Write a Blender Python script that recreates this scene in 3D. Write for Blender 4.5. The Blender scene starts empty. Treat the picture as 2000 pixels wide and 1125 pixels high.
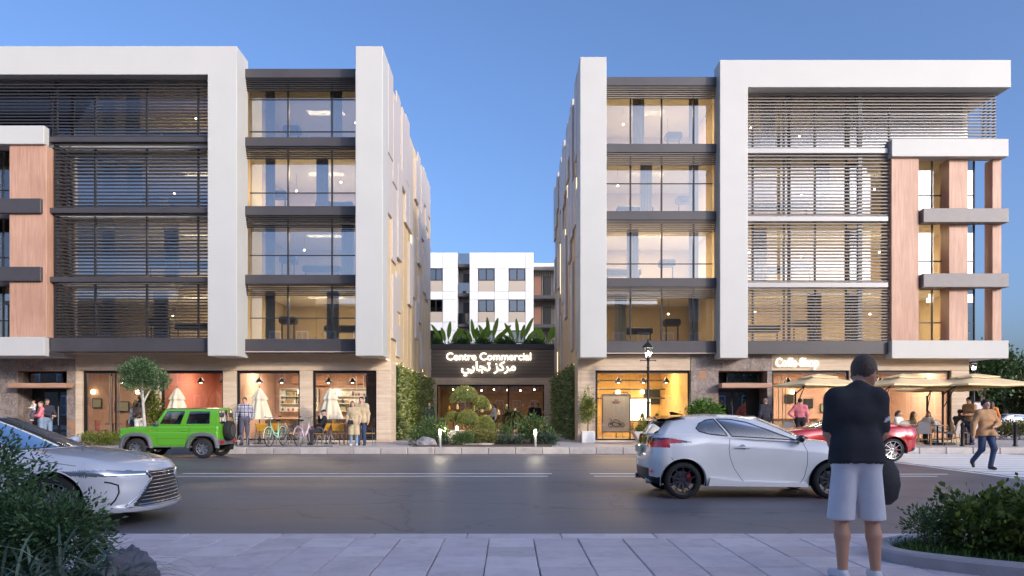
import bpy, bmesh, math, random
import numpy as np
from mathutils import Vector, Matrix, noise

SC = bpy.context.scene
R = math.radians
random.seed(7)
# ------------------------------------------------------------------ camera, sky, sun, exposure
EYE, FOC = 1.45, 1400.0                      # eye height, focal length in pixels of the 2000 px wide photograph
cam = bpy.data.cameras.new('camera')
cam.lens = 36 * FOC / 2000; cam.sensor_width = 36
cam.shift_x, cam.shift_y = 0.0025, 0.12125
cam.clip_end = 2000; cam.clip_start = .05
cam_o = bpy.data.objects.new('camera', cam); SC.collection.objects.link(cam_o)
cam_o.location = (0, 0, EYE); cam_o.rotation_euler = (R(90), 0, 0)
SC.camera = cam_o

SUN = Vector((-.92, 1, -.42)).normalized()   # direction the sunlight travels
EL = math.asin(-SUN.z); AZ = math.atan2(-SUN.x, -SUN.y)
W = bpy.data.worlds.new('World'); SC.world = W; W.use_nodes = True
nt = W.node_tree
bg = nt.nodes['Background']
sky = nt.nodes.new('ShaderNodeTexSky'); sky.sky_type = 'NISHITA'; sky.sun_disc = False
sky.sun_elevation = EL; sky.sun_rotation = AZ
sky.air_density = .78; sky.dust_density = 4.5; sky.ozone_density = 5.5; sky.altitude = 0
tint = nt.nodes.new('ShaderNodeMix'); tint.data_type = 'RGBA'; tint.blend_type = 'MULTIPLY'; tint.inputs[0].default_value = 1
tint.inputs[7].default_value = (1.07, .98, .95, 1)      # the photograph's evening sky leans to lilac, all over
nt.links.new(sky.outputs[0], tint.inputs[6]); nt.links.new(tint.outputs[2], bg.inputs[0]); bg.inputs[1].default_value = .14
sun = bpy.data.lights.new('sun', 'SUN'); sun.energy = .85; sun.angle = R(2); sun.color = (1, .87, .70)
sun_o = bpy.data.objects.new('sun', sun); SC.collection.objects.link(sun_o)
sun_o.rotation_euler = SUN.to_track_quat('-Z', 'Y').to_euler(); sun_o.location = (30, -60, 60)
vs = SC.view_settings; vs.view_transform = 'Standard'; vs.look = 'None'; vs.exposure = 1.18; vs.gamma = 1; vs.use_curve_mapping = False
cy = SC.cycles
cy.use_denoising = True; cy.max_bounces = 8; cy.transparent_max_bounces = 16; cy.diffuse_bounces = 3; cy.glossy_bounces = 4
cy.caustics_reflective = False; cy.caustics_refractive = False; cy.sample_clamp_indirect = 6

# ------------------------------------------------------------------ helpers
COL = SC.collection
def px(x, y, d): return ((x - 995) * d / FOC, d, EYE - (y - 805) * d / FOC)   # metres for something seen there at depth d
def gx(x, d): return (x - 995) * d / FOC

class MB:
    def __init__(s): s.v = []; s.f = []; s.m = []
    def add(s, vs, fs, mi=0):
        o = len(s.v); s.v += [tuple(v) for v in vs]; s.f += [tuple(i + o for i in f) for f in fs]; s.m += [mi] * len(fs); return s
    def box(s, x0, x1, y0, y1, z0, z1, mi=0):
        if x0 > x1: x0, x1 = x1, x0
        v = [(x, y, z) for z in (z0, z1) for y in (y0, y1) for x in (x0, x1)]
        return s.add(v, [(0, 2, 3, 1), (4, 5, 7, 6), (0, 1, 5, 4), (2, 6, 7, 3), (0, 4, 6, 2), (1, 3, 7, 5)], mi)
    def cbox(s, x0, x1, y0, y1, z0, z1, b=.01, mi=0):
        if x0 > x1: x0, x1 = x1, x0
        c = ((x0 + x1) / 2, (y0 + y1) / 2, (z0 + z1) / 2); h = ((x1 - x0) / 2, (y1 - y0) / 2, (z1 - z0) / 2)
        b = min(b, min(h) * .9); vs, idx = [], {}
        for sx in (-1, 1):
            for sy in (-1, 1):
                for sz in (-1, 1):
                    sg = (sx, sy, sz)
                    for a in range(3):
                        idx[(sg, a)] = len(vs)
                        vs.append(tuple(c[k] + sg[k] * (h[k] if k == a else h[k] - b) for k in range(3)))
        fs = []
        for a in range(3):
            o = [k for k in range(3) if k != a]
            for sa in (-1, 1):
                q = []
                for t in ((-1, -1), (1, -1), (1, 1), (-1, 1)):
                    g = [0, 0, 0]; g[a] = sa; g[o[0]] = t[0]; g[o[1]] = t[1]; q.append(idx[(tuple(g), a)])
                fs.append(q)
            for t in ((-1, -1), (1, -1), (1, 1), (-1, 1)):
                g0 = [0, 0, 0]; g1 = [0, 0, 0]; g0[a] = -1; g1[a] = 1
                for k in range(2): g0[o[k]] = g1[o[k]] = t[k]
                g0, g1 = tuple(g0), tuple(g1)
                fs.append([idx[(g0, o[0])], idx[(g1, o[0])], idx[(g1, o[1])], idx[(g0, o[1])]])
        for sx in (-1, 1):
            for sy in (-1, 1):
                for sz in (-1, 1): fs.append([idx[((sx, sy, sz), k)] for k in range(3)])
        out = []
        for f in fs:                                   # outward winding
            P = [Vector(vs[i]) for i in f]; n = (P[1] - P[0]).cross(P[2] - P[0])
            m = sum(P, Vector()) / len(P) - Vector(c)
            out.append(f if n.dot(m) > 0 else f[::-1])
        return s.add(vs, out, mi)
    def tube(s, pts, r, n=6, mi=0, closed=False, caps=True):
        P = [Vector(p) for p in pts]; N = len(P); rs = r if hasattr(r, '__len__') else [r] * N
        up = None; vs = []
        for i, p in enumerate(P):
            if closed: t = P[(i + 1) % N] - P[i - 1]
            else: t = P[min(i + 1, N - 1)] - P[max(i - 1, 0)]
            if t.length < 1e-9: t = Vector((0, 0, 1))
            t.normalize()
            if up is None: up = Vector((0, 0, 1)) if abs(t.z) < .9 else Vector((0, 1, 0))
            a = t.cross(up)
            if a.length < 1e-4: a = t.cross(Vector((1, 0, 0)))
            a.normalize(); b = a.cross(t); up = b
            for k in range(n):
                th = 2 * math.pi * k / n
                vs.append(p + a * (rs[i] * math.cos(th)) + b * (rs[i] * math.sin(th)))
        fs = []
        for i in range(N if closed else N - 1):
            j = (i + 1) % N
            for k in range(n):
                l = (k + 1) % n; fs.append((i * n + k, j * n + k, j * n + l, i * n + l)[::-1])
        if caps and not closed: fs += [tuple(range(n)), tuple(range((N - 1) * n, N * n))[::-1]]
        return s.add(vs, fs, mi)
    def bar(s, p0, p1, r, n=8, r2=None, mi=0): return s.tube([p0, p1], [r, r if r2 is None else r2], n, mi)
    def lathe(s, prof, n=20, c=(0, 0, 0), mi=0, axis='z', caps=True, ell=None):
        vs = []
        for r, h in prof:
            for k in range(n):
                th = 2 * math.pi * k / n; a, b = r * math.cos(th), r * math.sin(th)
                if ell: a *= ell[0]; b *= ell[1]
                q = (a, b, h) if axis == 'z' else ((a, h, b) if axis == 'y' else (h, a, b))
                vs.append((c[0] + q[0], c[1] + q[1], c[2] + q[2]))
        fs = []
        for i in range(len(prof) - 1):
            for k in range(n):
                l = (k + 1) % n; f = (i * n + k, i * n + l, (i + 1) * n + l, (i + 1) * n + k)
                fs.append(f if axis != 'y' else f[::-1])
        if caps:
            a, b = tuple(range(n))[::-1], tuple(range((len(prof) - 1) * n, len(prof) * n))
            fs += [a, b] if axis != 'y' else [a[::-1], b[::-1]]
        return s.add(vs, fs, mi)
    def prism(s, poly, a0, a1, axis='y', mi=0, off=(0, 0, 0)):
        n = len(poly); vs = []
        for a in (a0, a1):
            for p, q in poly:
                w = (p, a, q) if axis == 'y' else ((p, q, a) if axis == 'z' else (a, p, q))
                vs.append((w[0] + off[0], w[1] + off[1], w[2] + off[2]))
        fs = [tuple(range(n)), tuple(range(n, 2 * n))[::-1]] + [(i, i + n, (i + 1) % n + n, (i + 1) % n) for i in range(n)]
        return s.add(vs, fs, mi)
    def ball(s, c, r, nu=10, nv=7, mi=0):
        if not hasattr(r, '__len__'): r = (r, r, r)
        prof = [(math.sin(math.pi * i / nv), -math.cos(math.pi * i / nv)) for i in range(nv + 1)]
        prof[0] = (.01, prof[0][1]); prof[-1] = (.01, prof[-1][1]); o = len(s.v)
        s.lathe(prof, nu, (0, 0, 0), mi)
        for i in range(o, len(s.v)): x, y, z = s.v[i]; s.v[i] = (c[0] + x * r[0], c[1] + y * r[1], c[2] + z * r[2])
        return s
    def grid(s, P, mi=0, flip=False):
        n, m = len(P), len(P[0]); vs = [p for r in P for p in r]; fs = []
        for i in range(n - 1):
            for j in range(m - 1):
                f = (i * m + j, (i + 1) * m + j, (i + 1) * m + j + 1, i * m + j + 1); fs.append(f[::-1] if flip else f)
        return s.add(vs, fs, mi)
    def xf(s, mt):
        s.v = [tuple(mt @ Vector(v)) for v in s.v]; return s
    def build(s, name, mats, parent=None, smooth=False, fixn=False):
        me = bpy.data.meshes.new(name); me.from_pydata(s.v, [], s.f)
        if not isinstance(mats, (list, tuple)): mats = [mats]
        for m in mats: me.materials.append(m)
        if len(mats) > 1: me.polygons.foreach_set('material_index', s.m)
        if fixn:
            b = bmesh.new(); b.from_mesh(me); bmesh.ops.recalc_face_normals(b, faces=b.faces); b.to_mesh(me); b.free()
        if smooth: smooth_mesh(me, smooth)
        return link(name, me, parent)

def smooth_mesh(me, ang=True):
    me.polygons.foreach_set('use_smooth', [True] * len(me.polygons))
    if ang is not True:
        me.set_sharp_from_angle(angle=R(ang))

def link(name, me, parent=None):
    o = bpy.data.objects.new(name, me); COL.objects.link(o)
    if parent is not None:
        o.parent = parent
        if parent.get('_w'): o.matrix_parent_inverse = Matrix.Translation(-Vector(parent.location))
    return o

def tag(o, label=None, cat=None, group=None, kind=None):
    if label: o['label'] = label
    if cat: o['category'] = cat
    if group: o['group'] = group
    if kind: o['kind'] = kind
    return o
def thing(name, label, cat, loc=(0, 0, 0), rz=0, group=None, world=False):
    """Empty at the base of a thing; world=True: its parts are given in world coordinates"""
    o = bpy.data.objects.new(name, None); COL.objects.link(o); o.empty_display_size = .2
    o.location = loc; o.rotation_euler = (0, 0, rz)
    if world: o['_w'] = 1
    return tag(o, label, cat, group)
def struct(name, mb, mat, parent=None, kind='structure', **k):
    o = mb.build(name, mat, parent, **k)
    if parent is None: o['kind'] = kind
    return o
def copy_tree(o, parent=None):
    c = o.copy(); COL.objects.link(c); c.parent = parent
    for ch in list(o.children): copy_tree(ch, c)
    return c
def piece(src, name, loc, parent, rz=0, scale=None):
    """another object that shares the mesh of src (an object or a mesh), placed in the parent's space (world for world things)"""
    me = src.data if hasattr(src, 'data') else src
    o = link(name, me, parent); o.location = loc
    if rz: o.rotation_euler = (0, 0, rz)
    if scale: o.scale = scale
    return o

# ------------------------------------------------------------------ materials
_MC = {}
def nodes(name):
    m = bpy.data.materials.new(name); m.use_nodes = True; t = m.node_tree
    return m, t, t.nodes['Principled BSDF'], t.nodes['Material Output']
def N(t, kind, **k):
    n = t.nodes.new(kind)
    for a, v in k.items():
        if a.startswith('i_'):
            key = a[2:]; key = int(key) if key.isdigit() else key.replace('_', ' ')
            n.inputs[key].default_value = v
        else: setattr(n, a, v)
    return n
def ramp(t, fac, stops):
    r = t.nodes.new('ShaderNodeValToRGB'); e = r.color_ramp.elements
    while len(e) < len(stops): e.new(.5)
    for k, (p, c) in enumerate(stops):
        e[k].position = p; e[k].color = tuple(c) + (1,) if len(c) == 3 else c
    t.links.new(fac, r.inputs[0]); return r.outputs[0]
def coords(t, scale=(1, 1, 1), kind='Object'):
    tc = t.nodes.new('ShaderNodeTexCoord'); mp = t.nodes.new('ShaderNodeMapping')
    mp.inputs['Scale'].default_value = scale; t.links.new(tc.outputs[kind], mp.inputs[0]); return mp.outputs[0]
def mul(c, k): return tuple(max(0, min(1, x * k)) for x in c)
def M(name, col, rough=.6, metal=0, var=0, vs=4, bump=0, bs=60, coat=0, spec=.5, emit=0, ecol=None, stretch=(1, 1, 1), rvar=0):
    if name in _MC: return _MC[name]
    m, t, b, o = nodes(name); L = t.links.new
    b.inputs['Base Color'].default_value = col + (1,); b.inputs['Roughness'].default_value = rough; b.inputs['Metallic'].default_value = metal
    b.inputs['Coat Weight'].default_value = coat; b.inputs['Coat Roughness'].default_value = .04; b.inputs['Specular IOR Level'].default_value = spec
    if var or bump or rvar: co = coords(t, stretch)
    if var or rvar:
        n = N(t, 'ShaderNodeTexNoise', i_Scale=vs, i_Detail=6, i_Roughness=.6); L(co, n.inputs['Vector'])
        if var: L(ramp(t, n.outputs[0], [(.28, mul(col, 1 - var)), (.5, col), (.74, mul(col, 1 + var))]), b.inputs['Base Color'])
        if rvar: L(ramp(t, n.outputs[0], [(.3, (rough - rvar,) * 3), (.7, (rough + rvar,) * 3)]), b.inputs['Roughness'])
    if bump:
        n2 = N(t, 'ShaderNodeTexNoise', i_Scale=bs, i_Detail=4); L(co, n2.inputs['Vector'])
        bp = N(t, 'ShaderNodeBump', i_Strength=bump, i_Distance=.01); L(n2.outputs[0], bp.inputs['Height']); L(bp.outputs[0], b.inputs['Normal'])
    if emit:
        b.inputs['Emission Color'].default_value = (ecol or col) + (1,); b.inputs['Emission Strength'].default_value = emit
    _MC[name] = m; return m

def glass_mat(name, tint=(.85, .9, .9), fres=1.55, base=.04, rough=.0):
    if name in _MC: return _MC[name]
    m, t, b, o = nodes(name); L = t.links.new; t.nodes.remove(b)
    tr = N(t, 'ShaderNodeBsdfTransparent'); tr.inputs[0].default_value = tint + (1,)
    gl = N(t, 'ShaderNodeBsdfGlossy'); gl.inputs['Roughness'].default_value = rough; gl.inputs[0].default_value = (.95, .97, 1, 1)
    fr = N(t, 'ShaderNodeFresnel'); fr.inputs[0].default_value = fres
    ad = N(t, 'ShaderNodeMath', operation='ADD', use_clamp=True); L(fr.outputs[0], ad.inputs[0]); ad.inputs[1].default_value = base
    mx = N(t, 'ShaderNodeMixShader'); L(ad.outputs[0], mx.inputs[0]); L(tr.outputs[0], mx.inputs[1]); L(gl.outputs[0], mx.inputs[2]); L(mx.outputs[0], o.inputs[0])
    _MC[name] = m; return m

def leaf_mat(name, dark, light, rough=.45, trans=.25):
    """leaf to leaf colour variation by island"""
    if name in _MC: return _MC[name]
    m, t, b, o = nodes(name); L = t.links.new
    g = N(t, 'ShaderNodeNewGeometry')
    c = ramp(t, g.outputs['Random Per Island'], [(0, dark), (.55, tuple((a + b_) / 2 for a, b_ in zip(dark, light))), (1, light)])
    L(c, b.inputs['Base Color']); b.inputs['Roughness'].default_value = rough; b.inputs['Specular IOR Level'].default_value = .35
    td = N(t, 'ShaderNodeBsdfTranslucent'); L(c, td.inputs[0])
    mx = N(t, 'ShaderNodeMixShader'); mx.inputs[0].default_value = trans
    L(b.outputs[0], mx.inputs[1]); L(td.outputs[0], mx.inputs[2]); L(mx.outputs[0], o.inputs[0])
    _MC[name] = m; return m

def asphalt_mat():
    m, t, b, o = nodes('asphalt'); L = t.links.new
    n1 = N(t, 'ShaderNodeTexNoise', i_Scale=1, i_Detail=8, i_Roughness=.65); L(coords(t, (.12, .55, 1)), n1.inputs['Vector'])
    n2 = N(t, 'ShaderNodeTexNoise', i_Scale=90, i_Detail=3); L(coords(t), n2.inputs['Vector'])
    c1 = ramp(t, n1.outputs[0], [(.3, (.135, .122, .13)), (.5, (.18, .165, .175)), (.7, (.235, .215, .22))])
    n4 = N(t, 'ShaderNodeTexNoise', i_Scale=1, i_Detail=4, i_Roughness=.6); L(coords(t, (.035, 1.1, 1)), n4.inputs['Vector'])
    vo = N(t, 'ShaderNodeTexVoronoi', feature='DISTANCE_TO_EDGE', i_Scale=.32); nw = N(t, 'ShaderNodeTexNoise', i_Scale=1.3, i_Detail=5); L(coords(t), nw.inputs['Vector'])
    wm = N(t, 'ShaderNodeVectorMath', operation='MULTIPLY_ADD'); L(nw.outputs['Color'], wm.inputs[0]); wm.inputs[1].default_value = (1.6, 1.6, 0); L(coords(t), wm.inputs[2]); L(wm.outputs[0], vo.inputs['Vector'])
    crack = ramp(t, vo.outputs['Distance'], [(.0, (.55, .55, .55)), (.006, (.8, .8, .8)), (.010, (1, 1, 1))])
    trk = ramp(t, n4.outputs[0], [(.34, (.74, .74, .75)), (.5, (.95, .95, .95)), (.66, (1, 1, 1))])
    mm = N(t, 'ShaderNodeMix', data_type='RGBA', blend_type='MULTIPLY'); mm.inputs[0].default_value = 1; L(crack, mm.inputs[6]); L(trk, mm.inputs[7])
    m3 = N(t, 'ShaderNodeMix', data_type='RGBA', blend_type='MULTIPLY'); m3.inputs[0].default_value = 1; L(c1, m3.inputs[6]); L(mm.outputs[2], m3.inputs[7]); c1 = m3.outputs[2]
    c2 = ramp(t, n2.outputs[0], [(.3, (.55, .55, .55)), (.62, (1, 1, 1)), (.75, (1.0, 1.0, 1.0))])
    mx = N(t, 'ShaderNodeMix', data_type='RGBA', blend_type='MULTIPLY'); mx.inputs[0].default_value = .8
    L(c1, mx.inputs[6]); L(c2, mx.inputs[7]); L(mx.outputs[2], b.inputs['Base Color'])
    L(ramp(t, n1.outputs[0], [(.3, (.38,) * 3), (.7, (.58,) * 3)]), b.inputs['Roughness'])
    bp = N(t, 'ShaderNodeBump', i_Strength=.35, i_Distance=.008); L(n2.outputs[0], bp.inputs['Height']); L(bp.outputs[0], b.inputs['Normal'])
    return m

def travertine_mat(name, a, b_, c):
    m, t, b, o = nodes(name); L = t.links.new
    n1 = N(t, 'ShaderNodeTexNoise', i_Scale=1, i_Detail=7, i_Roughness=.6); L(coords(t, (.7, .7, 9)), n1.inputs['Vector'])
    n2 = N(t, 'ShaderNodeTexNoise', i_Scale=2.2, i_Detail=4); L(coords(t, (1, 1, 3)), n2.inputs['Vector'])
    br = N(t, 'ShaderNodeTexBrick', i_Scale=1.0, i_Mortar_Size=.006, offset=.5); br.inputs['Brick Width'].default_value = .62; br.inputs['Row Height'].default_value = .145
    br.inputs['Color1'].default_value = (1, 1, 1, 1); br.inputs['Color2'].default_value = (.93, .92, .9, 1); br.inputs['Mortar'].default_value = (.8, .76, .72, 1)
    tc = N(t, 'ShaderNodeTexCoord'); sx = N(t, 'ShaderNodeSeparateXYZ'); L(tc.outputs['Object'], sx.inputs[0])
    ad = N(t, 'ShaderNodeMath', operation='ADD'); L(sx.outputs[0], ad.inputs[0]); L(sx.outputs[1], ad.inputs[1])
    cx = N(t, 'ShaderNodeCombineXYZ'); L(ad.outputs[0], cx.inputs[0]); L(sx.outputs[2], cx.inputs[1]); L(cx.outputs[0], br.inputs['Vector'])
    c1 = ramp(t, n1.outputs[0], [(.3, a), (.5, b_), (.7, c)])
    mx = N(t, 'ShaderNodeMix', data_type='RGBA', blend_type='MULTIPLY'); mx.inputs[0].default_value = .85; L(c1, mx.inputs[6]); L(br.outputs[0], mx.inputs[7])
    m2 = N(t, 'ShaderNodeMix', data_type='RGBA', blend_type='MULTIPLY'); m2.inputs[0].default_value = .5; L(mx.outputs[2], m2.inputs[6])
    L(ramp(t, n2.outputs[0], [(.3, (.82, .8, .78)), (.65, (1, 1, 1))]), m2.inputs[7]); L(m2.outputs[2], b.inputs['Base Color'])
    b.inputs['Roughness'].default_value = .62
    bp = N(t, 'ShaderNodeBump', i_Strength=.25, i_Distance=.01); L(br.outputs['Fac'], bp.inputs['Height']); bp.invert = True; L(bp.outputs[0], b.inputs['Normal'])
    return m

def wood_mat(name, a, b_, vert=True):
    m, t, b, o = nodes(name); L = t.links.new
    n1 = N(t, 'ShaderNodeTexNoise', i_Scale=1, i_Detail=8, i_Roughness=.65, i_Distortion=.6); L(coords(t, (14, 14, .8) if vert else (.8, 14, 14)), n1.inputs['Vector'])
    n2 = N(t, 'ShaderNodeTexNoise', i_Scale=.6, i_Detail=2); L(coords(t), n2.inputs['Vector'])
    mx = N(t, 'ShaderNodeMix', data_type='RGBA', blend_type='MULTIPLY'); mx.inputs[0].default_value = .7
    L(ramp(t, n1.outputs[0], [(.3, a), (.68, b_)]), mx.inputs[6]); L(ramp(t, n2.outputs[0], [(.35, (.8, .76, .74)), (.65, (1, 1, 1))]), mx.inputs[7])
    L(mx.outputs[2], b.inputs['Base Color']); b.inputs['Roughness'].default_value = .5
    bp = N(t, 'ShaderNodeBump', i_Strength=.15, i_Distance=.005); L(n1.outputs[0], bp.inputs['Height']); L(bp.outputs[0], b.inputs['Normal'])
    return m

def marble_mat(name):
    m, t, b, o = nodes(name); L = t.links.new
    oi = N(t, 'ShaderNodeObjectInfo'); tc = N(t, 'ShaderNodeTexCoord')
    va = N(t, 'ShaderNodeVectorMath', operation='MULTIPLY_ADD'); L(oi.outputs['Random'], va.inputs[0]); va.inputs[1].default_value = (37, 11, 23); L(tc.outputs['Object'], va.inputs[2])
    n1 = N(t, 'ShaderNodeTexNoise', i_Scale=1.6, i_Detail=9, i_Roughness=.7, i_Distortion=1.4); L(va.outputs[0], n1.inputs['Vector'])
    n2 = N(t, 'ShaderNodeTexNoise', i_Scale=5.5, i_Detail=6, i_Roughness=.55, i_Distortion=2.4); L(va.outputs[0], n2.inputs['Vector'])
    n3 = N(t, 'ShaderNodeTexNoise', i_Scale=.9, i_Detail=3, i_Distortion=.8); L(va.outputs[0], n3.inputs['Vector'])
    base = ramp(t, n1.outputs[0], [(.3, (.12, .095, .085)), (.5, (.23, .185, .165)), (.68, (.36, .30, .26))])
    vein = ramp(t, n2.outputs[0], [(.475, (0, 0, 0)), (.497, (1, 1, 1)), (.52, (0, 0, 0))])
    mx = N(t, 'ShaderNodeMix', data_type='RGBA'); L(vein, mx.inputs[0]); L(base, mx.inputs[6]); mx.inputs[7].default_value = (.58, .50, .45, 1)
    rust = ramp(t, n3.outputs[0], [(.6, (0, 0, 0)), (.7, (.75, .75, .75))])
    m2 = N(t, 'ShaderNodeMix', data_type='RGBA'); L(rust, m2.inputs[0]); L(mx.outputs[2], m2.inputs[6]); m2.inputs[7].default_value = (.48, .24, .11, 1)
    L(m2.outputs[2], b.inputs['Base Color']); b.inputs['Roughness'].default_value = .28
    return m

def tile_mat(name, cols, rough=.6, bump=.3):
    """paving stone: a tone for each stone, stains and fine grain"""
    m, t, b, o = nodes(name); L = t.links.new
    oi = N(t, 'ShaderNodeObjectInfo'); tc = N(t, 'ShaderNodeTexCoord')
    va = N(t, 'ShaderNodeVectorMath', operation='MULTIPLY_ADD'); L(oi.outputs['Random'], va.inputs[0]); va.inputs[1].default_value = (53, 29, 7); L(tc.outputs['Object'], va.inputs[2])
    n1 = N(t, 'ShaderNodeTexNoise', i_Scale=4, i_Detail=8, i_Roughness=.7); L(va.outputs[0], n1.inputs['Vector'])
    n2 = N(t, 'ShaderNodeTexNoise', i_Scale=45, i_Detail=4); L(va.outputs[0], n2.inputs['Vector'])
    tone = ramp(t, oi.outputs['Random'], [(i / (len(cols) - 1), c) for i, c in enumerate(cols)])
    mx = N(t, 'ShaderNodeMix', data_type='RGBA', blend_type='MULTIPLY'); mx.inputs[0].default_value = .8; L(tone, mx.inputs[6])
    L(ramp(t, n1.outputs[0], [(.3, (.66, .65, .66)), (.5, (.92, .92, .92)), (.7, (1, 1, 1))]), mx.inputs[7])
    L(mx.outputs[2], b.inputs['Base Color']); b.inputs['Roughness'].default_value = rough
    ad = N(t, 'ShaderNodeMath', operation='ADD'); L(n1.outputs[0], ad.inputs[0]); L(n2.outputs[0], ad.inputs[1])
    bp = N(t, 'ShaderNodeBump', i_Strength=bump, i_Distance=.01); L(ad.outputs[0], bp.inputs['Height']); L(bp.outputs[0], b.inputs['Normal'])
    return m

WHITE = M('white_render', (.53, .53, .51), .55, var=.03, vs=.7, bump=.06, bs=120)
DARK = M('dark_cladding', (.062, .057, .063), .45, var=.12, vs=1.3, bump=.05, bs=30)
DARKM = M('dark_metal', (.035, .034, .038), .4, metal=.3)
SLAT = M('louvre_metal', (.032, .031, .036), .5, metal=.0, var=.1)
SLATL = M('louvre_metal_light', (.21, .19, .175), .5, metal=.0, var=.1)
SILVER = M('silver_metal', (.34, .335, .34), .45, metal=.3)
TRAV = travertine_mat('travertine', (.68, .53, .39), (.75, .60, .45), (.82, .68, .52))
TRAVR = travertine_mat('travertine_golden', (.56, .43, .31), (.64, .50, .37), (.71, .58, .44))
WOOD = wood_mat('cedar', (.46, .25, .17), (.63, .39, .28))
WOODH = wood_mat('cedar_flat', (.42, .23, .15), (.60, .38, .26), vert=False)
MARBLE = marble_mat('veined_marble')
CREAM = M('cream_render', (.66, .51, .31), .6, var=.06, vs=.8)
LILAC = M('panel_white', (.54, .49, .46), .5, var=.04, vs=.6)
GLASS = glass_mat('window_glass', (.80, .82, .83), 1.7, .18)
GLASSR = glass_mat('window_glass_clear', (.86, .86, .84), 1.55, .09)
SHOPGL = glass_mat('shop_glass', (.92, .91, .90), 1.5, .05)
LED = M('led_strip', (1, .83, .52), emit=.8, ecol=(1, .80, .50))
CEIL = M('ceiling_paint', (.78, .74, .68), .8)
INWALL = M('room_paint', (.68, .56, .40), .85, var=.08, vs=1)
FLOORM = M('interior_floor', (.30, .24, .18), .5)
BLACK = M('black_frame', (.012, .012, .013), .4)
BULB = M('lamp_glow', (1, .82, .55), emit=14, ecol=(1, .80, .52))

# ------------------------------------------------------------------ ground, road, pavements
FARZ, NEARZ, FARK, NEARK = .22, .12, 24.9, 7.86
struct('ground', MB().box(-400, 400, -300, 900, -.5, -.03), M('earth', (.16, .15, .12), .9, var=.2, vs=.2))
ROAD = asphalt_mat()
struct('road', MB().box(-150, 150, NEARK - .02, FARK + .02, -.025, 0), ROAD)
PAINT = M('road_paint', (.88, .88, .86), .55, var=.16, vs=7, stretch=(.5, 3, 1))
def marking(name, x0, x1, y0, y1, label):
    tag(MB().box(x0, x1, y0, y1, .0, .004).build(name, PAINT), kind='structure')
for i, (a, b_, y) in enumerate([(358, 1078, 16.9), (345, 1070, 16.2), (1152, 1420, 16.9), (1160, 1430, 16.2), (1640, 1850, 16.75), (1655, 1830, 16.2), (-300, 300, 16.9), (-300, 290, 16.2)]):
    if a < 0: continue
    marking('lane_line', gx(a, y), gx(b_, y), y - .05, y + .05, '')
zb = tag(MB().box(11.05, 11.2, 9.2, 24.7, .0, .004).build('stop_line', PAINT), kind='structure')
for k in range(19):
    y = 9.4 + k * .82
    tag(MB().box(11.34, 17.2, y, y + .68, .0, .004).build('crossing_stripe', PAINT), kind='structure')
tag(MB().box(17.34, 17.5, 9.2, 24.7, .0, .004).build('stop_line', PAINT), kind='structure')

KERB = tile_mat('kerb_stone', [(.44, .40, .385), (.50, .46, .44), (.55, .51, .49)], .65, .2)
PAVE = M('paving', (.50, .455, .43), .6, var=.12, vs=1.6, bump=.15, bs=25)
pf = struct('pavement', MB().box(-70, 28, FARK + .28, 80, -.02, FARZ), PAVE)
# street beyond the corner
struct('side_street', MB().box(28, 34, FARK + .03, 300, -.02, -.004), ROAD)
k0 = MB().cbox(-.463, .463, 0, .3, -.02, FARZ + .004, .025).build('kerb_stone', KERB, pf); first = True
for i in range(-30, 33):
    x = gx(453.5, FARK) + i * .936
    if x > 28: break
    if first: k0.location = (x, FARK, 0); first = False
    else: piece(k0, 'kerb_stone', (x, FARK, 0), pf)
# near pavement: kerb stones and square slabs
TILE = tile_mat('paving_slab', [(.62, .53, .54), (.72, .62, .63), (.67, .57, .60), (.80, .70, .70), (.74, .65, .67)], .55, .35)
pn = struct('near_pavement', MB().box(-70, 70, -14, NEARK - .3, -.02, NEARZ - .045), M('mortar', (.14, .125, .13), .9, var=.2))
k1 = MB().cbox(-.503, .503, -.3, 0, -.02, NEARZ, .012).build('kerb_stone', TILE, pn); first = True
for i in range(-9, 9):
    x = .05 + i * 1.012
    if first: k1.location = (x, NEARK, 0); first = False
    else: piece(k1, 'kerb_stone', (x, NEARK, 0), pn)
tl = None; rg = random.Random(3)
for j in range(9):
    for i in range(-14, 15):
        x = .02 + i * .466 + rg.uniform(-.002, .002); y = NEARK - .305 - (j + .5) * .466
        if abs(x) > y * .72 + 1.3: continue
        if tl is None:
            tl = MB().cbox(-.228, .228, -.2285, .2285, -.045, 0, .006).build('paving_slab', TILE, pn); o = tl
        else: o = piece(tl, 'paving_slab', (0, 0, 0), pn)
        o.location = (x, y, NEARZ + rg.uniform(-.003, .002)); o.rotation_euler = (rg.uniform(-.004, .004), rg.uniform(-.004, .004), rg.uniform(-.008, .008) + rg.choice((0, math.pi)))
struct('far_slabs', MB().box(-70, 70, -14, NEARK - .305 - 9 * .466, -.02, NEARZ - .004), M('paving_far', (.42, .39, .40), .6, var=.1))
# ------------------------------------------------------------------ the two office buildings (mirror twins about the passage)
CX = -1.04
ZL = [4.36, 6.73, 9.42, 12.19]                                                             # louvre bay rails
ZB = [(4.36, 3.81), (6.92, 6.55), (9.65, 9.28), (12.39, 12.03), (15.11, 14.75)]        # storey beams: top, bottom
SOF = M('soffit', (.50, .40, .34), .7)
CURT = M('curtain', (.72, .60, .40), .8, var=.1, vs=3)
CURT2 = M('amber_curtain', (.62, .33, .08), .8, var=.15, vs=3)
FURN = M('dark_furniture', (.05, .05, .055), .6)

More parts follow.
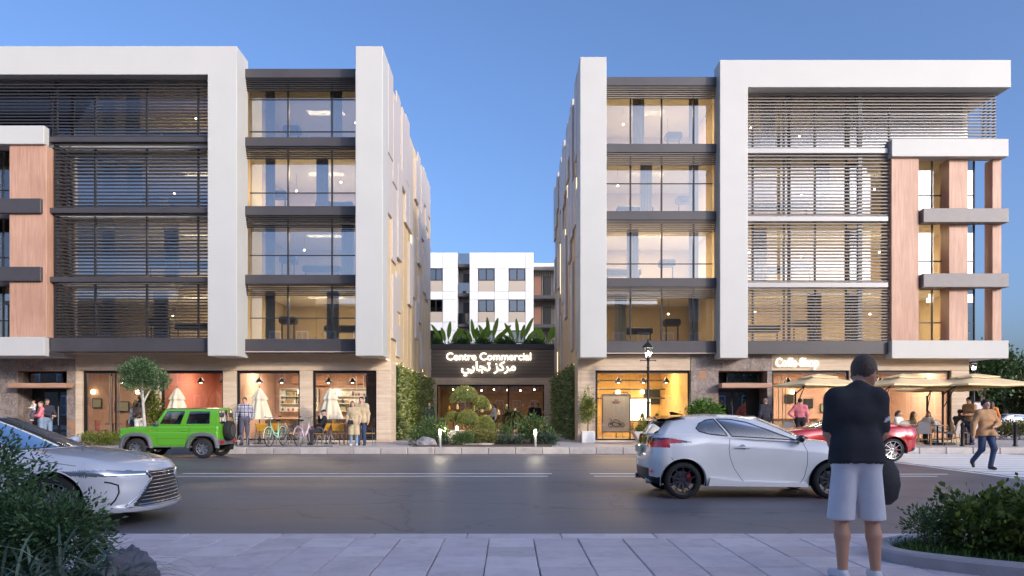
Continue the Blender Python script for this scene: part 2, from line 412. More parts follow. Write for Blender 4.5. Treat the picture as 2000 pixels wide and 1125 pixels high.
def point(name, loc, watts, parent=None, col=(1, .76, .46), rad=.12):
    l = bpy.data.lights.new(name, 'POINT'); l.energy = watts; l.color = col; l.shadow_soft_size = rad
    o = bpy.data.objects.new(name, l); COL.objects.link(o); o.location = loc
    if parent is not None:
        o.parent = parent; o.matrix_parent_inverse = Matrix.Translation(-Vector(parent.location))
    return o
def panel_light(name, loc, watts, parent, col, sx, sy):
    l = bpy.data.lights.new(name, 'AREA'); l.shape = 'RECTANGLE'; l.size = sx; l.size_y = sy; l.energy = watts; l.color = col
    o = bpy.data.objects.new(name, l); COL.objects.link(o); o.location = loc
    o.parent = parent; o.matrix_parent_inverse = Matrix.Translation(-Vector(parent.location)); return o

def office(m, P):
    X = lambda u: CX + m * u
    B = thing('office_building', P['label'], 'building', (X(10), P['Yw'], 0), world=True)
    Yw, Yb, Yf, Yp, Yc, Yo = P['Yw'], P['Yb'], P['Yf'], P['Yp'], P['Yc'], P['Yo']; UE = P['ue']; UC = P['uc']
    trav = P['trav']; rg = random.Random(11 + m)
    def bx(name, u0, u1, y0, y1, z0, z1, mat, b=.012, par=None):
        return MB().cbox(X(u0), X(u1), y0, y1, z0, z1, b).build(name, mat, par or B)
    # ---- ground floor: piers, lintel, marble slabs round the entrance
    wl = P['walls']
    for (u0, u1) in wl: bx('lintel', u0, u1, Yw, Yw + .4, 3.17, 3.86, trav)
    for (u0, u1) in P['piers']: bx('pier', u0, u1, Yw, Yw + .4, FARZ - .02, 3.168, trav)
    for (u0, u1) in P['shops']:
        bx('plinth', u0, u1, Yw + .02, Yw + .38, FARZ - .02, .29, trav, .005)
        w = MB()
        fx0, fx1 = sorted((X(u0), X(u1)))
        w.box(fx0, fx0 + .10, Yw + .12, Yw + .2, .29, 3.17); w.box(fx1 - .07, fx1, Yw + .12, Yw + .2, .29, 3.17)
        w.box(fx0 + .10, fx1 - .07, Yw + .12, Yw + .2, 3.06, 3.17); w.box(fx0 + .1, fx1 - .07, Yw + .12, Yw + .2, .29, .35)
        f = w.build('shop_window', BLACK, B)
        n = max(1, round((u1 - u0) / 2.2)); ww = (fx1 - fx0 - .17) / n
        for k in range(n):
            MB().box(fx0 + .1 + k * ww, fx0 + .1 + (k + 1) * ww - (.012 if k < n - 1 else 0), Yw + .15, Yw + .162, .35, 3.06).build('pane', SHOPGL, f)
    bx('soffit', 3.96, 9.6, Yb - .02, Yw + .02, 3.83, 3.87, SOF, .004); bx('soffit', 9.605, P['usof'], Yo - .01, Yw + .02, 3.83, 3.87, SOF, .004)
    # marble slabs
    for (u0, u1, z0, z1) in P['slabs']: bx('marble_slab', u0 + .004, u1 - .004, Yw - .03, Yw + .3, z0 + .003, z1 - .003, MARBLE, .006)
    d0, d1 = P['door']
    MB().box(X(d0) , X(d1), Yw + .9, Yw + 1.0, FARZ, 3.2).build('entrance_wall', BLACK, B)
    for (a, b_) in ((d0 - .3, d0), (d1, d1 + .3)): bx('reveal', a, b_, Yw + .302, Yw + 1.0, FARZ, 3.16, MARBLE)
    bx('reveal_top', d0, d1, Yw + .02, Yw + .9, 3.15, 3.3, WOODH)
    bx('door_canopy', d0 - (.26 if m < 0 else .02), d1 + .02, Yw - .55, Yw + .5, 2.44, 2.63, WOODH, .01)
    dr = bx('door', d0 + .15, d1 - .5, Yw + .84, Yw + .895, FARZ + .02, 2.40, BLACK)
    dm = (d0 + d1) / 2 - .18
    for (a, b_) in ((d0 + .22, dm - .06), (dm + .06, d1 - .57)):
        MB().box(X(a), X(b_), Yw + .82, Yw + .832, .35, 2.3).build('pane', GLASS, dr)
    MB().bar((X(dm), Yw + .76, .9), (X(dm), Yw + .76, 1.7), .018, 8).build('handle', SILVER, dr)
    tw = bx('transom_window', d0 + .5, d1 - .1, Yw + .55, Yw + .6, 2.66, 3.14, BLACK)
    MB().box(X(d0 + .56), X(d1 - .16), Yw + .53, Yw + .54, 2.72, 3.08).build('pane', GLASS, tw)
    # ---- white frame and pillar
    pr = MB().prism([(X(9.475), 3.62), (X(9.475), 15.57), (X(UE), 15.57), (X(UE), 14.47), (X(10.6), 14.47), (X(10.6), 3.62)], Yf, Yb + .35)
    o = pr.build('white_frame', WHITE, B, fixn=True)
    bv = o.modifiers.new('bevel', 'BEVEL'); bv.width = .018; bv.segments = 2; bv.limit_method = 'ANGLE'
    bx('roof_soffit', 10.62, UE - .05, Yb + .352, Yw + 2, 14.5, 15.0, SOF)
    bx('white_pillar', 3.845, 4.9, Yp, Yp + 1.25, 3.62, 15.57, WHITE, .018)
    bx('roof', 3.98, UE - .3, Yb + .5, 45.2, 14.86, 15.06, DARK)
    # ---- storey beams of the window bay, top louvres, glazing
    for k, (zt, zb_) in enumerate(ZB):
        bx('beam', 4.9, 9.475, Yb, Yb + .5, zb_, zt, DARK, .015)
    sl = None
    for k in range(1, 5):
        zb_ = ZB[k][1]
        for j in range(6):
            z = zb_ - .05 - j * .075
            if sl is None: sl = MB().box(X(4.9), X(9.475), 0, .10, 0, .028).build('slat', P['slat'], B); o = sl
            else: o = piece(sl, 'slat', (0, 0, 0), B)
            o.location = (0, Yb + .04 + j * .03, z)
    Yg = Yb + .55
    for k in range(4):
        z0, z1 = ZB[k][0], ZB[k + 1][1]
        us = P['mull']
        for a, b_ in zip(us[:-1], us[1:]):
            tz = P['trans'][k]; zz = [z0] + [z0 + t for t in tz] + [z1]
            for q0, q1 in zip(zz[:-1], zz[1:]):
                w = MB().box(X(a + .012), X(b_ - .012), Yg, Yg + .012, q0 + .012, q1 - .012).build('pane', P['glass'], B)
        for u in us[1:-1]: MB().box(X(u - .03), X(u + .03), Yg - .05, Yg + .06, z0, z1).build('mullion', DARKM, B)
        for t in P['trans'][k]: MB().box(X(us[0]), X(us[-1]), Yg - .02, Yg + .03, z0 + t - .018, z0 + t + .018).build('transom', DARKM, B)
    # ---- louvred bay
    u1l = P['ul']
    for k in range(4):
        zt = ZB[k][0] + (0 if k else 0)
        if k == 0: bx('beam', 10.6, P['ubeam'], Yo - .02, Yo + .6, 3.81, 4.36, DARK, .015)
        else: bx('beam', 10.6, P['ubeam'], Yo - .06, Yo + .22, ZL[k] - .21, ZL[k], P['beam'], .015)
    sl = {}
    for k in range(4):
        zlo = ZL[k]; zhi = (ZL[k + 1] - .21) if k < 3 else 14.45
        n = 18; pt = (zhi - zlo) / n
        for j in range(n):
            z = zlo + (j + .5) * pt
            top = k == 3 and z > 12.55
            ul = P['ultop'] if top else u1l
            key = ul
            if key not in sl:
                mb = MB().prism([(-.02, -.024), (.02, -.024), (.02, .024), (-.02, .024)], X(10.6), X(ul), axis='x')
                mb.prism([(min(X(ul), X(ul + .001)) , 0)] * 0 or [(X(ul) - .02, -.018), (X(ul) + .02, -.018), (X(ul) + .02, .02), (X(ul) - .02, .02)], 0, 1.0, axis='y')
                sl[key] = mb.build('louvre', P['slat'], B, fixn=True); o = sl[key]
            else: o = piece(sl[key], 'louvre', (0, 0, 0), B)
            o.location = (0, Yo + .06, z + rg.uniform(-.003, .003))
    for (u, w_, mt) in P['posts']:
        bx('post', u - w_, u + w_, Yo + .14, Yo + .2 + w_, 4.36, 14.47, mt, .005)
    Yl = Yo + .75
    for k in range(4):
        z0, z1 = ZB[k][0], ZB[k + 1][1] if k < 3 else 14.6
        us = P['lmull'] + ([P['ultop'] - .7] if k == 3 else [])
        for a, b_ in zip(us[:-1], us[1:]):
            MB().box(X(a + .01), X(b_ - .01), Yl, Yl + .012, z0, z1).build('pane', P['glass'], B)
        for u in us[1:-1]: MB().box(X(u - .03), X(u + .03), Yl - .05, Yl + .05, z0, z1).build('mullion', DARKM, B)
    # ---- corner volume: white bands, cedar piers, dark bars
    for (z0, z1) in ((3.62, 4.346), (11.78, 12.49)): bx('white_band', UC, P['uband'], Yc, P['Ycb'], z0, z1, WHITE, .015)
    bx('white_band', UC, P['uband'], Yb + .32, Yb + 2.6, 3.66, 4.30, WHITE, .015)
    for (a, b_, y0, y1) in P['cedar']: bx('cedar_pier', a, b_, y0, y1, 4.347, 11.779, WOOD, .012)
    for (z0, z1) in ((6.50, 7.05), (9.12, 9.68)):
        bx('dark_bar', P['bar'][0], P['bar'][1], Yc - .02, Yc + (.14 if m < 0 else .42), z0, z1, P['barm'], .012)
    for k in range(3):
        z0, z1 = ZB[k][0], ZB[k + 1][1]
        bx('spandrel', P['cg'][0], P['cg'][-1], Yb + .5, Yb + .8, ZB[k + 1][1], ZB[k + 1][0], DARK)
        for a, b_ in zip(P['cg'][:-1], P['cg'][1:]):
            for (q0, q1) in ((z0, z0 + .78), (z0 + .82, z1)):
                MB().box(X(a + .02), X(b_ - .02), Yb + .6, Yb + .612, q0, q1).build('pane', P['glass'], B)
            MB().box(X(b_ - .02), X(b_ + .02), Yb + .56, Yb + .64, z0, z1).build('mullion', DARKM, B)
        MB().box(X(P['cg'][0]), X(P['cg'][-1]), Yb + .57, Yb + .63, z0 + .78, z0 + .82).build('transom', DARKM, B)
    # ---- rooms: slabs, back wall, furniture, curtains, lamps
    YB_ = Yw + 5.2; UI = P['ui']
    for k in range(5):
        zt, zb_ = ZB[k]
        bx('floor_slab', 4.3, UI, Yb + .58, YB_, zb_ + .03, zt - .02, CEIL, .004)
    bx('back_wall', 4.3, UI, YB_, YB_ + .2, 4.0, 14.8, INWALL, .004)
    for u in (4.32, 9.8, UI - .22): bx('partition', u, u + .2, Yb + .9, YB_, 4.34, 14.76, INWALL, .004)
    lm = MB().ball((0, 0, 0), .04, 10, 7); lm.bar((0, 0, .07), (0, 0, .75), .006, 4, mi=1)
    lm0 = None
    for k in range(4):
        z0, z1 = ZB[k][0], ZB[k + 1][1]
        for (u, yy) in ((6.2, 1.6), (8.0, 2.6), (12.2, 1.8), (14.4, 3.0)) + (((17.6, 1.8), (19.2, 1.2)) if m > 0 and k < 3 else ()):
            u += rg.uniform(-.6, .6); yy += rg.uniform(-.4, .5)
            if rg.random() < .35: continue
            if lm0 is None: lm0 = lm.build('ceiling_lamp', [BULB, DARKM], B, smooth=True); o = lm0
            else: o = piece(lm0, 'ceiling_lamp', (0, 0, 0), B)
            o.location = (X(u), Yb + .7 + yy, z1 - .70)
        for u in (7.1, 12.6) + ((17.6,) if m > 0 else ()):
            if u > 17 and k == 3: continue
            panel_light('room_light', (X(u), Yw + 2.2, z1 - .02), P['w'] * rg.choice((.35, .8, 1, 1.25)), B, (1, .76, .45), 1.6, .5)
        for (u, w_, mt) in ((5.2 + rg.uniform(0, 1.5), .5, CURT), (8.6, .4, CURT), (11.2 + rg.uniform(0, 3), .6, CURT2 if k in (0, 1) and m > 0 else CURT), (15.2, .5, CURT)):
            g = [[(X(u + w_ * i / 12), Yb + 1.0 + .04 * math.sin(i * 2.1), z) for z in (z0 + .02, z1 - .1)] for i in range(13)]
            MB().grid(g).build('curtain', mt, B, smooth=True)
        for (u, w_, hh, yy) in ((6.5, .8, .8, 2), (8.3, .35, 1.1, 1.5), (12, 1.1, .85, 1.6), (14.2, .5, 1.15, 2.4)):
            u += rg.uniform(-.5, .5)
            fb = MB().cbox(X(u - w_), X(u + w_), Yb + yy, Yb + yy + .5, z0 + hh - .3, z0 + hh, .06)
            fb.bar((X(u - w_ + .1), Yb + yy + .2, z0), (X(u - w_ + .1), Yb + yy + .2, z0 + hh - .2), .03); fb.bar((X(u + w_ - .1), Yb + yy + .2, z0), (X(u + w_ - .1), Yb + yy + .2, z0 + hh - .2), .03)
            fb.build('desk', FURN, B)
    # ---- wall of the passage: cream render, raised panels, light strips
    bx('passage_wall', 3.96, 4.3, Yp + 1.252, 45.4, 3.62, 15.3, CREAM, .004)
    bx('passage_base', 3.955, 4.32, Yw + .402, 45.4, FARZ - .02, 3.615, trav, .004)
    bx('corner_pilaster', 3.86, 3.953, Yw + .01, Yw + 1.35, FARZ - .02, 3.6, trav, .01)
    MB().box(X(3.93), X(3.955), Yp + 1.3, 45.3, 3.585, 3.612).build('light_strip', LED, B)
    y = Yp + 1.3; c = 0
    while y < 44.6:
        wd = 1.2; z = 15.55 - (0 if c % 2 == 0 else .9 * rg.random())
        while z > 4.6:
            hgt = rg.uniform(1.7, 4.2); pr_ = rg.uniform(.05, .13)
            zlo = max(3.9, z - hgt)
            dens = .75 if z > 9.5 else .42
            if rg.random() < dens and z - zlo > .8:
                q = rg.uniform(.0, .25)
                bx('wall_panel', 3.955 - pr_, 3.952, y + .01, y + wd - .02, zlo, z, LILAC, .012)
                if rg.random() < .25: MB().box(X(3.925), X(3.955), y - .045, y - .02, max(3.7, zlo - .4), z - .1).build('light_strip', LED, B)
            z = zlo - rg.choice((.02, .02, .6, 1.2))
        y += 1.225; c += 1
        MB().box(X(3.945), X(3.962), y - .02, y - .008, 3.62, 15.2).build('seam', trav, B)
    return B, X

Lp = dict(label='white and charcoal office building with brown cedar corner and louvres, beside the green car', Yw=29.6, Yb=28.5, Yf=27.64, Yp=27.64, Yc=27.6, Yo=27.98, Ycb=27.92, ue=27, uc=16.88, trav=TRAV,
    walls=[(3.95, 16.89)], piers=[(3.95, 4.46), (7.10, 7.63)][1:] + [(3.95, 4.46), (10.25 - .0, 10.8), (13.38, 13.65), (16.61, 16.89)],
    shops=[(4.46, 7.10), (7.63, 10.25), (10.80, 13.38), (13.65, 16.61)], usof=26.5, door=(17.23, 19.26),
    slabs=[(16.9, 17.23, FARZ, 1.2), (16.9, 17.23, 1.2, 2.2), (16.9, 17.23, 2.2, 3.15), (19.26, 20.4, FARZ, 1.3), (19.26, 20.4, 1.3, 2.25), (19.26, 20.4, 2.25, 3.15),
           (16.9, 18.2, 3.15, 3.84), (18.2, 19.6, 3.15, 3.84), (19.6, 21, 3.15, 3.84), (20.4, 23, FARZ, 1.5), (20.4, 23, 1.5, 3.15), (21, 26, 3.15, 3.84), (23, 26, FARZ, 3.15)],
    slat=SLAT, beam=DARK, barm=DARK, glass=GLASS, mull=[4.9, 6.14, 7.92, 9.475], trans=[[.9], [.88], [.68], [.42, 1.72]],
    ul=16.72, ultop=24.0, ubeam=16.9, posts=[(16.78, .06, DARKM)], lmull=[10.6, 11.42, 13.48, 15.55, 17.3],
    uband=27, cedar=[(16.87, 18.3, 27.72, 28.2), (20.6, 22, 27.72, 28.2)], bar=(17.0, 27), cg=[18.3, 19.5, 20.6], ui=24, w=95)
Rp = dict(label='white office building with open cedar corner, pale louvres and coffee shop below', Yw=29.6, Yb=29.2, Yf=28.72, Yp=28.48, Yc=28.94, Yo=29.2, Ycb=29.5, ue=21.14, uc=16.48, trav=TRAVR,
    walls=[(3.95, 8.52), (11.87, 20.03)], piers=[(3.95, 4.59), (15.08, 15.74), (19.29, 20.03)],
    shops=[(4.59, 8.51), (11.89, 15.08), (15.74, 19.29)], usof=20.6, door=(9.67, 11.67),
    slabs=[(8.52, 9.67, FARZ, 1.15), (8.52, 9.67, 1.15, 2.2), (8.52, 9.67, 2.2, 3.15), (11.67, 11.87, FARZ, 1.6), (11.67, 11.87, 1.6, 3.15), (8.52, 9.8, 3.15, 3.84), (9.8, 11.0, 3.15, 3.84), (11.0, 11.87, 3.15, 3.84)],
    slat=SLATL, beam=SILVER, barm=M('bar_cladding', (.22, .20, .20), .5, var=.08), glass=GLASSR, mull=[4.9, 6.06, 7.35, 8.68, 9.475], trans=[[], [.68], [1.28], []],
    ul=16.7, ultop=20.9, ubeam=16.45, posts=[(15.40, .085, SILVER), (12.5, .05, DARKM)], lmull=[10.6, 11.2, 12.5, 13.8, 15.1, 16.9],
    uband=21.2, cedar=[(16.55, 17.66, 29.1, 29.9), (18.98, 19.75, 29.25, 29.9), (20.75, 21.12, 29.25, 29.75)], bar=(17.75, 21.2), cg=[17.66, 18.6, 19.5, 20.35], ui=20.3, w=78)
LB, LX = office(-1, Lp)
RB, RX = office(1, Rp)

# ------------------------------------------------------------------ shop interiors
def room(B, X, u0, u1, wallm, floorm, watts, nl, col=(1, .83, .62)):
    a, b_ = sorted((X(u0), X(u1))); y0, y1 = 30.05, 35.5
    MB().box(a, b_, y1, y1 + .1, FARZ, 3.6).build('shop_back_wall', wallm, B)
    MB().box(a, b_, y0, y1 - .01, FARZ - .01, FARZ + .03).build('shop_floor', floorm, B)
    MB().box(a, b_, y0, y1 - .01, 3.5, 3.6).build('shop_ceiling', CEIL, B)
    MB().box(a - .03, a, y0, y1, FARZ, 3.6).build('shop_side_wall', wallm, B); MB().box(b_, b_ + .03, y0, y1, FARZ, 3.6).build('shop_side_wall', wallm, B)
    for k in range(nl):
        x = a + (b_ - a) * (k + .5) / nl
        panel_light('shop_light', (x, 32.4, 3.47), watts, B, col, 1.2, .5)
        for dx in (-.5, .5):
            q = MB().lathe([(.03, .22), (.05, .2), (.17, .02), (.16, 0)], 14, (x + dx, 31.6, 2.75)); q.bar((x + dx, 31.6, 2.95), (x + dx, 31.6, 3.5), .008, 5)
            pd = q.build('pendant_lamp', DARKM, B, smooth=True); MB().ball((x + dx, 31.6, 2.78), .06, 10, 6).build('bulb', BULB, pd, smooth=True)
TERRA = wood_mat('terracotta_boards', (.50, .32, .24), (.64, .46, .37))
REDW = M('red_wall', (.50, .19, .14), .6, var=.1)
SHELF = M('shelf_white', (.72, .76, .74), .5)
GOLD = M('golden_wall', (.60, .41, .16), .6, var=.15, vs=2)
COUNTER = marble_mat('counter_stone')
ITEMS = [M('jar_red', (.45, .06, .04), .4), M('jar_white', (.75, .73, .68), .4), M('jar_dark', (.08, .06, .05), .4), M('jar_amber', (.55, .28, .06), .35)]
TABLEW = M('table_wood', (.34, .2, .11), .5, var=.15)
room(LB, LX, 4.35, 10.52, TERRA, FLOORM, 80, 3)
room(LB, LX, 10.62, 13.5, REDW, FLOORM, 90, 1)
room(LB, LX, 13.58, 21.5, TERRA, FLOORM, 55, 2)
room(RB, RX, 4.3, 8.5, GOLD, FLOORM, 90, 2, (1, .70, .32))
room(RB, RX, 11.8, 19.9, M('peach_wall', (.66, .44, .33), .6, var=.12, vs=1.2), FLOORM, 75, 4, (1, .83, .62))
def shelf_unit(B, x0, x1, y, z0, z1, n, seed):
    rg = random.Random(seed)
    s = MB().box(x0, x1, y, y + .03, z0, z1)
    for k in range(n + 1):
        z = z0 + (z1 - z0) * k / n; s.box(x0, x1, y - .25, y, z - .015, z + .015)
    s.box(x0 - .03, x0, y - .25, y + .03, z0, z1); s.box(x1, x1 + .03, y - .25, y + .03, z0, z1)
    o = s.build('shelf_unit', SHELF, B)
    for k in range(n):
        z = z0 + (z1 - z0) * k / n + .016; x = x0 + .08
        while x < x1 - .1:
            h = rg.uniform(.12, .24); r = rg.uniform(.035, .06)
            if rg.random() < .8: MB().lathe([(r, 0), (r, h * .7), (r * .5, h * .85), (r * .5, h)], 8, (x, y - .12, z)).build('jar', ITEMS[rg.randrange(4)], o)
            x += rg.uniform(.13, .26)
shelf_unit(LB, LX(10.2), LX(8.4), 35.4, 1.5, 2.6, 3, 1); shelf_unit(LB, LX(7.6), LX(5.9), 35.4, 1.5, 2.6, 3, 2)
shelf_unit(LB, LX(12.6), LX(11.4), 35.4, 1.4, 2.7, 3, 3); shelf_unit(RB, RX(18.0), RX(19.2), 35.4, 1.2, 2.5, 3, 4)
def counter(B, x0, x1, y):
    c = MB().cbox(x0, x1, y, y + .7, FARZ + .03, 1.12, .01).build('counter', COUNTER, B)
    MB().cbox(x0 - .05, x1 + .05, y - .06, y + .76, 1.121, 1.17, .01).build('worktop', TABLEW, c)
counter(LB, LX(10.0), LX(4.9), 32.6); counter(LB, LX(13.2), LX(11.2), 33.2); counter(RB, RX(12.5), RX(15.5), 33.6)
for (B, X, us) in ((LB, LX, (5.4, 6.5, 8.2, 9.3, 11.8, 12.8)), (RB, RX, (12.6, 14, 16.2, 17.4, 18.6))):
    for k, u in enumerate(us):        # hanging signs and wooden bands at the back of the shops
        MB().cbox(X(u) - .38, X(u) + .38, 35.2, 35.38, 2.75 + .1 * (k % 2), 3.25, .02).build('wood_panel', WOODH, B)
# more of the shops: framed pictures, brass door bars, tables, plants, wall lamps
PICS = [M('picture_sage', (.32, .36, .27), .6), M('picture_cream', (.66, .58, .44), .6), M('picture_rust', (.42, .16, .07), .6), M('chalkboard', (.03, .035, .035), .8)]
rgs = random.Random(77)
for (B, X, u0, u1, yb) in ((LB, LX, 14.0, 20.6, 35.45), (LB, LX, 10.9, 13.2, 35.45), (LB, LX, 4.7, 10.2, 35.45), (RB, RX, 12.2, 17.8, 35.45), (RB, RX, 4.6, 8.2, 35.45)):
    u = u0
    while u < u1 - .5:
        w_ = rgs.uniform(.35, .8); z = rgs.uniform(1.35, 2.0); hh = rgs.uniform(.4, .75)
        p = MB().cbox(X(u), X(u + w_), yb - .06, yb - .02, z, z + hh, .01).build('picture', DARKM, B); MB().box(X(u + .04), X(u + w_ - .04), yb - .07, yb - .062, z + .04, z + hh - .04).build('picture_sheet', PICS[rgs.randrange(4)], p)
        u += w_ + rgs.uniform(.3, .9)
    for k in range(3):
        uu = rgs.uniform(u0 + .3, u1 - .3); yy = rgs.uniform(31.2, 32.4)
        t = MB().lathe([(.3, .70), (.3, .74)], 18, (X(uu), yy, FARZ)); t.bar((X(uu), yy, FARZ), (X(uu), yy, FARZ + .72), .03); t.lathe([(.2, .0), (.2, .03)], 14, (X(uu), yy, FARZ)); t.build('shop_table', TABLEW, B)
        for sx in (-.5, .5):
            s_ = MB().cbox(X(uu) + sx - .18, X(uu) + sx + .18, yy - .18, yy + .18, FARZ + .42, FARZ + .46, .02); s_.cbox(X(uu) + sx * 1.35 - .02, X(uu) + sx * 1.35 + .02, yy - .18, yy + .18, FARZ + .46, FARZ + .88, .01)
            for lx in (-.15, .15): s_.bar((X(uu) + sx + lx, yy, FARZ), (X(uu) + sx + lx, yy, FARZ + .43), .015)
            s_.build('shop_chair', [FURN, TABLEW, REDW][rgs.randrange(3)], B)
    for k in range(3):
        uu = u0 + (u1 - u0) * (k + .5) / 3; MB().cbox(X(uu) - .1, X(uu) + .1, yb - .14, yb - .03, 2.35, 2.55, .03).build('wall_lamp', M('wall_lamp', (1, .85, .6), emit=4, ecol=(1, .8, .5)), B)
for x in (215, 218.5, 230, 233.5): MB().bar((gx(x, 29.7), 29.66, .45), (gx(x, 29.7), 29.66, 2.95), .018).build('door_bar', M('brass', (.55, .42, .28), .3, metal=.8), LB)
for x in (218, 226): MB().box(gx(x, 29.74) - .02, gx(x, 29.74) + .02, 29.735, 29.775, .36, 3.05).build('door_stile', BLACK, LB)
for (x, w_) in ((696, 0), (710, 0)): MB().bar((gx(x, 29.7), 29.66, .45), (gx(x, 29.7), 29.66, 2.95), .018).build('door_bar', _MC['brass'], LB)
MB().box(gx(703, 29.9), gx(733, 29.9), 31.2, 31.25, FARZ, 3.4).build('dark_screen', FURN, LB)
for x in (1520, 1528, 1534): MB().bar((gx(x, 29.7), 29.66, .45), (gx(x, 29.7), 29.66, 2.95), .018).build('door_bar', _MC['brass'], RB)
panel_light('poster_fill_light', (RX(6.2), 30.25, 3.47), 34, RB, (1, .80, .5), 2.4, .15)  # fill lamp added just inside the glass to brighten the poster
# golden shop: framed poster on an easel board, shelves of pipes, glowing board, desk
fr = MB(); a, b_, y = gx(1178, 30.6), gx(1229, 30.6), 30.6
zt, zb_ = px(0, 772, y)[2], px(0, 842, y)[2]
for (p, q, r_, s_) in ((a - .06, a, zb_ - .06, zt + .06), (b_, b_ + .06, zb_ - .06, zt + .06), (a, b_, zt, zt + .06), (a, b_, zb_ - .06, zb_)): fr.box(p, q, y, y + .05, r_, s_)
for x in (a - .02, b_ + .02): fr.box(x - .02, x + .02, y + .01, y + .04, FARZ, zb_ - .06)
po = tag(fr.build('poster_stand', SILVER), 'framed poster stand with a black velocipede drawing inside the golden lit shop', 'poster')
MB().box(a, b_, y + .012, y + .03, zb_, zt).build('poster_sheet', M('poster_paper', (.86, .82, .74), .7), po)
em = MB(); cx_ = (a + b_) / 2; ez = px(0, 830, y)[2]; yy = y + .004
def ringp(c, r, n=18): return [(c[0] + r * math.cos(2 * math.pi * i / n), yy, c[1] + r * math.sin(2 * math.pi * i / n)) for i in range(n)]
for (dx, r_) in ((-.24, .09), (.0, .16), (.26, .09)): em.tube(ringp((cx_ + dx, ez + r_ - .09), r_), .012, 5, closed=True)
em.tube([(cx_ - .24, yy, ez), (cx_ - .12, yy, ez + .12), (cx_ + .05, yy, ez + .08), (cx_ + .26, yy, ez)], .016, 5); em.tube([(cx_ - .24, yy, ez), (cx_ - .2, yy, ez + .24), (cx_ - .3, yy, ez + .27)], .012, 5)
em.build('velocipede_drawing', BLACK, po)
tx = MB()
for k, (w_, z) in enumerate(((.2, .0), (.36, -.08), (.3, -.13))): tx.box(cx_ - w_ / 2, cx_ + w_ / 2, y + .006, y + .011, zt - .2 + z - .012, zt - .2 + z + .012)
tx.build('printed_lines', M('poster_red', (.5, .12, .08), .6), po)
for k in range(3):
    z = 2.1 + k * .42; yy = 33.5
    MB().bar((RX(4.4), yy, z), (RX(8.3), yy, z), .035, 8).build('pipe_rail', DARKM, RB)
MB().cbox(RX(6.3), RX(7.9), 34.9, 35.0, 1.0, 2.1, .02).build('glowing_board', M('glowing_board', (1, .9, .7), emit=2.2, ecol=(1, .88, .66)), RB)  # plain board that glows by its own emission
MB().cbox(RX(5.9), RX(7.6), 33, 33.6, 1.0, 1.06, .01).build('desk', FURN, RB)
for u in (6.0, 7.5): MB().bar((RX(u), 33.3, FARZ), (RX(u), 33.3, 1.0), .03).build('desk_leg', FURN, RB)

# ------------------------------------------------------------------ lettering
GLOW = M('sign_glow', (1, .93, .78), emit=1.25, ecol=(1, .93, .78))
def letters(name, text, size, offset, loc, width, parent, xs=1.0, mat=None):
    c = bpy.data.curves.new(name, 'FONT'); c.body = text; c.size = size; c.extrude = .03; c.offset = offset; c.align_x = 'CENTER'
    t = bpy.data.objects.new(name, c); COL.objects.link(t); bpy.context.view_layer.update()
    me = bpy.data.meshes.new_from_object(t.evaluated_get(bpy.context.evaluated_depsgraph_get())); bpy.data.objects.remove(t)
    xsz = [v.co.x for v in me.vertices]; wd = max(xsz) - min(xsz); mid = (max(xsz) + min(xsz)) / 2; k = width / wd
    for v in me.vertices: v.co = Vector(((v.co.x - mid) * k, -v.co.z, v.co.y * k * xs))
    me.materials.clear(); me.materials.append(mat or GLOW)
    o = link(name, me, parent); o.location = loc; return o

# ------------------------------------------------------------------ the mall at the end of the passage
YM = 45.5
MALL = thing('shopping_centre', 'low shopping centre entrance with slatted sign band and roof terrace at passage end', 'building', (CX, YM, 0), world=True)
SIGNM = M('sign_slat', (.34, .28, .235), .5)
MB().cbox(CX - 3.95, CX + 3.95, YM + .1, YM + .6, 3.66, 5.44, .01).build('sign_backing', M('sign_back', (.09, .075, .066), .6), MALL)
MB().cbox(CX - 3.95, CX + 3.95, YM - .06, YM + .6, 5.442, 5.77, .012).build('sign_cap', DARK, MALL)
s0 = None
for k in range(20):
    z = 3.68 + k * .088
    if s0 is None: s0 = MB().cbox(CX - 3.94, CX + 3.94, YM, YM + .1, 0, .05, .008).build('slat', SIGNM, MALL); o = s0
    else: o = piece(s0, 'slat', (0, 0, 0), MALL)
    o.location = (0, 0, z)
letters('sign_letters', 'Centre Commercial', 1, .013, (gx(954.5, YM - .2), YM - .12, px(0, 703.5, YM)[2]), 165 * YM / FOC, MALL)
letters('sign_letters', ''.join(reversed('\uFEE3\uFEAE\uFEDB\uFEB0 \uFE97\uFEA0\uFE8E\uFEAD\uFEF2')), 1, .02, (gx(954, YM - .2), YM - .12, px(0, 724, YM)[2]), 106 * YM / FOC, MALL)
MB().cbox(CX - 3.95, CX + 3.95, YM + .05, YM + .5, 3.2, 3.655, .01).build('lintel', TRAV, MALL)
wx0, wx1 = gx(853, YM), gx(1063, YM)
MB().cbox(CX - 3.95, wx0, YM + .05, YM + .5, FARZ - .02, 3.198, .01).build('pier', TRAV, MALL)
MB().cbox(wx1, CX + 3.95, YM + .05, YM + .5, FARZ - .02, 3.198, .01).build('pier', TRAV, MALL)
sf = MB().box(wx0, wx0 + .08, YM + .15, YM + .25, FARZ, 3.2); sf.box(wx1 - .08, wx1, YM + .15, YM + .25, FARZ, 3.2); sf.box(wx0 + .08, wx1 - .08, YM + .15, YM + .25, 3.1, 3.2)
for k in (1, 2): sf.box(wx0 + (wx1 - wx0) * k / 3 - .06, wx0 + (wx1 - wx0) * k / 3 + .06, YM + .16, YM + .26, FARZ, 3.1)
sf = sf.build('shop_window', BLACK, MALL)
for k in range(3):
    MB().box(wx0 + .08 + (wx1 - wx0) * k / 3, wx0 + (wx1 - wx0) * (k + 1) / 3 - .08, YM + .2, YM + .21, FARZ, 3.1).build('pane', SHOPGL, sf)
MALLW = M('mall_wall', (.16, .10, .06), .7, var=.3, vs=2)
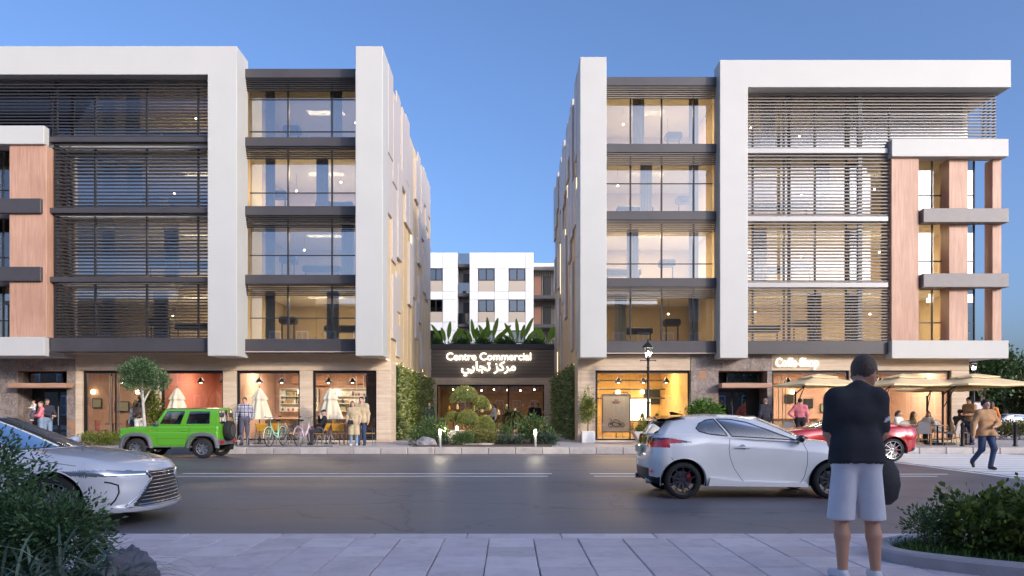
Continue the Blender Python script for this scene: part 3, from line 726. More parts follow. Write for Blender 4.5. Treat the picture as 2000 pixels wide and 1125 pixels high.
MB().box(CX - 4, CX + 4, YM + 7, YM + 7.1, FARZ, 3.6).build('back_wall', MALLW, MALL)
MB().box(CX - 4, CX + 4, YM + .5, YM + 7, 3.5, 3.6).build('ceiling', CEIL, MALL)
for x in (CX - 4, CX + 3.9): MB().box(x, x + .1, YM + .5, YM + 7, FARZ, 3.6).build('side_wall', MALLW, MALL)
rg = random.Random(5)
for k in range(12):
    x = CX - 3.2 + k * .58; z = rg.uniform(.6, 1.2)
    MB().cbox(x - .22, x + .22, YM + 4 + rg.uniform(0, 2), YM + 6.5, FARZ, z, .03).build('display_stand', [TABLEW, REDW, GOLD, FURN][rg.randrange(4)], MALL)
    MB().lathe([(.08, 0), (.11, .1), (.06, .3), (.04, .35)], 8, (x, YM + 5, z + .6)).build('display_jar', ITEMS[rg.randrange(4)], MALL)
for k in range(7):
    MB().ball((CX - 2.7 + k * .9, YM + 2.2 + (k % 3), 2.95), .05, 8, 6).build('ceiling_lamp', BULB, MALL)
for x in (CX - 2, CX + 2): panel_light('mall_light', (x, YM + 2.2, 3.47), 110, MALL, (1, .72, .42), 1.6, .5)
# roof terrace with glass rail
MB().box(CX - 3.95, CX + 3.95, YM + .6, 60, 5.35, 5.45).build('terrace', PAVE, MALL)

# ------------------------------------------------------------------ white apartment house behind
YR = 63.0
APT = thing('apartment_house', 'white panelled apartment house with dark windows behind the mall terrace', 'building', (CX, YR, 0), world=True)
APW = M('white_panel', (.80, .80, .81), .5, var=.03, vs=.5)
TAUPE = M('taupe_panel', (.47, .40, .33), .6)
zz = lambda y, d=YR: EYE - (y - 805) * d / FOC
MB().box(gx(700, YR), gx(893, YR) - .31, YR + .1, YR + 8, 0, zz(493) - .05).build('wall', M('joint_grey', (.35, .35, .36), .7), APT)
MB().box(gx(917, YR) + .02, gx(1042, YR) - .31, YR + .1, YR + 8, 0, zz(493) - .05).build('wall', _MC['joint_grey'], APT)
MB().box(gx(893, YR), gx(917, YR), YR + 2, YR + 8, 0, zz(513)).build('recess_wall', M('recess_grey', (.33, .32, .34), .7), APT)
MB().box(gx(1042, YR), gx(1200, YR), YR + 2.2, YR + 8, 0, zz(512)).build('side_wing', DARK, APT)
MB().box(gx(893, YR) - .3, gx(893, YR), YR + .095, YR + 8, 0, zz(493)).build('wall', APW, APT); MB().box(gx(1042, YR) - .3, gx(1042, YR), YR + .095, YR + 8, 0, zz(493)).build('wall', APW, APT)
rows = [493, 524, 569, 585, 629, 645.5, 690]
colsA = [(805, 838), (838, 864.5), (864.5, 892)]; colsB = [(917, 933.5), (933.5, 966), (966, 993.5), (993.5, 1026), (1026, 1041)]
WGL = glass_mat('apartment_glass', (.35, .40, .45), 1.6, .12)
for cols, wins in ((colsA, (1,)), (colsB, (1, 3))):
    for ci, (c0, c1) in enumerate(cols):
        for r0, r1 in zip(rows[:-1], rows[1:]):
            x0, x1, z1, z0 = gx(c0, YR), gx(c1, YR), zz(r0), zz(r1)
            if ci in wins and r0 in (524, 585, 645.5):
                zm = z1 - 24 * YR / FOC
                MB().box(x0 + .02, x1 - .02, YR + .1, YR + .14, zm, z1).build('window_back', BLACK, APT)
                w = MB(); t = .07
                w.box(x0 + .02, x0 + .02 + t, YR + .02, YR + .08, zm, z1); w.box(x1 - .02 - t, x1 - .02, YR + .02, YR + .08, zm, z1)
                w.box(x0 + .02 + t, x1 - .02 - t, YR + .02, YR + .08, z1 - t, z1); w.box(x0 + .02 + t, x1 - .02 - t, YR + .02, YR + .08, zm, zm + t); w.box((x0 + x1) / 2 - .05, (x0 + x1) / 2 + .05, YR + .02, YR + .08, zm + t, z1 - t)
                w = w.build('window', BLACK, APT); 
                MB().box(x0 + .09, x1 - .09, YR + .05, YR + .06, zm + t, z1 - t).build('pane', WGL, w)
                MB().cbox(x0 + .02, x1 - .02, YR + .02, YR + .09, z0 + .01, zm - .01, .01).build('panel', TAUPE, APT)
            else: MB().cbox(x0 + .012, x1 - .012, YR, YR + .09, z0 + .012, z1 - .012, .01).build('panel', APW, APT)
for y in (513, 571, 631):                                   # balconies in the recess, with doors
    z = zz(y)
    MB().box(gx(893.2, YR), gx(916.8, YR), YR + .6, YR + 2, z - .25, z).build('balcony_slab', DARK, APT)
    MB().box(gx(894, YR), gx(916, YR), YR + .62, YR + .64, z, z + .95).build('balcony_glass', WGL, APT)
    dz = zz(y + 58)
    MB().box(gx(902, YR), gx(916, YR), YR + 1.9, YR + 1.98, dz + .05, dz + 2.0).build('balcony_door', BLACK, APT)
for i in range(26):
    x = gx(1043, YR) + i * .16
    MB().box(x, x + .07, YR + 2.1, YR + 2.2, 4, zz(514)).build('corrugation', SLATL, APT)
for y in (512, 575, 632): MB().box(gx(1042, YR), gx(1120, YR), YR + .4, YR + 2.2, zz(y) - .3, zz(y)).build('canopy', APW if y == 512 else DARK, APT)
for (c, r0) in ((1052, 531), (1072, 531), (1052, 592), (1072, 592)):
    MB().box(gx(c - 7, YR), gx(c + 7, YR), YR + 2.0, YR + 2.09, zz(r0 + 40), zz(r0)).build('window', [BLACK, M('brown_blind', (.2, .1, .07), .6)][c == 1052], APT)
letters('sign_letters', 'Coffe-Shop', 1, .018, (gx(1557, 29.5), 29.50, px(0, 716, 29.55)[2]), 83 * 29.55 / FOC, RB, 1.3, M('sign_glow_soft', (1, .95, .85), emit=.62, ecol=(1, .95, .84)))

# ------------------------------------------------------------------ terrace across the street (behind the viewer; it shades the road and shows in the glass)
BRICK = M('brown_stone', (.26, .19, .14), .8, var=.2, vs=.6)
STONE2 = M('stone_trim', (.42, .35, .28), .8, var=.1)
def townhouse(x0, x1, h, label, seed):
    B = thing('town_house', label, 'house', ((x0 + x1) / 2, -16, 0), world=True); rg = random.Random(seed)
    MB().cbox(x0 + .01, x1 - .01, -28, -16, 0, h, .05).build('wall', BRICK, B)
    for z in (4.2, h - .5): MB().cbox(x0 - .0, x1 + .0, -15.99, -15.6, z, z + .4, .05).build('cornice', STONE2, B)
    n = max(2, int((x1 - x0) / 2.6)); st = (x1 - x0) / n
    for k in range(n):
        for j in range(int((h - 2) / 3.2)):
            x = x0 + (k + .5) * st; z = 1.2 + j * 3.3
            if z + 2 > h - .6: continue
            w = MB().box(x - .62, x + .62, -15.98, -15.85, z - .1, z); w.box(x - .62, x - .52, -15.98, -15.88, z, z + 1.9); w.box(x + .52, x + .62, -15.98, -15.88, z, z + 1.9); w.box(x - .62, x + .62, -15.98, -15.85, z + 1.9, z + 2.05); w.box(x - .03, x + .03, -15.97, -15.9, z, z + 1.9); w.box(x - .52, x + .52, -15.97, -15.9, z + .9, z + .96)
            w = w.build('window', M('window_white', (.7, .7, .68), .5), B)
            MB().box(x - .52, x + .52, -15.99, -15.96, z, z + 1.9).build('pane', M('pane_sky', (.25, .3, .36), .05, spec=.8), w)
for k, (a, b_, h) in enumerate([(-52, -34, 14), (-34, -20, 15.6), (-20, -8, 13.6), (-8, 5, 15.2), (5, 18, 13.8), (18, 30, 16.4), (30, 44, 15), (44, 70, 14)]):
    townhouse(a, b_, h * .93, f'brown stone town house reflected in the windows, {["first","second","third","fourth","fifth","sixth","seventh","eighth"][k]} from the left', k)
# ------------------------------------------------------------------ plants
def leaf_mesh(name, P, Nn, size, mat, parent=None, aspect=.5, seed=0, fold=.25, kind=None, szv=.35):
    """one small folded leaf at each point, pointing roughly along its normal"""
    rs = np.random.RandomState(seed); P = np.asarray(P, float); n = len(P)
    D = np.asarray(Nn, float) + rs.normal(0, .55, (n, 3)); D /= np.linalg.norm(D, axis=1)[:, None] + 1e-9
    A = np.cross(D, rs.normal(0, 1, (n, 3))); A /= np.linalg.norm(A, axis=1)[:, None] + 1e-9
    Bn = np.cross(D, A); L = size * (1 + rs.uniform(-szv, szv, (n, 1)))
    V = np.stack([P, P + D * L * .5 + A * L * aspect * .5 + Bn * L * fold * .3, P + D * L, P + D * L * .5 - A * L * aspect * .5 + Bn * L * fold * .3], 1).reshape(-1, 3)
    i = np.arange(n) * 4; F = np.stack([np.stack([i, i + 1, i + 2], 1), np.stack([i, i + 2, i + 3], 1)], 1).reshape(-1, 3)
    return raw_mesh(name, V, F, mat, parent, kind)
def raw_mesh(name, V, F, mat, parent=None, kind=None, smooth=False, mi=None):
    V = np.asarray(V, np.float32); F = np.asarray(F, np.int32); k = F.shape[1]
    me = bpy.data.meshes.new(name); me.vertices.add(len(V)); me.vertices.foreach_set('co', V.ravel())
    me.loops.add(F.size); me.loops.foreach_set('vertex_index', F.ravel())
    me.polygons.add(len(F)); me.polygons.foreach_set('loop_start', np.arange(len(F), dtype=np.int32) * k)
    for m in (mat if isinstance(mat, (list, tuple)) else [mat]): me.materials.append(m)
    if mi is not None: me.polygons.foreach_set('material_index', np.asarray(mi, np.int32))
    if smooth: me.polygons.foreach_set('use_smooth', np.ones(len(F), bool))
    me.update(calc_edges=True); me.validate()
    o = link(name, me, parent)
    if kind: o['kind'] = kind
    return o
def clumps(ells, n, per, cr, seed, inner=.72, flat=None):
    """leaf points gathered in clumps over the shells of ellipsoids (cx,cy,cz,rx,ry,rz)"""
    rs = np.random.RandomState(seed); P, Nn = [], []
    w = np.array([e[3] * e[4] + e[3] * e[5] + e[4] * e[5] for e in ells]); w /= w.sum()
    for k in range(n):
        e = ells[rs.choice(len(ells), p=w)]; c = np.array(e[:3]); r = np.array(e[3:])
        d = rs.normal(0, 1, 3); d /= np.linalg.norm(d)
        if flat is not None and d[2] < flat: d[2] = abs(d[2]) * .3 + flat; d /= np.linalg.norm(d)
        q = c + d * r * rs.uniform(inner, 1.06)
        m = max(3, int(per * rs.uniform(.6, 1.4)))
        g = rs.normal(0, 1, (m, 3)) * cr * rs.uniform(.7, 1.25)
        P.append(q + g); Nn.append(np.tile(d, (m, 1)) * .8 + g / (cr * 2) + (0, 0, .25))
    return np.concatenate(P), np.concatenate(Nn)
def blades(name, bases, L, w, mat, parent, seed, spread=.8, segs=5, droop=1.2, lift=.35, kind=None):
    """arching strap leaves"""
    rs = np.random.RandomState(seed); V, F = [], []
    for b in bases:
        a = rs.uniform(0, 2 * math.pi); l = L * rs.uniform(.6, 1.15); el = rs.uniform(lift, 1.45)
        d = np.array([math.cos(a), math.sin(a), 0]); sd = np.array([-math.sin(a), math.cos(a), 0]); p = np.array(b, float); th = el
        for k in range(segs + 1):
            ww = w * (.6 + .4 * k / segs * 2 if k < segs * .4 else 1 - ((k / segs - .4) / .6) ** 1.6) * .5 + .0008
            V += [p - sd * ww, p + sd * ww]
            p = p + (d * math.cos(th) * spread + np.array([0, 0, math.sin(th)])) * l / segs; th -= droop / segs * rs.uniform(.6, 1.4)
        o = len(V) - 2 * (segs + 1)
        F += [(o + 2 * k, o + 2 * k + 1, o + 2 * k + 3, o + 2 * k + 2) for k in range(segs)]
    return raw_mesh(name, V, F, mat, parent, kind, smooth=True)
def stems(ells, base, n, r, seed, mat, parent, name='stem'):
    rs = random.Random(seed); mb = MB()
    for k in range(n):
        e = ells[rs.randrange(len(ells))]; t = Vector((e[0] + rs.uniform(-.5, .5) * e[3], e[1] + rs.uniform(-.5, .5) * e[4], e[2] + rs.uniform(-.2, .6) * e[5]))
        b = Vector(base) + Vector((rs.uniform(-.4, .4) * e[3], rs.uniform(-.4, .4) * e[4], 0))
        mb.tube([b, b.lerp(t, .5) + Vector((rs.uniform(-.05, .05), rs.uniform(-.05, .05), 0)), t], [r, r * .7, r * .3], 5)
    return mb.build(name, mat, parent, smooth=True)
BARK = M('bark', (.17, .12, .085), .9, var=.3, vs=9, bump=.5, bs=30)
PALEBARK = M('pale_bark', (.50, .46, .42), .85, var=.25, vs=8, bump=.3, bs=30)
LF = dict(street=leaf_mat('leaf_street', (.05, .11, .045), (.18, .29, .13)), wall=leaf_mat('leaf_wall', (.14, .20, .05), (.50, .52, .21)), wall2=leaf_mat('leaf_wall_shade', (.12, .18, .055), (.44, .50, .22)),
          dark=leaf_mat('leaf_dark', (.03, .07, .03), (.14, .25, .10)), hedge=leaf_mat('leaf_hedge', (.09, .13, .02), (.32, .36, .07)), shrub=leaf_mat('leaf_shrub', (.05, .10, .03), (.18, .27, .09)),
          cloud=leaf_mat('leaf_cloud', (.22, .25, .06), (.55, .54, .18)), yel=leaf_mat('leaf_yellow', (.16, .17, .04), (.40, .38, .12)), blue=leaf_mat('leaf_bluegrey', (.035, .06, .045), (.14, .19, .14)),
          ban=leaf_mat('leaf_banana', (.10, .24, .02), (.38, .52, .08), .35, .4), tree=leaf_mat('leaf_tree', (.015, .04, .012), (.07, .12, .035)), olive=leaf_mat('leaf_olive', (.05, .065, .02), (.17, .18, .06)),
          near=leaf_mat('leaf_near_hedge', (.04, .08, .016), (.23, .29, .06)), strap=leaf_mat('leaf_strap', (.02, .045, .028), (.19, .25, .17), .35, .1), bright=leaf_mat('leaf_bright', (.05, .13, .02), (.2, .36, .07)))
def bush(name, label, ells, base, n, per, cr, size, lf, seed, cat='shrub', aspect=.5, ns=8, sr=.012, flat=-.2, inner=.72, group=None, part='foliage'):
    T = thing(name, label, cat, base, group=group, world=True)
    P, Nn = clumps(ells, n, per, cr, seed, inner, flat); P[:, 2] = np.maximum(P[:, 2], base[2] + .02)
    leaf_mesh(part, P, Nn, size, LF[lf] if isinstance(lf, str) else lf, T, aspect, seed)
    stems(ells, base, ns, sr, seed, BARK, T); return T

# street tree by the green car
b = px(284, 869, 27); b = (b[0], 27.0, FARZ)
T = thing('street_tree', 'small street tree with pale trunk and round clipped crown beside the green car', 'tree', b, world=True)
c1, c2, c3 = px(266, 733, 27), px(304, 742, 27), px(280, 722, 27)
el = [(c1[0], 27, c1[2], .56, .55, .50), (c2[0], 27.1, c2[2], .36, .4, .34), (c3[0], 26.9, c3[2], .38, .4, .36)]
P, Nn = clumps(el, 300, 32, .085, 21, .5); leaf_mesh('crown', P, Nn, .07, LF['street'], T, .55, 1)
tr = MB().tube([b, (b[0] - .03, 27, 1.0), (b[0] - .09, 27, 1.75), (b[0] - .1, 27, 2.25)], [.075, .06, .05, .04], 9)
for e in el: tr.tube([(b[0] - .09, 27, 1.8), (e[0] * .6 + (b[0] - .1) * .4, e[1], e[2] - .25), (e[0], e[1], e[2] + .1)], [.04, .028, .01], 6)
tr.build('trunk', PALEBARK, T, smooth=True)
a = px(292, 800, 28.6); bush('tall_shrub', 'yellow green upright shrub behind the pale trunk of the street tree', [(a[0], 28.6, 1.3, .42, .35, .95)], (a[0], 28.6, FARZ), 120, 16, .11, .12, 'hedge', 5, ns=12)
for k, x in enumerate((172, 199, 228)):
    a = gx(x, 26.6); bush('low_hedge', ['rounded low green hedge plant nearest the marble entrance', 'middle rounded low green hedge plant before the shop window', 'rounded low green hedge plant touching the green car bonnet'][k],
        [(a, 26.6, .40, .34, .30, .24)], (a, 26.6, FARZ), 90, 16, .07, .065, 'hedge', 30 + k, group='low hedge plants along the shop window')
# green walls in the passage
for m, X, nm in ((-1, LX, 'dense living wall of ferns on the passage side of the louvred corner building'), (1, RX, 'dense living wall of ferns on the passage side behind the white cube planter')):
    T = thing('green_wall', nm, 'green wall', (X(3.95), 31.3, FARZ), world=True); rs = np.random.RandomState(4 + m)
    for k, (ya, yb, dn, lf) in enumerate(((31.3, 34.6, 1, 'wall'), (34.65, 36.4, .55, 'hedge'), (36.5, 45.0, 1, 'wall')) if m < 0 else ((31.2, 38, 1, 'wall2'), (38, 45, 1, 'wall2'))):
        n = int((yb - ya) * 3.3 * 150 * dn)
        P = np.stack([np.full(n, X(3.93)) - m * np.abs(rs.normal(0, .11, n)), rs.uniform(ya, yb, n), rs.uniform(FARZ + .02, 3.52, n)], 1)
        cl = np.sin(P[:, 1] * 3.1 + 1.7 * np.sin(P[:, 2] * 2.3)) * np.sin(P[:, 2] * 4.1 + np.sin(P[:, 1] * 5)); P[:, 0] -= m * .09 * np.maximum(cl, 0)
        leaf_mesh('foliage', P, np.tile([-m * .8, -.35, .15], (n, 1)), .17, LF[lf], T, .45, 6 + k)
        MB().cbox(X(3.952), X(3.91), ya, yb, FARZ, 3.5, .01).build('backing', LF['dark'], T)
# garden bed in the passage
MB_ = MB(); pts = [(gx(808, 25.6), 25.5), (gx(1078, 25.6), 25.5), (gx(1072, 31), 31), (gx(1040, 36), 36), (gx(880, 36), 36), (gx(830, 31), 31)]
struct('planting_bed', MB_.prism(pts, FARZ - .01, FARZ + .05, axis='z'), M('soil', (.10, .075, .05), .95, var=.3, vs=5, bump=.6, bs=20), fixn=True)
a = px(842, 845, 27); bush('garden_shrub', 'dark green loose shrub in the garden bed beside the left living wall', [(a[0], 27, .62, .56, .45, .52), (a[0] - .1, 26.7, .45, .6, .3, .25)], (a[0], 27, FARZ), 170, 16, .11, .11, 'shrub', 41, aspect=.35)
a = px(1044, 845, 27.4); bush('garden_shrub', 'dark green rounded shrub in the garden bed beside the right path', [(a[0], 27.4, .68, .52, .45, .55), (a[0] + .3, 26.9, .4, .4, .3, .22)], (a[0], 27.4, FARZ), 170, 16, .11, .11, 'shrub', 42, aspect=.35)
def rock(name, label, c, r, seed, mat):
    me = bpy.data.meshes.new(name); bm = bmesh.new(); bmesh.ops.create_icosphere(bm, subdivisions=5, radius=1); rs = np.random.RandomState(seed)
    pl = rs.normal(0, 1, (16, 3)); pl /= np.linalg.norm(pl, axis=1)[:, None]; off = rs.uniform(.66, .95, 16)
    for v in bm.verts:
        p = np.array(v.co); s = pl @ p; k = 1.0
        for q, o_ in zip(s, off):
            if q > o_: k = min(k, o_ / q)
        k *= 1 + .16 * noise.fractal(Vector(p * 2.2 + seed), 1.0, 2.1, 5) + .05 * abs(noise.noise(Vector(p * 6 + seed)))
        v.co = Vector(p * k * np.array(r)) 
    bm.to_mesh(me); bm.free(); smooth_mesh(me, 22); me.materials.append(mat); o = link(name, me); o.location = c; return tag(o, label, 'rock')
ROCK = M('grey_rock', (.30, .29, .31), .75, var=.3, vs=3, bump=.5, bs=14); ROCKP = M('pale_rock', (.50, .45, .38), .8, var=.2, vs=4, bump=.4, bs=16)
rock('boulder', 'small grey jagged boulder at the kerb end of the garden bed', (gx(832, 26), 26, .3), (.42, .3, .24), 3, ROCK)
rock('boulder', 'pale rounded boulder behind the garden bollard lights', (gx(889, 27.6), 27.6, .42), (.38, .3, .34), 4, ROCKP)
rock('stepping_stone', 'flat pale stone slab at the front of the garden bed', (gx(936, 26), 26, .27), (.62, .25, .07), 5, ROCKP)
# cloud pruned tree
T = thing('cloud_tree', 'cloud pruned tree with five domed olive green pads in the garden bed', 'tree', (gx(912, 28.6), 28.6, FARZ), world=True)
pads = [(908, 783, 27, 27), (939, 798, 16, 24), (884, 823, 15, 18), (914, 829, 21, 27), (946, 838, 19, 25)]
tk = MB(); bx_, bz_ = gx(912, 28.6), FARZ
tk.tube([(bx_, 28.6, bz_), (bx_ + .05, 28.6, .7), (bx_ - .1, 28.6, 1.0), (bx_ - .02, 28.6, 1.5), (bx_ - .15, 28.6, 1.8)], [.08, .07, .06, .05, .035], 8)
for k, (x, y, rx, h) in enumerate(pads):
    c = px(x, y, 28.6); yy = 28.6 + (-.15, .2, .1, -.2, .05)[k]; rx_, hh = rx * 28.6 / FOC * 1.0, h * 28.6 / FOC
    rs = np.random.RandomState(50 + k); n = 4200
    d = rs.normal(0, 1, (n, 3)); d /= np.linalg.norm(d, axis=1)[:, None]; d[:, 2] = np.where(d[:, 2] < -.15, -d[:, 2], d[:, 2])
    lump = 1 + .06 * np.sin(d[:, 0] * 7 + k) * np.sin(d[:, 1] * 6) + rs.normal(0, .025, n)
    P = np.array([c[0], yy, c[2]]) + d * np.array([rx_, rx_ * .9, hh]) * lump[:, None]
    leaf_mesh('crown', P, d + (0, 0, .3), .055, LF['cloud'], T, .35, 60 + k)
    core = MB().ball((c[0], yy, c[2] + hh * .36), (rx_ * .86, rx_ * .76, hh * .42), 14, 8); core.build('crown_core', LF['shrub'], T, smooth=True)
    tk.tube([(bx_ - .05, 28.6, .95 + .12 * (k < 2)), ((bx_ + c[0]) / 2, yy, (c[2] + 1.1) / 2), (c[0], yy, c[2] + .05)], [.04, .03, .02], 6)
tk.build('trunk', BARK, T, smooth=True)
for k, (x, y, d, r, lf, lab) in enumerate([(925, 858, 27.2, .36, 'yel', 'yellow green feathery juniper under the cloud pruned tree'), (952, 862, 26.8, .34, 'yel', 'second yellowish juniper, nearer the flat stone'),
        (905, 868, 26.2, .3, 'shrub', 'low green ground shrub before the pale boulder'), (975, 838, 29.5, .45, 'shrub', 'dark shrub behind the junipers in the garden bed'), (1068, 858, 26.6, .26, 'blue', 'small grey green shrub at the right end of the garden bed')]):
    a = gx(x, d); bush('low_shrub', lab, [(a, d, FARZ + r * .75, r, r * .8, r * .75)], (a, d, FARZ), 90, 16, .07, .10, lf, 70 + k, aspect=.22)
for k, (x, d, L, lab) in enumerate([(985, 26.6, .55, 'spiky blue grey grass tuft in the middle of the garden bed'), (1010, 26.4, .6, 'larger blue grey grass tuft beside the right garden shrub'), (865, 26.3, .4, 'short grey green grass tuft beside the jagged boulder'), (962, 27.4, .5, 'dark grass tuft below the palm plant')]):
    T = thing('grass_tuft', lab, 'grass', (gx(x, d), d, FARZ + .03), world=True); rg = random.Random(k)
    blades('blades', [(gx(x, d) + rg.gauss(0, .12), d + rg.gauss(0, .1), FARZ + .02) for _ in range(200)], L, .02, LF['blue'], T, 80 + k)
T = thing('palm_plant', 'drooping brown green palm plant in front of the mall window', 'plant', (gx(1000, 31), 31, FARZ), world=True)
bl = blades('fronds', [(gx(1000, 31) + random.gauss(0, .08), 31 + random.gauss(0, .08), 1.05 + random.uniform(-.2, .25)) for _ in range(230)], 1.0, .085, LF['olive'], T, 91, spread=.8, droop=2.6, lift=.2)
MB().tube([(gx(1000, 31), 31, FARZ), (gx(1000, 31), 31, 1.2)], [.1, .07], 8).build('trunk', BARK, T, smooth=True)
# bollard lights
def bollard_light(x, yb, yt, label):
    d = FOC * (EYE - FARZ - .04) / (yb - 805); X0 = gx(x, d); h = (yb - yt) * d / FOC
    T = thing('bollard_light', label, 'garden light', (X0, d, FARZ + .04), group='garden bollard lights')
    MB().lathe([(.045, 0), (.045, h - .2), (.05, h - .2)], 12).build('post', SILVER, T, smooth=40)
    MB().lathe([(.042, h - .2), (.042, h - .03)], 12).build('lamp', M('bollard_glow', (1, .95, .85), emit=9, ecol=(1, .93, .8)), T, smooth=40)
    q = point('garden_light', (0, -.12, h - .1), 7, None, (1, .86, .62), .05); q.parent = T
    MB().lathe([(.055, h - .03), (.055, h)], 12).build('cap', SILVER, T, smooth=40)
bollard_light(859.5, 873, 837.5, 'tall garden bollard light nearest the jagged boulder'); bollard_light(868.5, 866, 834, 'garden bollard light just behind the tallest one')
bollard_light(892.5, 861, 831, 'garden bollard light behind the pale boulder'); bollard_light(1045.5, 873, 838, 'garden bollard light before the right garden shrub')
# terrace plants
rg = random.Random(15)
def paddle(mb, base, tip, w, bend, mi=0):
    base, tip = Vector(base), Vector(tip); d = tip - base; sd = d.cross(Vector((0, 1, 0))); 
    if sd.length < 1e-3: sd = Vector((1, 0, 0))
    sd = (sd.normalized() + Vector((0, rg.uniform(-.6, .6), 0))).normalized(); rows_ = []
    for k in range(9):
        t = k / 8; p = base.lerp(tip, t) + Vector((bend * t * t, 0, -.18 * abs(bend) * t * t)); ww = w * (.04 if t < .38 else math.sin(math.pi * min(1, (t - .36) / .66)) ** .7) * .5 + .012
        rows_.append([p - sd * ww, p + Vector((0, .03, -.02 if t > .38 else 0)), p + sd * ww])
    mb.grid(rows_, mi)
for k, (x, h) in enumerate([(873, 46), (928, 52), (957, 50), (1014, 52), (1066, 46)]):
    d = 46.6; a = gx(x, d); T = thing('banana_plant', ['broad leaved banana plant at the left end of the terrace', 'tall banana plant second from the left on the terrace', 'tall banana plant above the sign centre, third on the terrace', 'bright banana plant fourth along the terrace', 'banana plant at the right end of the terrace'][k], 'plant', (a, d, 5.46), world=True)
    mb = MB()
    for j in range(6):
        an = -1.1 + 2.2 * j / 5 + rg.uniform(-.15, .15); L = h * d / FOC * rg.uniform(.75, 1.25)
        paddle(mb, (a + an * .08, d + rg.uniform(-.2, .2), 5.46), (a + math.sin(an) * L * .62, d + rg.uniform(-.3, .3), 5.5 + L * (.75 + .3 * math.cos(an))), .27, an * .30)
    mb.build('leaves', LF['ban'], T, smooth=True)
for k, x in enumerate((852, 895, 906, 943, 980, 992, 1038, 1050)):
    d = 46.3; a = gx(x, d); bush('terrace_shrub', f'low leafy shrub on the terrace, {["first", "second", "third", "fourth", "fifth", "sixth", "seventh", "eighth"][k]} from the left between the banana plants', [(a, d, 5.75, .34, .3, .26)], (a, d, 5.45), 60, 12, .12, .19, ('shrub', 'bright')[k % 3 == 1], 130 + k, aspect=.3, group='low terrace shrubs')
# planters on the right
WPL = M('white_planter', (.80, .78, .76), .45); CPL = M('concrete_planter', (.60, .54, .50), .6, var=.08)
d = 29.05; a = gx(1148, d)
T = thing('cube_planter', 'white cube planter with a diamond shaped evergreen by the golden shop', 'planter', (a, d, FARZ), world=True)
MB().cbox(a - .26, a + .26, d - .26, d + .26, FARZ, .68, .012).build('box', WPL, T)
P, Nn = clumps([(a, d, 1.55, .28, .26, .50), (a, d, 1.95, .16, .15, .42)], 150, 15, .07, 44, .5); leaf_mesh('foliage', P, Nn, .085, LF['hedge'], T, .4, 44)
MB().tube([(a, d, .6), (a + .02, d, 1.5)], [.03, .015], 6).build('stem', BARK, T)
d = 26.9; a = gx(1272, d)
T = thing('tapered_planter', 'tapered concrete planter with two small conifers at the lamp post foot', 'planter', (a, d, FARZ), world=True)
z1 = .73
MB().add([(a - .42, d - .3, FARZ), (a + .42, d - .3, FARZ), (a + .42, d + .3, FARZ), (a - .42, d + .3, FARZ), (a - .72, d - .42, z1), (a + .72, d - .42, z1), (a + .72, d + .42, z1), (a - .72, d + .42, z1)], [(3, 2, 1, 0), (4, 5, 6, 7), (0, 1, 5, 4), (1, 2, 6, 5), (2, 3, 7, 6), (3, 0, 4, 7)]).build('box', CPL, T)
P, Nn = clumps([(a, d, z1 + .05, .7, .4, .12)], 110, 14, .06, 46); leaf_mesh('foliage', P, Nn, .07, LF['shrub'], T, .3, 46)
for k, dx in enumerate((-.34, .22)):
    rs = np.random.RandomState(k); n = 900; t = rs.uniform(0, 1, n) ** 1.4; an = rs.uniform(0, 6.28, n); r_ = (1 - t) * .22 * rs.uniform(.6, 1.1, n)
    P = np.stack([a + dx + r_ * np.cos(an), d + r_ * np.sin(an), z1 + .02 + t * .62], 1); leaf_mesh('conifer', P, np.stack([np.cos(an), np.sin(an), np.full(n, 1.2)], 1), .075, LF['hedge'], T, .3, 48 + k)
d = 27.6; a = gx(1376, d)
T = bush('round_shrub', 'bright green round shrub behind the white hatchback roof', [(a, d, 1.42, .55, .45, .42)], (a, d, .8), 150, 18, .09, .10, 'bright', 52)
MB().lathe([(.25, FARZ), (.36, .85), (.33, .85), (.3, .8)], 18, (a, d, 0)).build('pot', CPL, T, smooth=40)
# trees beyond the corner
for k, (x, y, d, r, h, lf, lab) in enumerate([(1915, 745, 44, 1.75, 2.2, 'tree', 'dark leafy tree behind the right corner of the coffee shop'), (1962, 735, 56, 2.6, 2.7, 'tree', 'tall dark tree further back beyond the street corner'), (1995, 775, 47, 1.5, 2.0, 'olive', 'olive toned tree at the right edge of the picture'), (2090, 735, 60, 3.4, 3.2, 'tree', 'broad tree beyond the right picture edge'), (1935, 790, 70, 3.5, 2.4, 'tree', 'wide dark tree far down the side street')]):
    c = px(x, y, d); rs = np.random.RandomState(k); el = [(c[0] + rs.uniform(-.6, .6) * r, d + rs.uniform(-.5, .5) * r, c[2] + rs.uniform(-.6, .6) * h * .8, r * rs.uniform(.4, .6), r * .5, h * rs.uniform(.35, .5)) for _ in range(8)]
    T = thing('broadleaf_tree', lab, 'tree', (c[0], d, 0), world=True)
    P, Nn = clumps(el, 330, 20, .26 * r / 2, 100 + k, .5); leaf_mesh('crown', P, Nn, .22 * max(1, r / 2), LF[lf], T, .6, 100 + k)
    t = MB().tube([(c[0], d, 0), (c[0] + .1, d, c[2] * .5), (c[0], d, c[2])], [.2, .15, .08], 8)
    for e in el: t.tube([(c[0], d, c[2] * .55), ((c[0] + e[0]) / 2, e[1], (c[2] + e[2]) / 2 - .2), e[:3]], [.1, .06, .02], 5)
    t.build('trunk', BARK, T, smooth=True)
for k, (x, d) in enumerate(((1958, 32), (1992, 32), (2030, 32), (2070, 32))):
    a = gx(x, d); bush('street_hedge', f'low dark hedge behind the chain bollards, {["first", "second", "third", "fourth"][k]} from the coffee shop corner', [(a, d, .62, .55, .4, .36)], (a, d, FARZ), 100, 16, .1, .1, 'olive', 150 + k, group='low hedge beyond the corner')
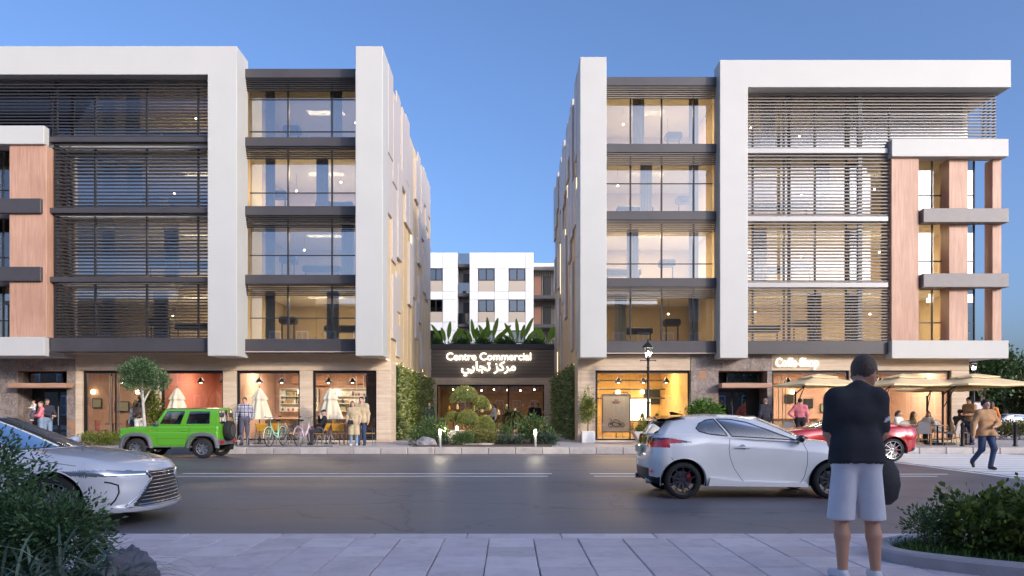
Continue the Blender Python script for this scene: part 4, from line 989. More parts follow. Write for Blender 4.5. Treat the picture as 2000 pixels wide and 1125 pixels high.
for k in range(9):
    x = gx(1895, 62) + k * 2.6; bush('background_hedge', f'dark background hedge far behind the corner trees, {["first", "second", "third", "fourth", "fifth", "sixth", "seventh", "eighth", "ninth"][k]} from the left', [(x, 66, 1.5, 1.9, 1, 1.7)], (x, 66, 0), 120, 14, .35, .4, 'tree', 160 + k, group='background hedge beyond the corner')

# trees on the other side of the street, behind the viewer; they show in the window glass
for k, (x, y, zc, r, lab) in enumerate([(-17, -10, 6.2, 2.6, 'tall street tree across the road, reflected in the left louvred windows'), (6.5, -10.5, 4.6, 2.2, 'round street tree across the road, reflected in the right lower windows'), (25, -10, 5.2, 2.4, 'street tree across the road, reflected in the right louvred windows')]):
    rs = np.random.RandomState(300 + k); el = [(x + rs.uniform(-.6, .6) * r, y + rs.uniform(-.5, .5) * r, zc + rs.uniform(-.6, .6) * r, r * .55, r * .5, r * .5) for _ in range(7)]
    T = thing('reflected_tree', lab, 'tree', (x, y, 0), world=True); P, Nn = clumps(el, 200, 18, .3, 300 + k, .5); leaf_mesh('crown', P, Nn, .3, LF['tree'], T, .6, 300 + k)
    t = MB().tube([(x, y, 0), (x + .1, y, zc * .6), (x, y, zc)], [.2, .15, .06], 8)
    for e in el: t.tube([(x, y, zc * .6), e[:3]], [.1, .02], 5)
    t.build('trunk', BARK, T, smooth=True)
# ---- foreground planting
a = (-3.25, 5.2)
bush('dark_bush', 'large dark evergreen bush at the left edge in front of the silver car', [(-4.0, 5.4, .80, .42, .5, .52), (-3.38, 5.3, .62, .32, .4, .24), (-3.85, 5.1, .48, .5, .4, .40), (-3.3, 5.3, .42, .28, .3, .26)], (-3.5, 5.3, NEARZ), 520, 30, .055, .045, 'dark', 200, aspect=.42, ns=26, flat=-.4, inner=.45)
T = thing('strappy_plant', 'dark strap leaved plant at the lower left corner beside the rock', 'plant', (-3.2, 4.6, NEARZ), world=True)
rg = random.Random(8)
blades('blades', [(-2.98 + rg.gauss(0, .22), 4.6 + rg.gauss(0, .15), NEARZ) for _ in range(300)], .92, .017, LF['strap'], T, 201, spread=.75, droop=1.9, lift=.5, segs=7)
blades('fronds', [(-2.68 + rg.gauss(0, .10), 4.7 + rg.gauss(0, .1), NEARZ + .05) for _ in range(150)], .66, .017, LF['strap'], T, 202, spread=1.0, droop=2.3, lift=.35, segs=7)
rock('foreground_rock', 'large grey rock beside the strap leaved plant on the near pavement', (-2.66, 4.98, .10), (.22, .28, .40), 12, M('near_rock', (.13, .13, .155), .6, var=.35, vs=4, bump=.6, bs=12))
MB_ = MB().prism([(-5.2, 3.0), (-2.75, 3.6), (-2.6, 5.0), (-2.95, 5.9), (-5.4, 6.2)], NEARZ - .02, NEARZ + .02, axis='z'); struct('near_soil', MB_, M('near_soil', (.05, .04, .03), .95, var=.3, bump=.5), fixn=True)
# right hand planter with a curved kerb
path = [(5.2, 7.3), (4.25, 7.15), (3.68, 6.92), (3.44, 6.62), (3.46, 6.34), (3.68, 6.1), (4.05, 5.82), (4.6, 5.5), (5.3, 5.2), (6.2, 4.95)]
def smooth_path(p, n=6):
    out = []
    for i in range(len(p) - 1):
        p0, p1, p2, p3 = (np.array(p[max(0, min(len(p) - 1, i + k))], float) for k in (-1, 0, 1, 2))
        for j in range(n):
            t = j / n; out.append(tuple(.5 * (2 * p1 + (p2 - p0) * t + (2 * p0 - 5 * p1 + 4 * p2 - p3) * t * t + (3 * p1 - p0 - 3 * p2 + p3) * t ** 3)))
    return out + [tuple(p[-1])]
sp = smooth_path(path); rows_ = []
for i, p in enumerate(sp):
    q0, q1 = np.array(sp[max(0, i - 1)]), np.array(sp[min(len(sp) - 1, i + 1)]); t = (q1 - q0) / np.linalg.norm(q1 - q0); nn = np.array([-t[1], t[0]])
    w = .09; prof = [(-w, 0), (-w, .10), (-w + .02, .12), (w - .02, .12), (w, .10), (w, 0)]
    rows_.append([(p[0] + nn[0] * a_, p[1] + nn[1] * a_, NEARZ - .01 + z) for a_, z in prof])
struct('planter_kerb', MB().grid(rows_), M('planter_kerb', (.42, .39, .40), .65, var=.12, vs=5, bump=.3, bs=40), smooth=30, fixn=True)
ins = [(x, y) for x, y in sp] + [(6.2, 7.3)]
struct('planter_soil', MB().prism(ins, NEARZ, NEARZ + .07, axis='z'), M('planter_soil', (.06, .05, .03), .95, var=.3, bump=.5), fixn=True)
rs = np.random.RandomState(3); gp = []
while len(gp) < 2600:
    x, y = rs.uniform(3.5, 5.8), rs.uniform(5.3, 7.0)
    if y > 6.42 - (x - 3.5) * .58 and y < 6.9: gp.append((x, y, NEARZ + .07))
o = blades('grass', gp, .10, .008, LF['bright'], None, 210, spread=.5, segs=3, lift=.7); tag(o, 'short green grass under the right foreground hedge', 'grass', kind='stuff')
LF['nearbig'] = LF['near']
bush('foreground_hedge', 'leafy round leaved hedge behind the curved planter kerb', [(4.75, 6.35, .44, .50, .42, .30), (5.35, 6.1, .44, .6, .45, .32), (4.25, 6.55, .44, .32, .36, .28), (5.9, 6.0, .42, .6, .4, .30)], (4.7, 6.35, NEARZ + .1), 480, 28, .06, .058, 'near', 220, aspect=.8, ns=30, flat=-.5, inner=.5)
bush('thin_shrub', 'thin upright small leaved shrub at the tip of the curved planter', [(3.76, 6.55, .38, .10, .10, .2), (3.92, 6.6, .36, .10, .10, .2)], (3.84, 6.55, NEARZ + .1), 70, 14, .035, .04, 'shrub', 221, aspect=.4, ns=9, sr=.006)
# ------------------------------------------------------------------ street furniture
IRON = M('cast_iron', (.022, .023, .026), .45, metal=.4)
LGLASS = glass_mat('lantern_glass', (.95, .95, .93), 1.4, .02)
def lamp_post(x, d, z0, label, watts):
    T = thing('street_lamp', label, 'street lamp', (x, d, z0)); H = 3.98
    pole = MB().lathe([(.17, 0), (.17, .06), (.13, .1), (.12, .45), (.14, .5), (.085, .6), (.075, 1.0), (.09, 1.04), (.065, 1.1), (.06, 1.55), (.08, 1.6), (.05, 1.66), (.045, 2.9), (.06, 2.94), (.045, 3.0), (.045, 3.2), (.075, 3.24), (.05, 3.3)], 14)
    pole.tube([(-.28, 0, 3.22), (.28, 0, 3.22)], .018, 6); pole.ball((-.29, 0, 3.22), .03, 8, 6); pole.ball((.29, 0, 3.22), .03, 8, 6)
    pole.build('pole', IRON, T, smooth=40)
    hd = MB().lathe([(.07, 3.3), (.09, 3.33)], 8)
    for k in range(6):
        a = k * math.pi / 3; hd.bar((.09 * math.cos(a), .09 * math.sin(a), 3.33), (.19 * math.cos(a), .19 * math.sin(a), 3.72), .009, 5)
    hd.lathe([(.22, 3.71), (.23, 3.74), (.2, 3.78), (.13, 3.86), (.07, 3.9), (.05, 3.94), (.02, 4.02), (.005, 4.06)], 6)
    l = hd.build('lantern', IRON, T)
    MB().lathe([(.082, 3.34), (.178, 3.715)], 6, caps=False).build('lantern_glass', LGLASS, l)
    MB().ball((0, 0, 3.5), (.05, .05, .08), 10, 8).build('bulb', M('street_bulb', (1, .96, .9), emit=30, ecol=(1, .93, .8)), l, smooth=True)
    q = point('lamp_light', (0, 0, 3.55), watts, None, (1, .86, .66), .07); q.parent = T
lamp_post(gx(1266, 27.6), 27.6, FARZ, 'black cast iron street lamp before the golden shop window', 8)
lamp_post(gx(1902, 36.5), 36.5, FARZ, 'black street lamp beyond the coffee shop corner under the white band', 12)
def bollard(x, label):
    T = thing('bollard', label, 'bollard', (x, 25.75, FARZ))
    MB().lathe([(.085, 0), (.085, .03), (.065, .06), (.06, .74), (.075, .76), (.075, .8), (.055, .84), (.02, .87)], 14).build('post', IRON, T, smooth=40); return x
bs_ = [bollard(gx(1880, 25.75), 'black iron bollard on the kerb beside the seated customers'), bollard(gx(1983, 25.75), 'black iron bollard on the kerb near the right picture edge'), bollard(gx(2086, 25.75), 'black iron bollard just outside the right picture edge')]
for k in range(2):
    x0, x1 = bs_[k], bs_[k + 1]; n = 26; ch = MB()
    for i in range(n):
        t = (i + .5) / n; x = x0 + .07 + (x1 - x0 - .14) * t; z = FARZ + .6 - .38 * (1 - (2 * t - 1) ** 2)
        dz = -.38 * -2 * (2 * t - 1) * 2 / (x1 - x0); L = .042; c, s = 1 / math.hypot(1, dz), dz / math.hypot(1, dz)
        rg_ = [(math.cos(a) * L, math.sin(a) * .02) for a in np.linspace(0, 2 * math.pi, 8, endpoint=False)]
        if i % 2: ch.tube([(x + c * u, 25.75 + v, z + s * u) for u, v in rg_], .007, 4, closed=True)
        else: ch.tube([(x + c * u - s * v, 25.75, z + s * u + c * v) for u, v in rg_], .007, 4, closed=True)
    tag(ch.build('chain', M('rusty_chain', (.16, .10, .07), .6, metal=.4)), ['sagging chain between the two iron bollards', 'sagging chain running out at the right picture edge'][k], 'chain')
# closed parasols
CANV = M('canvas', (.72, .64, .47), .85, var=.06, vs=6, bump=.1, bs=80)
def closed_parasol(x, d, label):
    T = thing('closed_parasol', label, 'parasol', (x, d, FARZ), group='closed parasols before the shops')
    n = 48; V = []
    def ring(z, r, amp): return [(math.cos(2 * math.pi * k / n) * r * (1 + amp * math.cos(8 * 2 * math.pi * k / n)), math.sin(2 * math.pi * k / n) * r * (1 + amp * math.cos(8 * 2 * math.pi * k / n)), z) for k in range(n + 1)]
    MB().grid([ring(.96, .44, .2), ring(1.2, .38, .17), ring(1.5, .3, .13), ring(1.75, .22, .1), ring(1.9, .15, .06)]).build('canopy', CANV, T, smooth=True, fixn=True)
    MB().grid([ring(1.72, .29, .16), ring(1.86, .24, .1), ring(1.98, .17, .06), ring(2.1, .1, .03), ring(2.17, .03, 0)]).build('vent_cap', CANV, T, smooth=True, fixn=True)
    MB().bar((0, 0, 0), (0, 0, 2.2), .022).build('pole', M('parasol_pole', (.3, .28, .26), .4, metal=.6), T)
    MB().ball((0, 0, 2.22), (.035, .035, .05), 8, 6).build('finial', TABLEW, T, smooth=True)
    MB().lathe([(.26, 0), (.26, .04), (.05, .07), (.03, .3)], 18).build('base', IRON, T, smooth=40)
closed_parasol(gx(346, 27.9), 27.9, 'closed cream parasol behind the green car roof'); closed_parasol(gx(507, 27.9), 27.9, 'closed cream parasol beside the man in the checked shirt'); closed_parasol(gx(645, 27.9), 27.9, 'closed cream parasol beside the couple in trench coats')
# open cantilever parasols
CANV2 = M('canvas_lamplit', (.90, .70, .40), .8, var=.05, vs=5)  # open canopies: warm lamplight is put into the canvas colour
def open_parasol(x, d, w, z, px_, label, rz=.12):
    T = thing('open_parasol', label, 'parasol', (x, d, FARZ), rz, group='open parasols at the coffee shop')
    def ring(h, r):
        out = []
        for k in range(33):
            a = 2 * math.pi * k / 32 ; c, s = math.cos(a), math.sin(a); q = 1 / max(abs(c), abs(s)); sag = 1 - .05 * (1 - abs(math.cos(2 * a))) 
            out.append((c * q * r, s * q * r, h - .03 * (1 - abs(math.sin(2 * a)))))
        return out
    MB().grid([ring(z - .07, w), ring(z, w), ring(z + .14, w * .62), ring(z + .24, w * .36)], flip=False).build('canopy', CANV2, T, smooth=50, fixn=True)
    MB().grid([ring(z + .25, w * .42), ring(z + .29, w * .42), ring(z + .38, w * .15), ring(z + .42, .02)]).build('vent_cap', CANV2, T, smooth=50, fixn=True)
    rb = MB()
    for k in range(8):
        a = k * math.pi / 4; q = 1 / max(abs(math.cos(a)), abs(math.sin(a)))
        rb.bar((0, 0, z + .24), (math.cos(a) * q * w * .97, math.sin(a) * q * w * .97, z - .035), .012, 5)
    rb.build('ribs', IRON, T)
    ar = MB().bar((px_, .3, 0), (px_, .3, z - .25), .04, 8); ar.tube([(px_, .3, z - .35), (px_ * .45, .15, z + .05), (0, 0, z + .2)], .025, 6); ar.bar((px_, .3, z - .9), (px_ * .6, .2, z - .1), .018, 6)
    ar.build('mast', IRON, T); MB().cbox(px_ - .3, px_ + .3, 0, .6, 0, .08, .01).build('base', IRON, T)
open_parasol(gx(1598, 27.4), 27.4, 1.22, 2.28, -.76, 'open cream parasol behind the white hatchback, nearest the shop sign')
open_parasol(gx(1764, 27.4), 27.4, 1.24, 2.28, -.7, 'open cream parasol over the seated customers, middle of the row')
open_parasol(gx(1903, 26.9), 26.9, 1.36, 2.26, -1.05, 'open cream parasol at the corner end of the row')
open_parasol(gx(1830, 28.9), 28.9, 1.1, 2.15, -.2, 'partly hidden open cream parasol behind the corner parasol')
# cafe chairs and tables
RATT = M('rattan', (.42, .24, .12), .55, var=.15, vs=20); WEAVE = M('weave', (.44, .41, .40), .7, var=.25, vs=40, bump=.3, bs=120)
ORG = M('orange_slat', (.80, .40, .03), .5, var=.1); GREYM = M('grey_tube', (.17, .17, .18), .45, metal=.5)
def rattan_chair(x, d, rz, label):
    T = thing('rattan_chair', label, 'chair', (x, d, FARZ), rz, group='rattan cafe chairs')
    for sx in (-1, 1):
        MB().tube([(sx * .2, -.2, 0), (sx * .2, -.2, .44), (sx * .22, -.16, .62), (sx * .24, .1, .66)], .014, 6).build('leg', RATT, T, smooth=True)
        MB().tube([(sx * .21, .26, 0), (sx * .19, .2, .44)], .014, 6).build('leg', RATT, T, smooth=True)
    MB().cbox(-.22, .22, -.22, .22, .43, .47, .02).build('seat', WEAVE, T)
    MB().tube([(-.2, .2, .44), (-.22, .25, .75), (-.17, .29, .88), (0, .30, .93), (.17, .29, .88), (.22, .25, .75), (.2, .2, .44)], .016, 6).build('back_frame', RATT, T, smooth=True)
    MB().grid([[(-.19 * w_, .215 + .08 * t, .47 + .42 * t) for w_ in (1, .33, -.33, -1)] for t, in ((0,), (.4,), (.75,))] + [[(-.15 * w_, .29, .88 + .03 * (abs(w_) < .5)) for w_ in (1, .33, -.33, -1)]]).build('backrest', WEAVE, T)
    cr = MB(); cr.tube([(-.2, -.2, .22), (.2, -.2, .22)], .01, 5); cr.tube([(-.2, .23, .22), (.2, .23, .22)], .01, 5); cr.tube([(-.2, -.2, .2), (-.2, .23, .3)], .01, 5); cr.tube([(.2, -.2, .2), (.2, .23, .3)], .01, 5); cr.build('stretcher', RATT, T)
def cafe_table(x, d, label, r=.36, round_=True):
    T = thing('cafe_table', label, 'table', (x, d, FARZ), group='cafe tables')
    MB().lathe([(r, .72), (r, .75), (r - .02, .755)], 24).build('table_top', TABLEW, T, smooth=40)
    MB().lathe([(.035, .03), (.03, .1), (.028, .72)], 10).build('stem', IRON, T, smooth=40)
    f = MB()
    for k in range(4): a = k * math.pi / 2 + .6; f.tube([(0, 0, .1), (math.cos(a) * .15, math.sin(a) * .15, .05), (math.cos(a) * .27, math.sin(a) * .27, .012)], .016, 6)
    f.build('foot', IRON, T)
for k, (x, d, rz, lab) in enumerate([(1757, 26.6, math.pi + .2, 'rattan chair holding the woman in the white top'), (1806, 26.4, math.pi - .6, 'empty rattan chair left of the round table'), (1858, 26.4, math.pi + .7, 'rattan chair right of the round table, nearest the bollard'), (1785, 27.5, 2.2, 'rattan chair holding the long haired woman'), (1875, 27.2, 1.2, 'rattan chair holding the man in dark clothes'), (1842, 27.8, .3, 'rattan chair behind the round table'), (1543, 27.0, 2.6, 'rattan chair beside the man in the pink shirt')]):
    rattan_chair(gx(x, d), d, rz, lab)
cafe_table(gx(1831, 26.6), 26.6, 'round cafe table between the two empty rattan chairs'); cafe_table(gx(1768, 27.6), 27.6, 'round cafe table by the seated women'); cafe_table(gx(1558, 27.6), 27.6, 'small cafe table partly hidden behind the red car')
def slat_chair(x, d, rz, label):
    T = thing('slat_chair', label, 'chair', (x, d, FARZ), rz, group='orange slatted terrace chairs')
    for sx in (-1, 1):
        MB().tube([(sx * .25, -.24, 0), (sx * .25, -.22, .62), (sx * .25, .12, .64), (sx * .25, .3, 0)], .013, 6).build('leg', GREYM, T, smooth=True)
        MB().tube([(sx * .23, .1, .42), (sx * .23, .27, .82)], .012, 6).build('back_post', GREYM, T)
    MB().tube([(-.23, .1, .41), (.23, .1, .41), (.23, -.22, .42), (-.23, -.22, .42)], .012, 6, closed=True).build('seat_frame', GREYM, T)
    for k in range(8):
        x0 = -.22 + k * .0565
        MB().cbox(x0, x0 + .045, -.23, .12, .425, .44, .004).build('seat_slat', ORG, T)
        b = MB().cbox(x0, x0 + .045, -.008, .008, 0, .30, .004); b.xf(Matrix.Translation((0, .17, .53)) @ Matrix.Rotation(-.4, 4, 'X')); b.build('back_slat', ORG, T)
for k, (x, d, rz, lab) in enumerate([(516, 26.9, math.pi, 'orange slatted chair turned away, left of the mint bicycle'), (545, 27.3, math.pi - .2, 'orange slatted chair behind the mint bicycle'), (572, 27.2, math.pi / 2 + .2, 'orange slatted chair in profile behind the pink bicycle'), (628, 26.9, -math.pi / 2 - .1, 'orange slatted chair holding the man in the cap'), (663, 26.9, math.pi, 'orange slatted chair turned away, left of the couple'), (718, 27.1, math.pi / 2, 'orange slatted chair behind the couple in trench coats')]):
    slat_chair(gx(x, d), d, rz, lab)
def square_table(x, d, label):
    T = thing('terrace_table', label, 'table', (x, d, FARZ), group='dark terrace tables')
    MB().cbox(-.38, .38, -.38, .38, .71, .74, .01).build('table_top', GREYM, T)
    for sx in (-1, 1):
        for sy in (-1, 1): MB().bar((sx * .34, sy * .34, 0), (sx * .34, sy * .34, .71), .018, 6).build('leg', GREYM, T)
square_table(gx(546, 27.9), 27.9, 'dark square terrace table behind the mint bicycle'); square_table(gx(650, 27.7), 27.7, 'dark square terrace table beside the man in the cap')
# bicycles and rack
def bicycle(x, d, rz, tilt, col, label, basket=None):
    T = thing('bicycle', label, 'bicycle', (x, d, FARZ), rz); T.rotation_euler = (tilt, 0, rz); s = .95
    fm = M('bike_' + col[0], col[1], .3, coat=.6); rub = M('tyre_rubber', (.012, .012, .013), .8)
    def wheel(cx):
        w = MB(); R0 = .33; ring = [(cx + R0 * math.cos(a), 0, .34 + R0 * math.sin(a)) for a in np.linspace(0, 2 * math.pi, 32, endpoint=False)]
        w.tube(ring, .019, 6, closed=True); w = w.build('wheel', rub, T, smooth=True)
        r = MB().tube([(cx + .305 * math.cos(a), 0, .34 + .305 * math.sin(a)) for a in np.linspace(0, 2 * math.pi, 28, endpoint=False)], .01, 5, closed=True); r.bar((cx, -.04, .34), (cx, .04, .34), .02)
        r.build('rim', SILVER, w); sp = MB()
        for k in range(14): a = k * math.pi / 7; sp.tube([(cx, .02 * (-1) ** k, .34), (cx + .3 * math.cos(a), 0, .34 + .3 * math.sin(a))], .0028, 3, caps=False)
        sp.build('spokes', SILVER, w)
        f = MB().tube([(cx + .365 * math.cos(a), 0, .34 + .365 * math.sin(a)) for a in np.linspace(-.1, 2.9, 14)], .018, 5); f.build('mudguard', fm, T, smooth=True)
    wheel(.54); wheel(-.54)
    f = MB(); f.tube([(.38, 0, .86), (.36, 0, .75), (.1, 0, .42), (-.12, 0, .3)], .022, 7); f.tube([(.37, 0, .68), (.12, 0, .5), (-.17, 0, .42)], .018, 7); f.tube([(-.12, 0, .3), (-.22, 0, .78)], .02, 7); f.tube([(-.2, .03, .62), (-.54, .05, .34), (-.12, .03, .3)], .012, 6); f.tube([(-.2, -.03, .62), (-.54, -.05, .34), (-.12, -.03, .3)], .012, 6)
    f.tube([(.37, .04, .68), (.54, .05, .34)], .014, 6); f.tube([(.37, -.04, .68), (.54, -.05, .34)], .014, 6); f.build('frame', fm, T, smooth=True)
    h = MB().tube([(.38, 0, .84), (.36, 0, 1.02)], .014, 6); h.tube([(.16, -.3, 1.06), (.3, -.24, 1.08), (.38, -.06, 1.03), (.38, .06, 1.03), (.3, .24, 1.08), (.16, .3, 1.06)], .013, 6); h.build('handlebar', SILVER, T, smooth=True)
    for sy in (-1, 1): MB().bar((.27, sy * .255, 1.08), (.14, sy * .305, 1.055), .018).build('grip', rub, T)
    MB().bar((-.22, 0, .76), (-.24, 0, .9), .014).build('seat_post', SILVER, T)
    MB().ball((-.25, 0, .93), (.14, .09, .04), 12, 7).build('saddle', rub, T, smooth=True)
    c = MB().lathe([(.09, -.012), (.09, .012)], 18, (-.12, -.05, .3), axis='y'); c.tube([(-.12, -.06, .3), (-.02, -.07, .16), (-.02, -.16, .16)], .011, 5); c.tube([(-.12, .06, .3), (-.22, .07, .44), (-.22, .16, .44)], .011, 5); c.build('crank', SILVER, T)
    rk = MB().tube([(-.3, .06, .74), (-.75, .06, .74), (-.75, -.06, .74), (-.3, -.06, .74)], .009, 5, closed=True); rk.tube([(-.7, .06, .74), (-.54, .06, .34)], .007, 4); rk.tube([(-.7, -.06, .74), (-.54, -.06, .34)], .007, 4); rk.build('carrier', SILVER, T)
    if basket:
        b = MB()
        for z, r in ((.68, .12), (.76, .135), (.84, .15), (.92, .16)): b.tube([(.55 + r * math.cos(a), r * 1.1 * math.sin(a), z) for a in np.linspace(0, 2 * math.pi, 14, endpoint=False)], .008, 4, closed=True)
        for a in np.linspace(0, 2 * math.pi, 14, endpoint=False): b.tube([(.55 + .12 * math.cos(a), .132 * math.sin(a), .68), (.55 + .16 * math.cos(a), .176 * math.sin(a), .92)], .006, 4)
        b.build('basket', basket, T)
bicycle(gx(540, 26.0), 26.0, R(-99), .05, ('mint', (.42, .74, .50)), 'mint green bicycle parked in the rack')
bicycle(gx(597, 26.3), 26.3, R(80), -.06, ('pink', (.78, .55, .66)), 'pink and white bicycle leaning in the rack before the pier')
T = thing('bicycle_rack', 'low wavy metal bicycle rack along the kerb', 'bicycle rack', (gx(557, 25.6), 25.6, FARZ), world=True)
MB().bar((gx(463, 25.6), 25.6, FARZ + .02), (gx(650, 25.6), 25.6, FARZ + .02), .018).build('rail', GREYM, T)
for k, x in enumerate((468, 486, 504, 522, 548, 560, 574, 588, 622, 636, 645)):
    X0 = gx(x, 25.6); MB().tube([(X0 - .06, 25.6, FARZ + .02), (X0 - .06, 25.62, FARZ + .25), (X0 - .03, 25.65, FARZ + .38), (X0 + .03, 25.7, FARZ + .38), (X0 + .07, 25.8, FARZ + .26), (X0 + .12, 25.95, FARZ + .02)], .011, 6).build('hoop', SILVER, T, smooth=True)
# lit information panel and far details at the corner
T = thing('information_panel', 'upright white information panel behind the walking man', 'sign', (gx(1916, 34), 34, FARZ))
MB().cbox(-.42, .42, -.06, .06, .0, 1.75, .02).build('case', IRON, T); MB().box(-.36, .36, -.07, -.062, .25, 1.68).build('face', M('panel_face', (.55, .55, .55), .4), T)
# ------------------------------------------------------------------ cars
def interp(tab, x):
    xs = [a for a, _ in tab]; ys = [b for _, b in tab]; return float(np.interp(x, xs, ys))
def sinterp(tab, x):
    """smooth (monotone-ish cubic) interpolation"""
    xs = np.array([a for a, _ in tab], float); ys = np.array([b for _, b in tab], float)
    if x <= xs[0]: return float(ys[0])
    if x >= xs[-1]: return float(ys[-1])
    i = int(np.searchsorted(xs, x) - 1); h = xs[i + 1] - xs[i]; d = np.diff(ys) / np.diff(xs)
    def sl(k):
        if k == 0: return d[0]
        if k == len(xs) - 1: return d[-1]
        return 0 if d[k - 1] * d[k] <= 0 else 2 * d[k - 1] * d[k] / (d[k - 1] + d[k])
    t = (x - xs[i]) / h; m0, m1 = sl(i) * h, sl(i + 1) * h
    return float((2 * t**3 - 3 * t**2 + 1) * ys[i] + (t**3 - 2 * t**2 + t) * m0 + (-2 * t**3 + 3 * t**2) * ys[i + 1] + (t**3 - t**2) * m1)
def inpoly(p, poly):
    x, y = p; c = False; j = len(poly) - 1
    for i in range(len(poly)):
        xi, yi = poly[i]; xj, yj = poly[j]
        if (yi > y) != (yj > y) and x < (xj - xi) * (y - yi) / (yj - yi) + xi: c = not c
        j = i
    return c
TYRE = M('car_tyre', (.018, .018, .019), .75, bump=.15, bs=40); CHROME = M('chrome', (.75, .75, .77), .12, metal=1); TRIM = M('black_trim', (.012, .012, .013), .35)
CARGL = glass_mat('car_glass', (.38, .42, .46), 1.6, .08); CARIN = M('car_interior', (.06, .058, .06), .7); LINER = M('wheel_liner', (.008, .008, .008), .9)
def paint(name, col, metal=.0, rough=.22): return M(name, col, rough, metal=metal, coat=1.0, var=.02, vs=2)

class Car:
    def __init__(s, sp, label, loc, rz, paintm):
        s.sp = sp; s.p = paintm; s.T = thing(sp.get('name', 'car'), label, 'car', loc, rz)
    # lower body surface
    def W(s, x, z):
        sp = s.sp; zs, zt = sp['zs'], s.ztop(x); q = (z - zs) / max(.05, zt - zs)
        y = sinterp(sp['plan'], x) * sinterp(sp['sec'], q)
        for (fx, fz, sx, sz, am) in sp.get('flare', []): y += am * math.exp(-((x - fx) / sx) ** 2 - ((z - fz) / sz) ** 2)
        return y
    def ztop(s, x): return sinterp(s.sp['top'], x)
    def zbot(s, x):
        sp = s.sp; z = interp(sp['bot'], x); Ra = sp['ra']
        for ax in (0, sp['wb']):
            if abs(x - ax) < Ra: z = max(z, sp['rw'] + math.sqrt(Ra * Ra - (x - ax) ** 2))
        return z
    def column(s, kind, u, z, mx=None):
        sp = s.sp
        if kind == 'f':
            n = sp['nf']; a, b = math.cos(u) ** (2 / n), math.sin(u) ** (2 / n); x = sp['xsf'] + (sinterp(sp['front'], z) - sp['xsf']) * a
            return (x, s.W(sp['xsf'], z) * b, z)
        if kind == 'r':
            n = sp['nr']; a, b = math.cos(u) ** (2 / n), math.sin(u) ** (2 / n); x = sp['xsr'] - (sp['xsr'] - sinterp(sp['rear'], z)) * a
            return (x, s.W(sp['xsr'], z) * b, z)
        return (u, s.W(u, z), z)
    def body(s, cls, mats, rows=60):
        sp = s.sp; cols = []
        nf = sp.get('ncf', 48); eps = 1e-4
        for i in range(nf): cols.append(('f', (math.pi / 2) * (i / nf) ** .8))
        xs = set(np.linspace(sp['xsf'], sp['xsr'], sp.get('ncs', 170)).tolist())
        for ax in (0, sp['wb']):
            for th in np.linspace(0, math.pi, 33): xs.add(ax + sp['ra'] * .99999 * math.cos(th))
            xs |= {ax - sp['ra'] - .002, ax + sp['ra'] + .002}
        xs = sorted((x for x in xs if sp['xsr'] <= x <= sp['xsf']), reverse=True)
        cols += [('s', x) for x in xs]
        for i in range(nf + 1): cols.append(('r', (math.pi / 2) * (1 - i / nf) ** .8 if i < nf else 0))
        G = []
        for k, u in cols:
            xn = u if k == 's' else (sp['xsf'] + (interp(sp['front'], .7) - sp['xsf']) * math.cos(u) ** (2 / sp['nf']) if k == 'f' else sp['xsr'] - (sp['xsr'] - interp(sp['rear'], .7)) * math.cos(u) ** (2 / sp['nr']))
            z0, z1 = s.zbot(xn), s.ztop(xn)
            if k == 'f': z0 = max(z0, interp(sp['bot'], xn))
            G.append([s.column(k, u, z0 + (z1 - z0) * j / rows) for j in range(rows + 1)])
        parts = {}
        def emit(key, quad): parts.setdefault(key, []).append(quad)
        for i in range(len(G) - 1):
            for j in range(rows):
                q = [G[i][j], G[i + 1][j], G[i + 1][j + 1], G[i][j + 1]]
                c = tuple(sum(v[k] for v in q) / 4 for k in range(3))
                nrm = (Vector(q[2]) - Vector(q[0])).cross(Vector(q[3]) - Vector(q[1]))
                key = cls(c[0], c[1], c[2]) or 'body'
                emit(key, q[::-1]); emit(cls(c[0], -c[1], c[2]) or 'body', [(x, -y, z) for x, y, z in q])
        K = 12
        for i in range(len(G) - 1):
            a, b = G[i][-1], G[i + 1][-1]
            xm = (a[0] + b[0]) / 2
            if sp['xrg'] < xm < sp['xcowl']: continue
            def pt(p, k):
                t = 1 - 2 * k / K; cr = sp['crown'] * min(1, p[1] / .5)
                return (p[0], p[1] * t, p[2] + cr * (1 - abs(t) ** 2.2))
            for k in range(K):
                q = [pt(a, k), pt(b, k), pt(b, k + 1), pt(a, k + 1)]
                c = tuple(sum(v[m] for v in q) / 4 for m in range(3)); emit(cls(*c) or 'body', q[::-1])
        s.objs = {}
        for key in [k for k in parts if k != 'body']:
            ys = [sum(v[1] for v in q) / 4 for q in parts[key]]
            if min(abs(y) for y in ys) > .06:
                qs = parts.pop(key); parts[(key, 1)] = [q for q, y in zip(qs, ys) if y > 0]; parts[(key, -1)] = [q for q, y in zip(qs, ys) if y < 0]
        for key, qs in parts.items():
            if isinstance(key, tuple): key = key[0]
            me = bpy.data.meshes.new(key); bm = bmesh.new(); V = {}
            for q in qs:
                vs_ = []
                for v in q:
                    kk = (round(v[0], 5), round(v[1], 5), round(v[2], 5))
                    if kk not in V: V[kk] = bm.verts.new(v)
                    if V[kk] not in vs_: vs_.append(V[kk])
                if len(vs_) >= 3:
                    try: bm.faces.new(vs_)
                    except ValueError: pass
            bmesh.ops.recalc_face_normals(bm, faces=bm.faces) if key == 'x' else None
            bm.to_mesh(me); bm.free(); smooth_mesh(me, 50)
            me.materials.append(mats.get(key, s.p)); s.objs[key] = link(key, me, s.T)
        s.G = G
    def side(s, x, z, out=.003): return (x, s.W(x, z) + out, z)
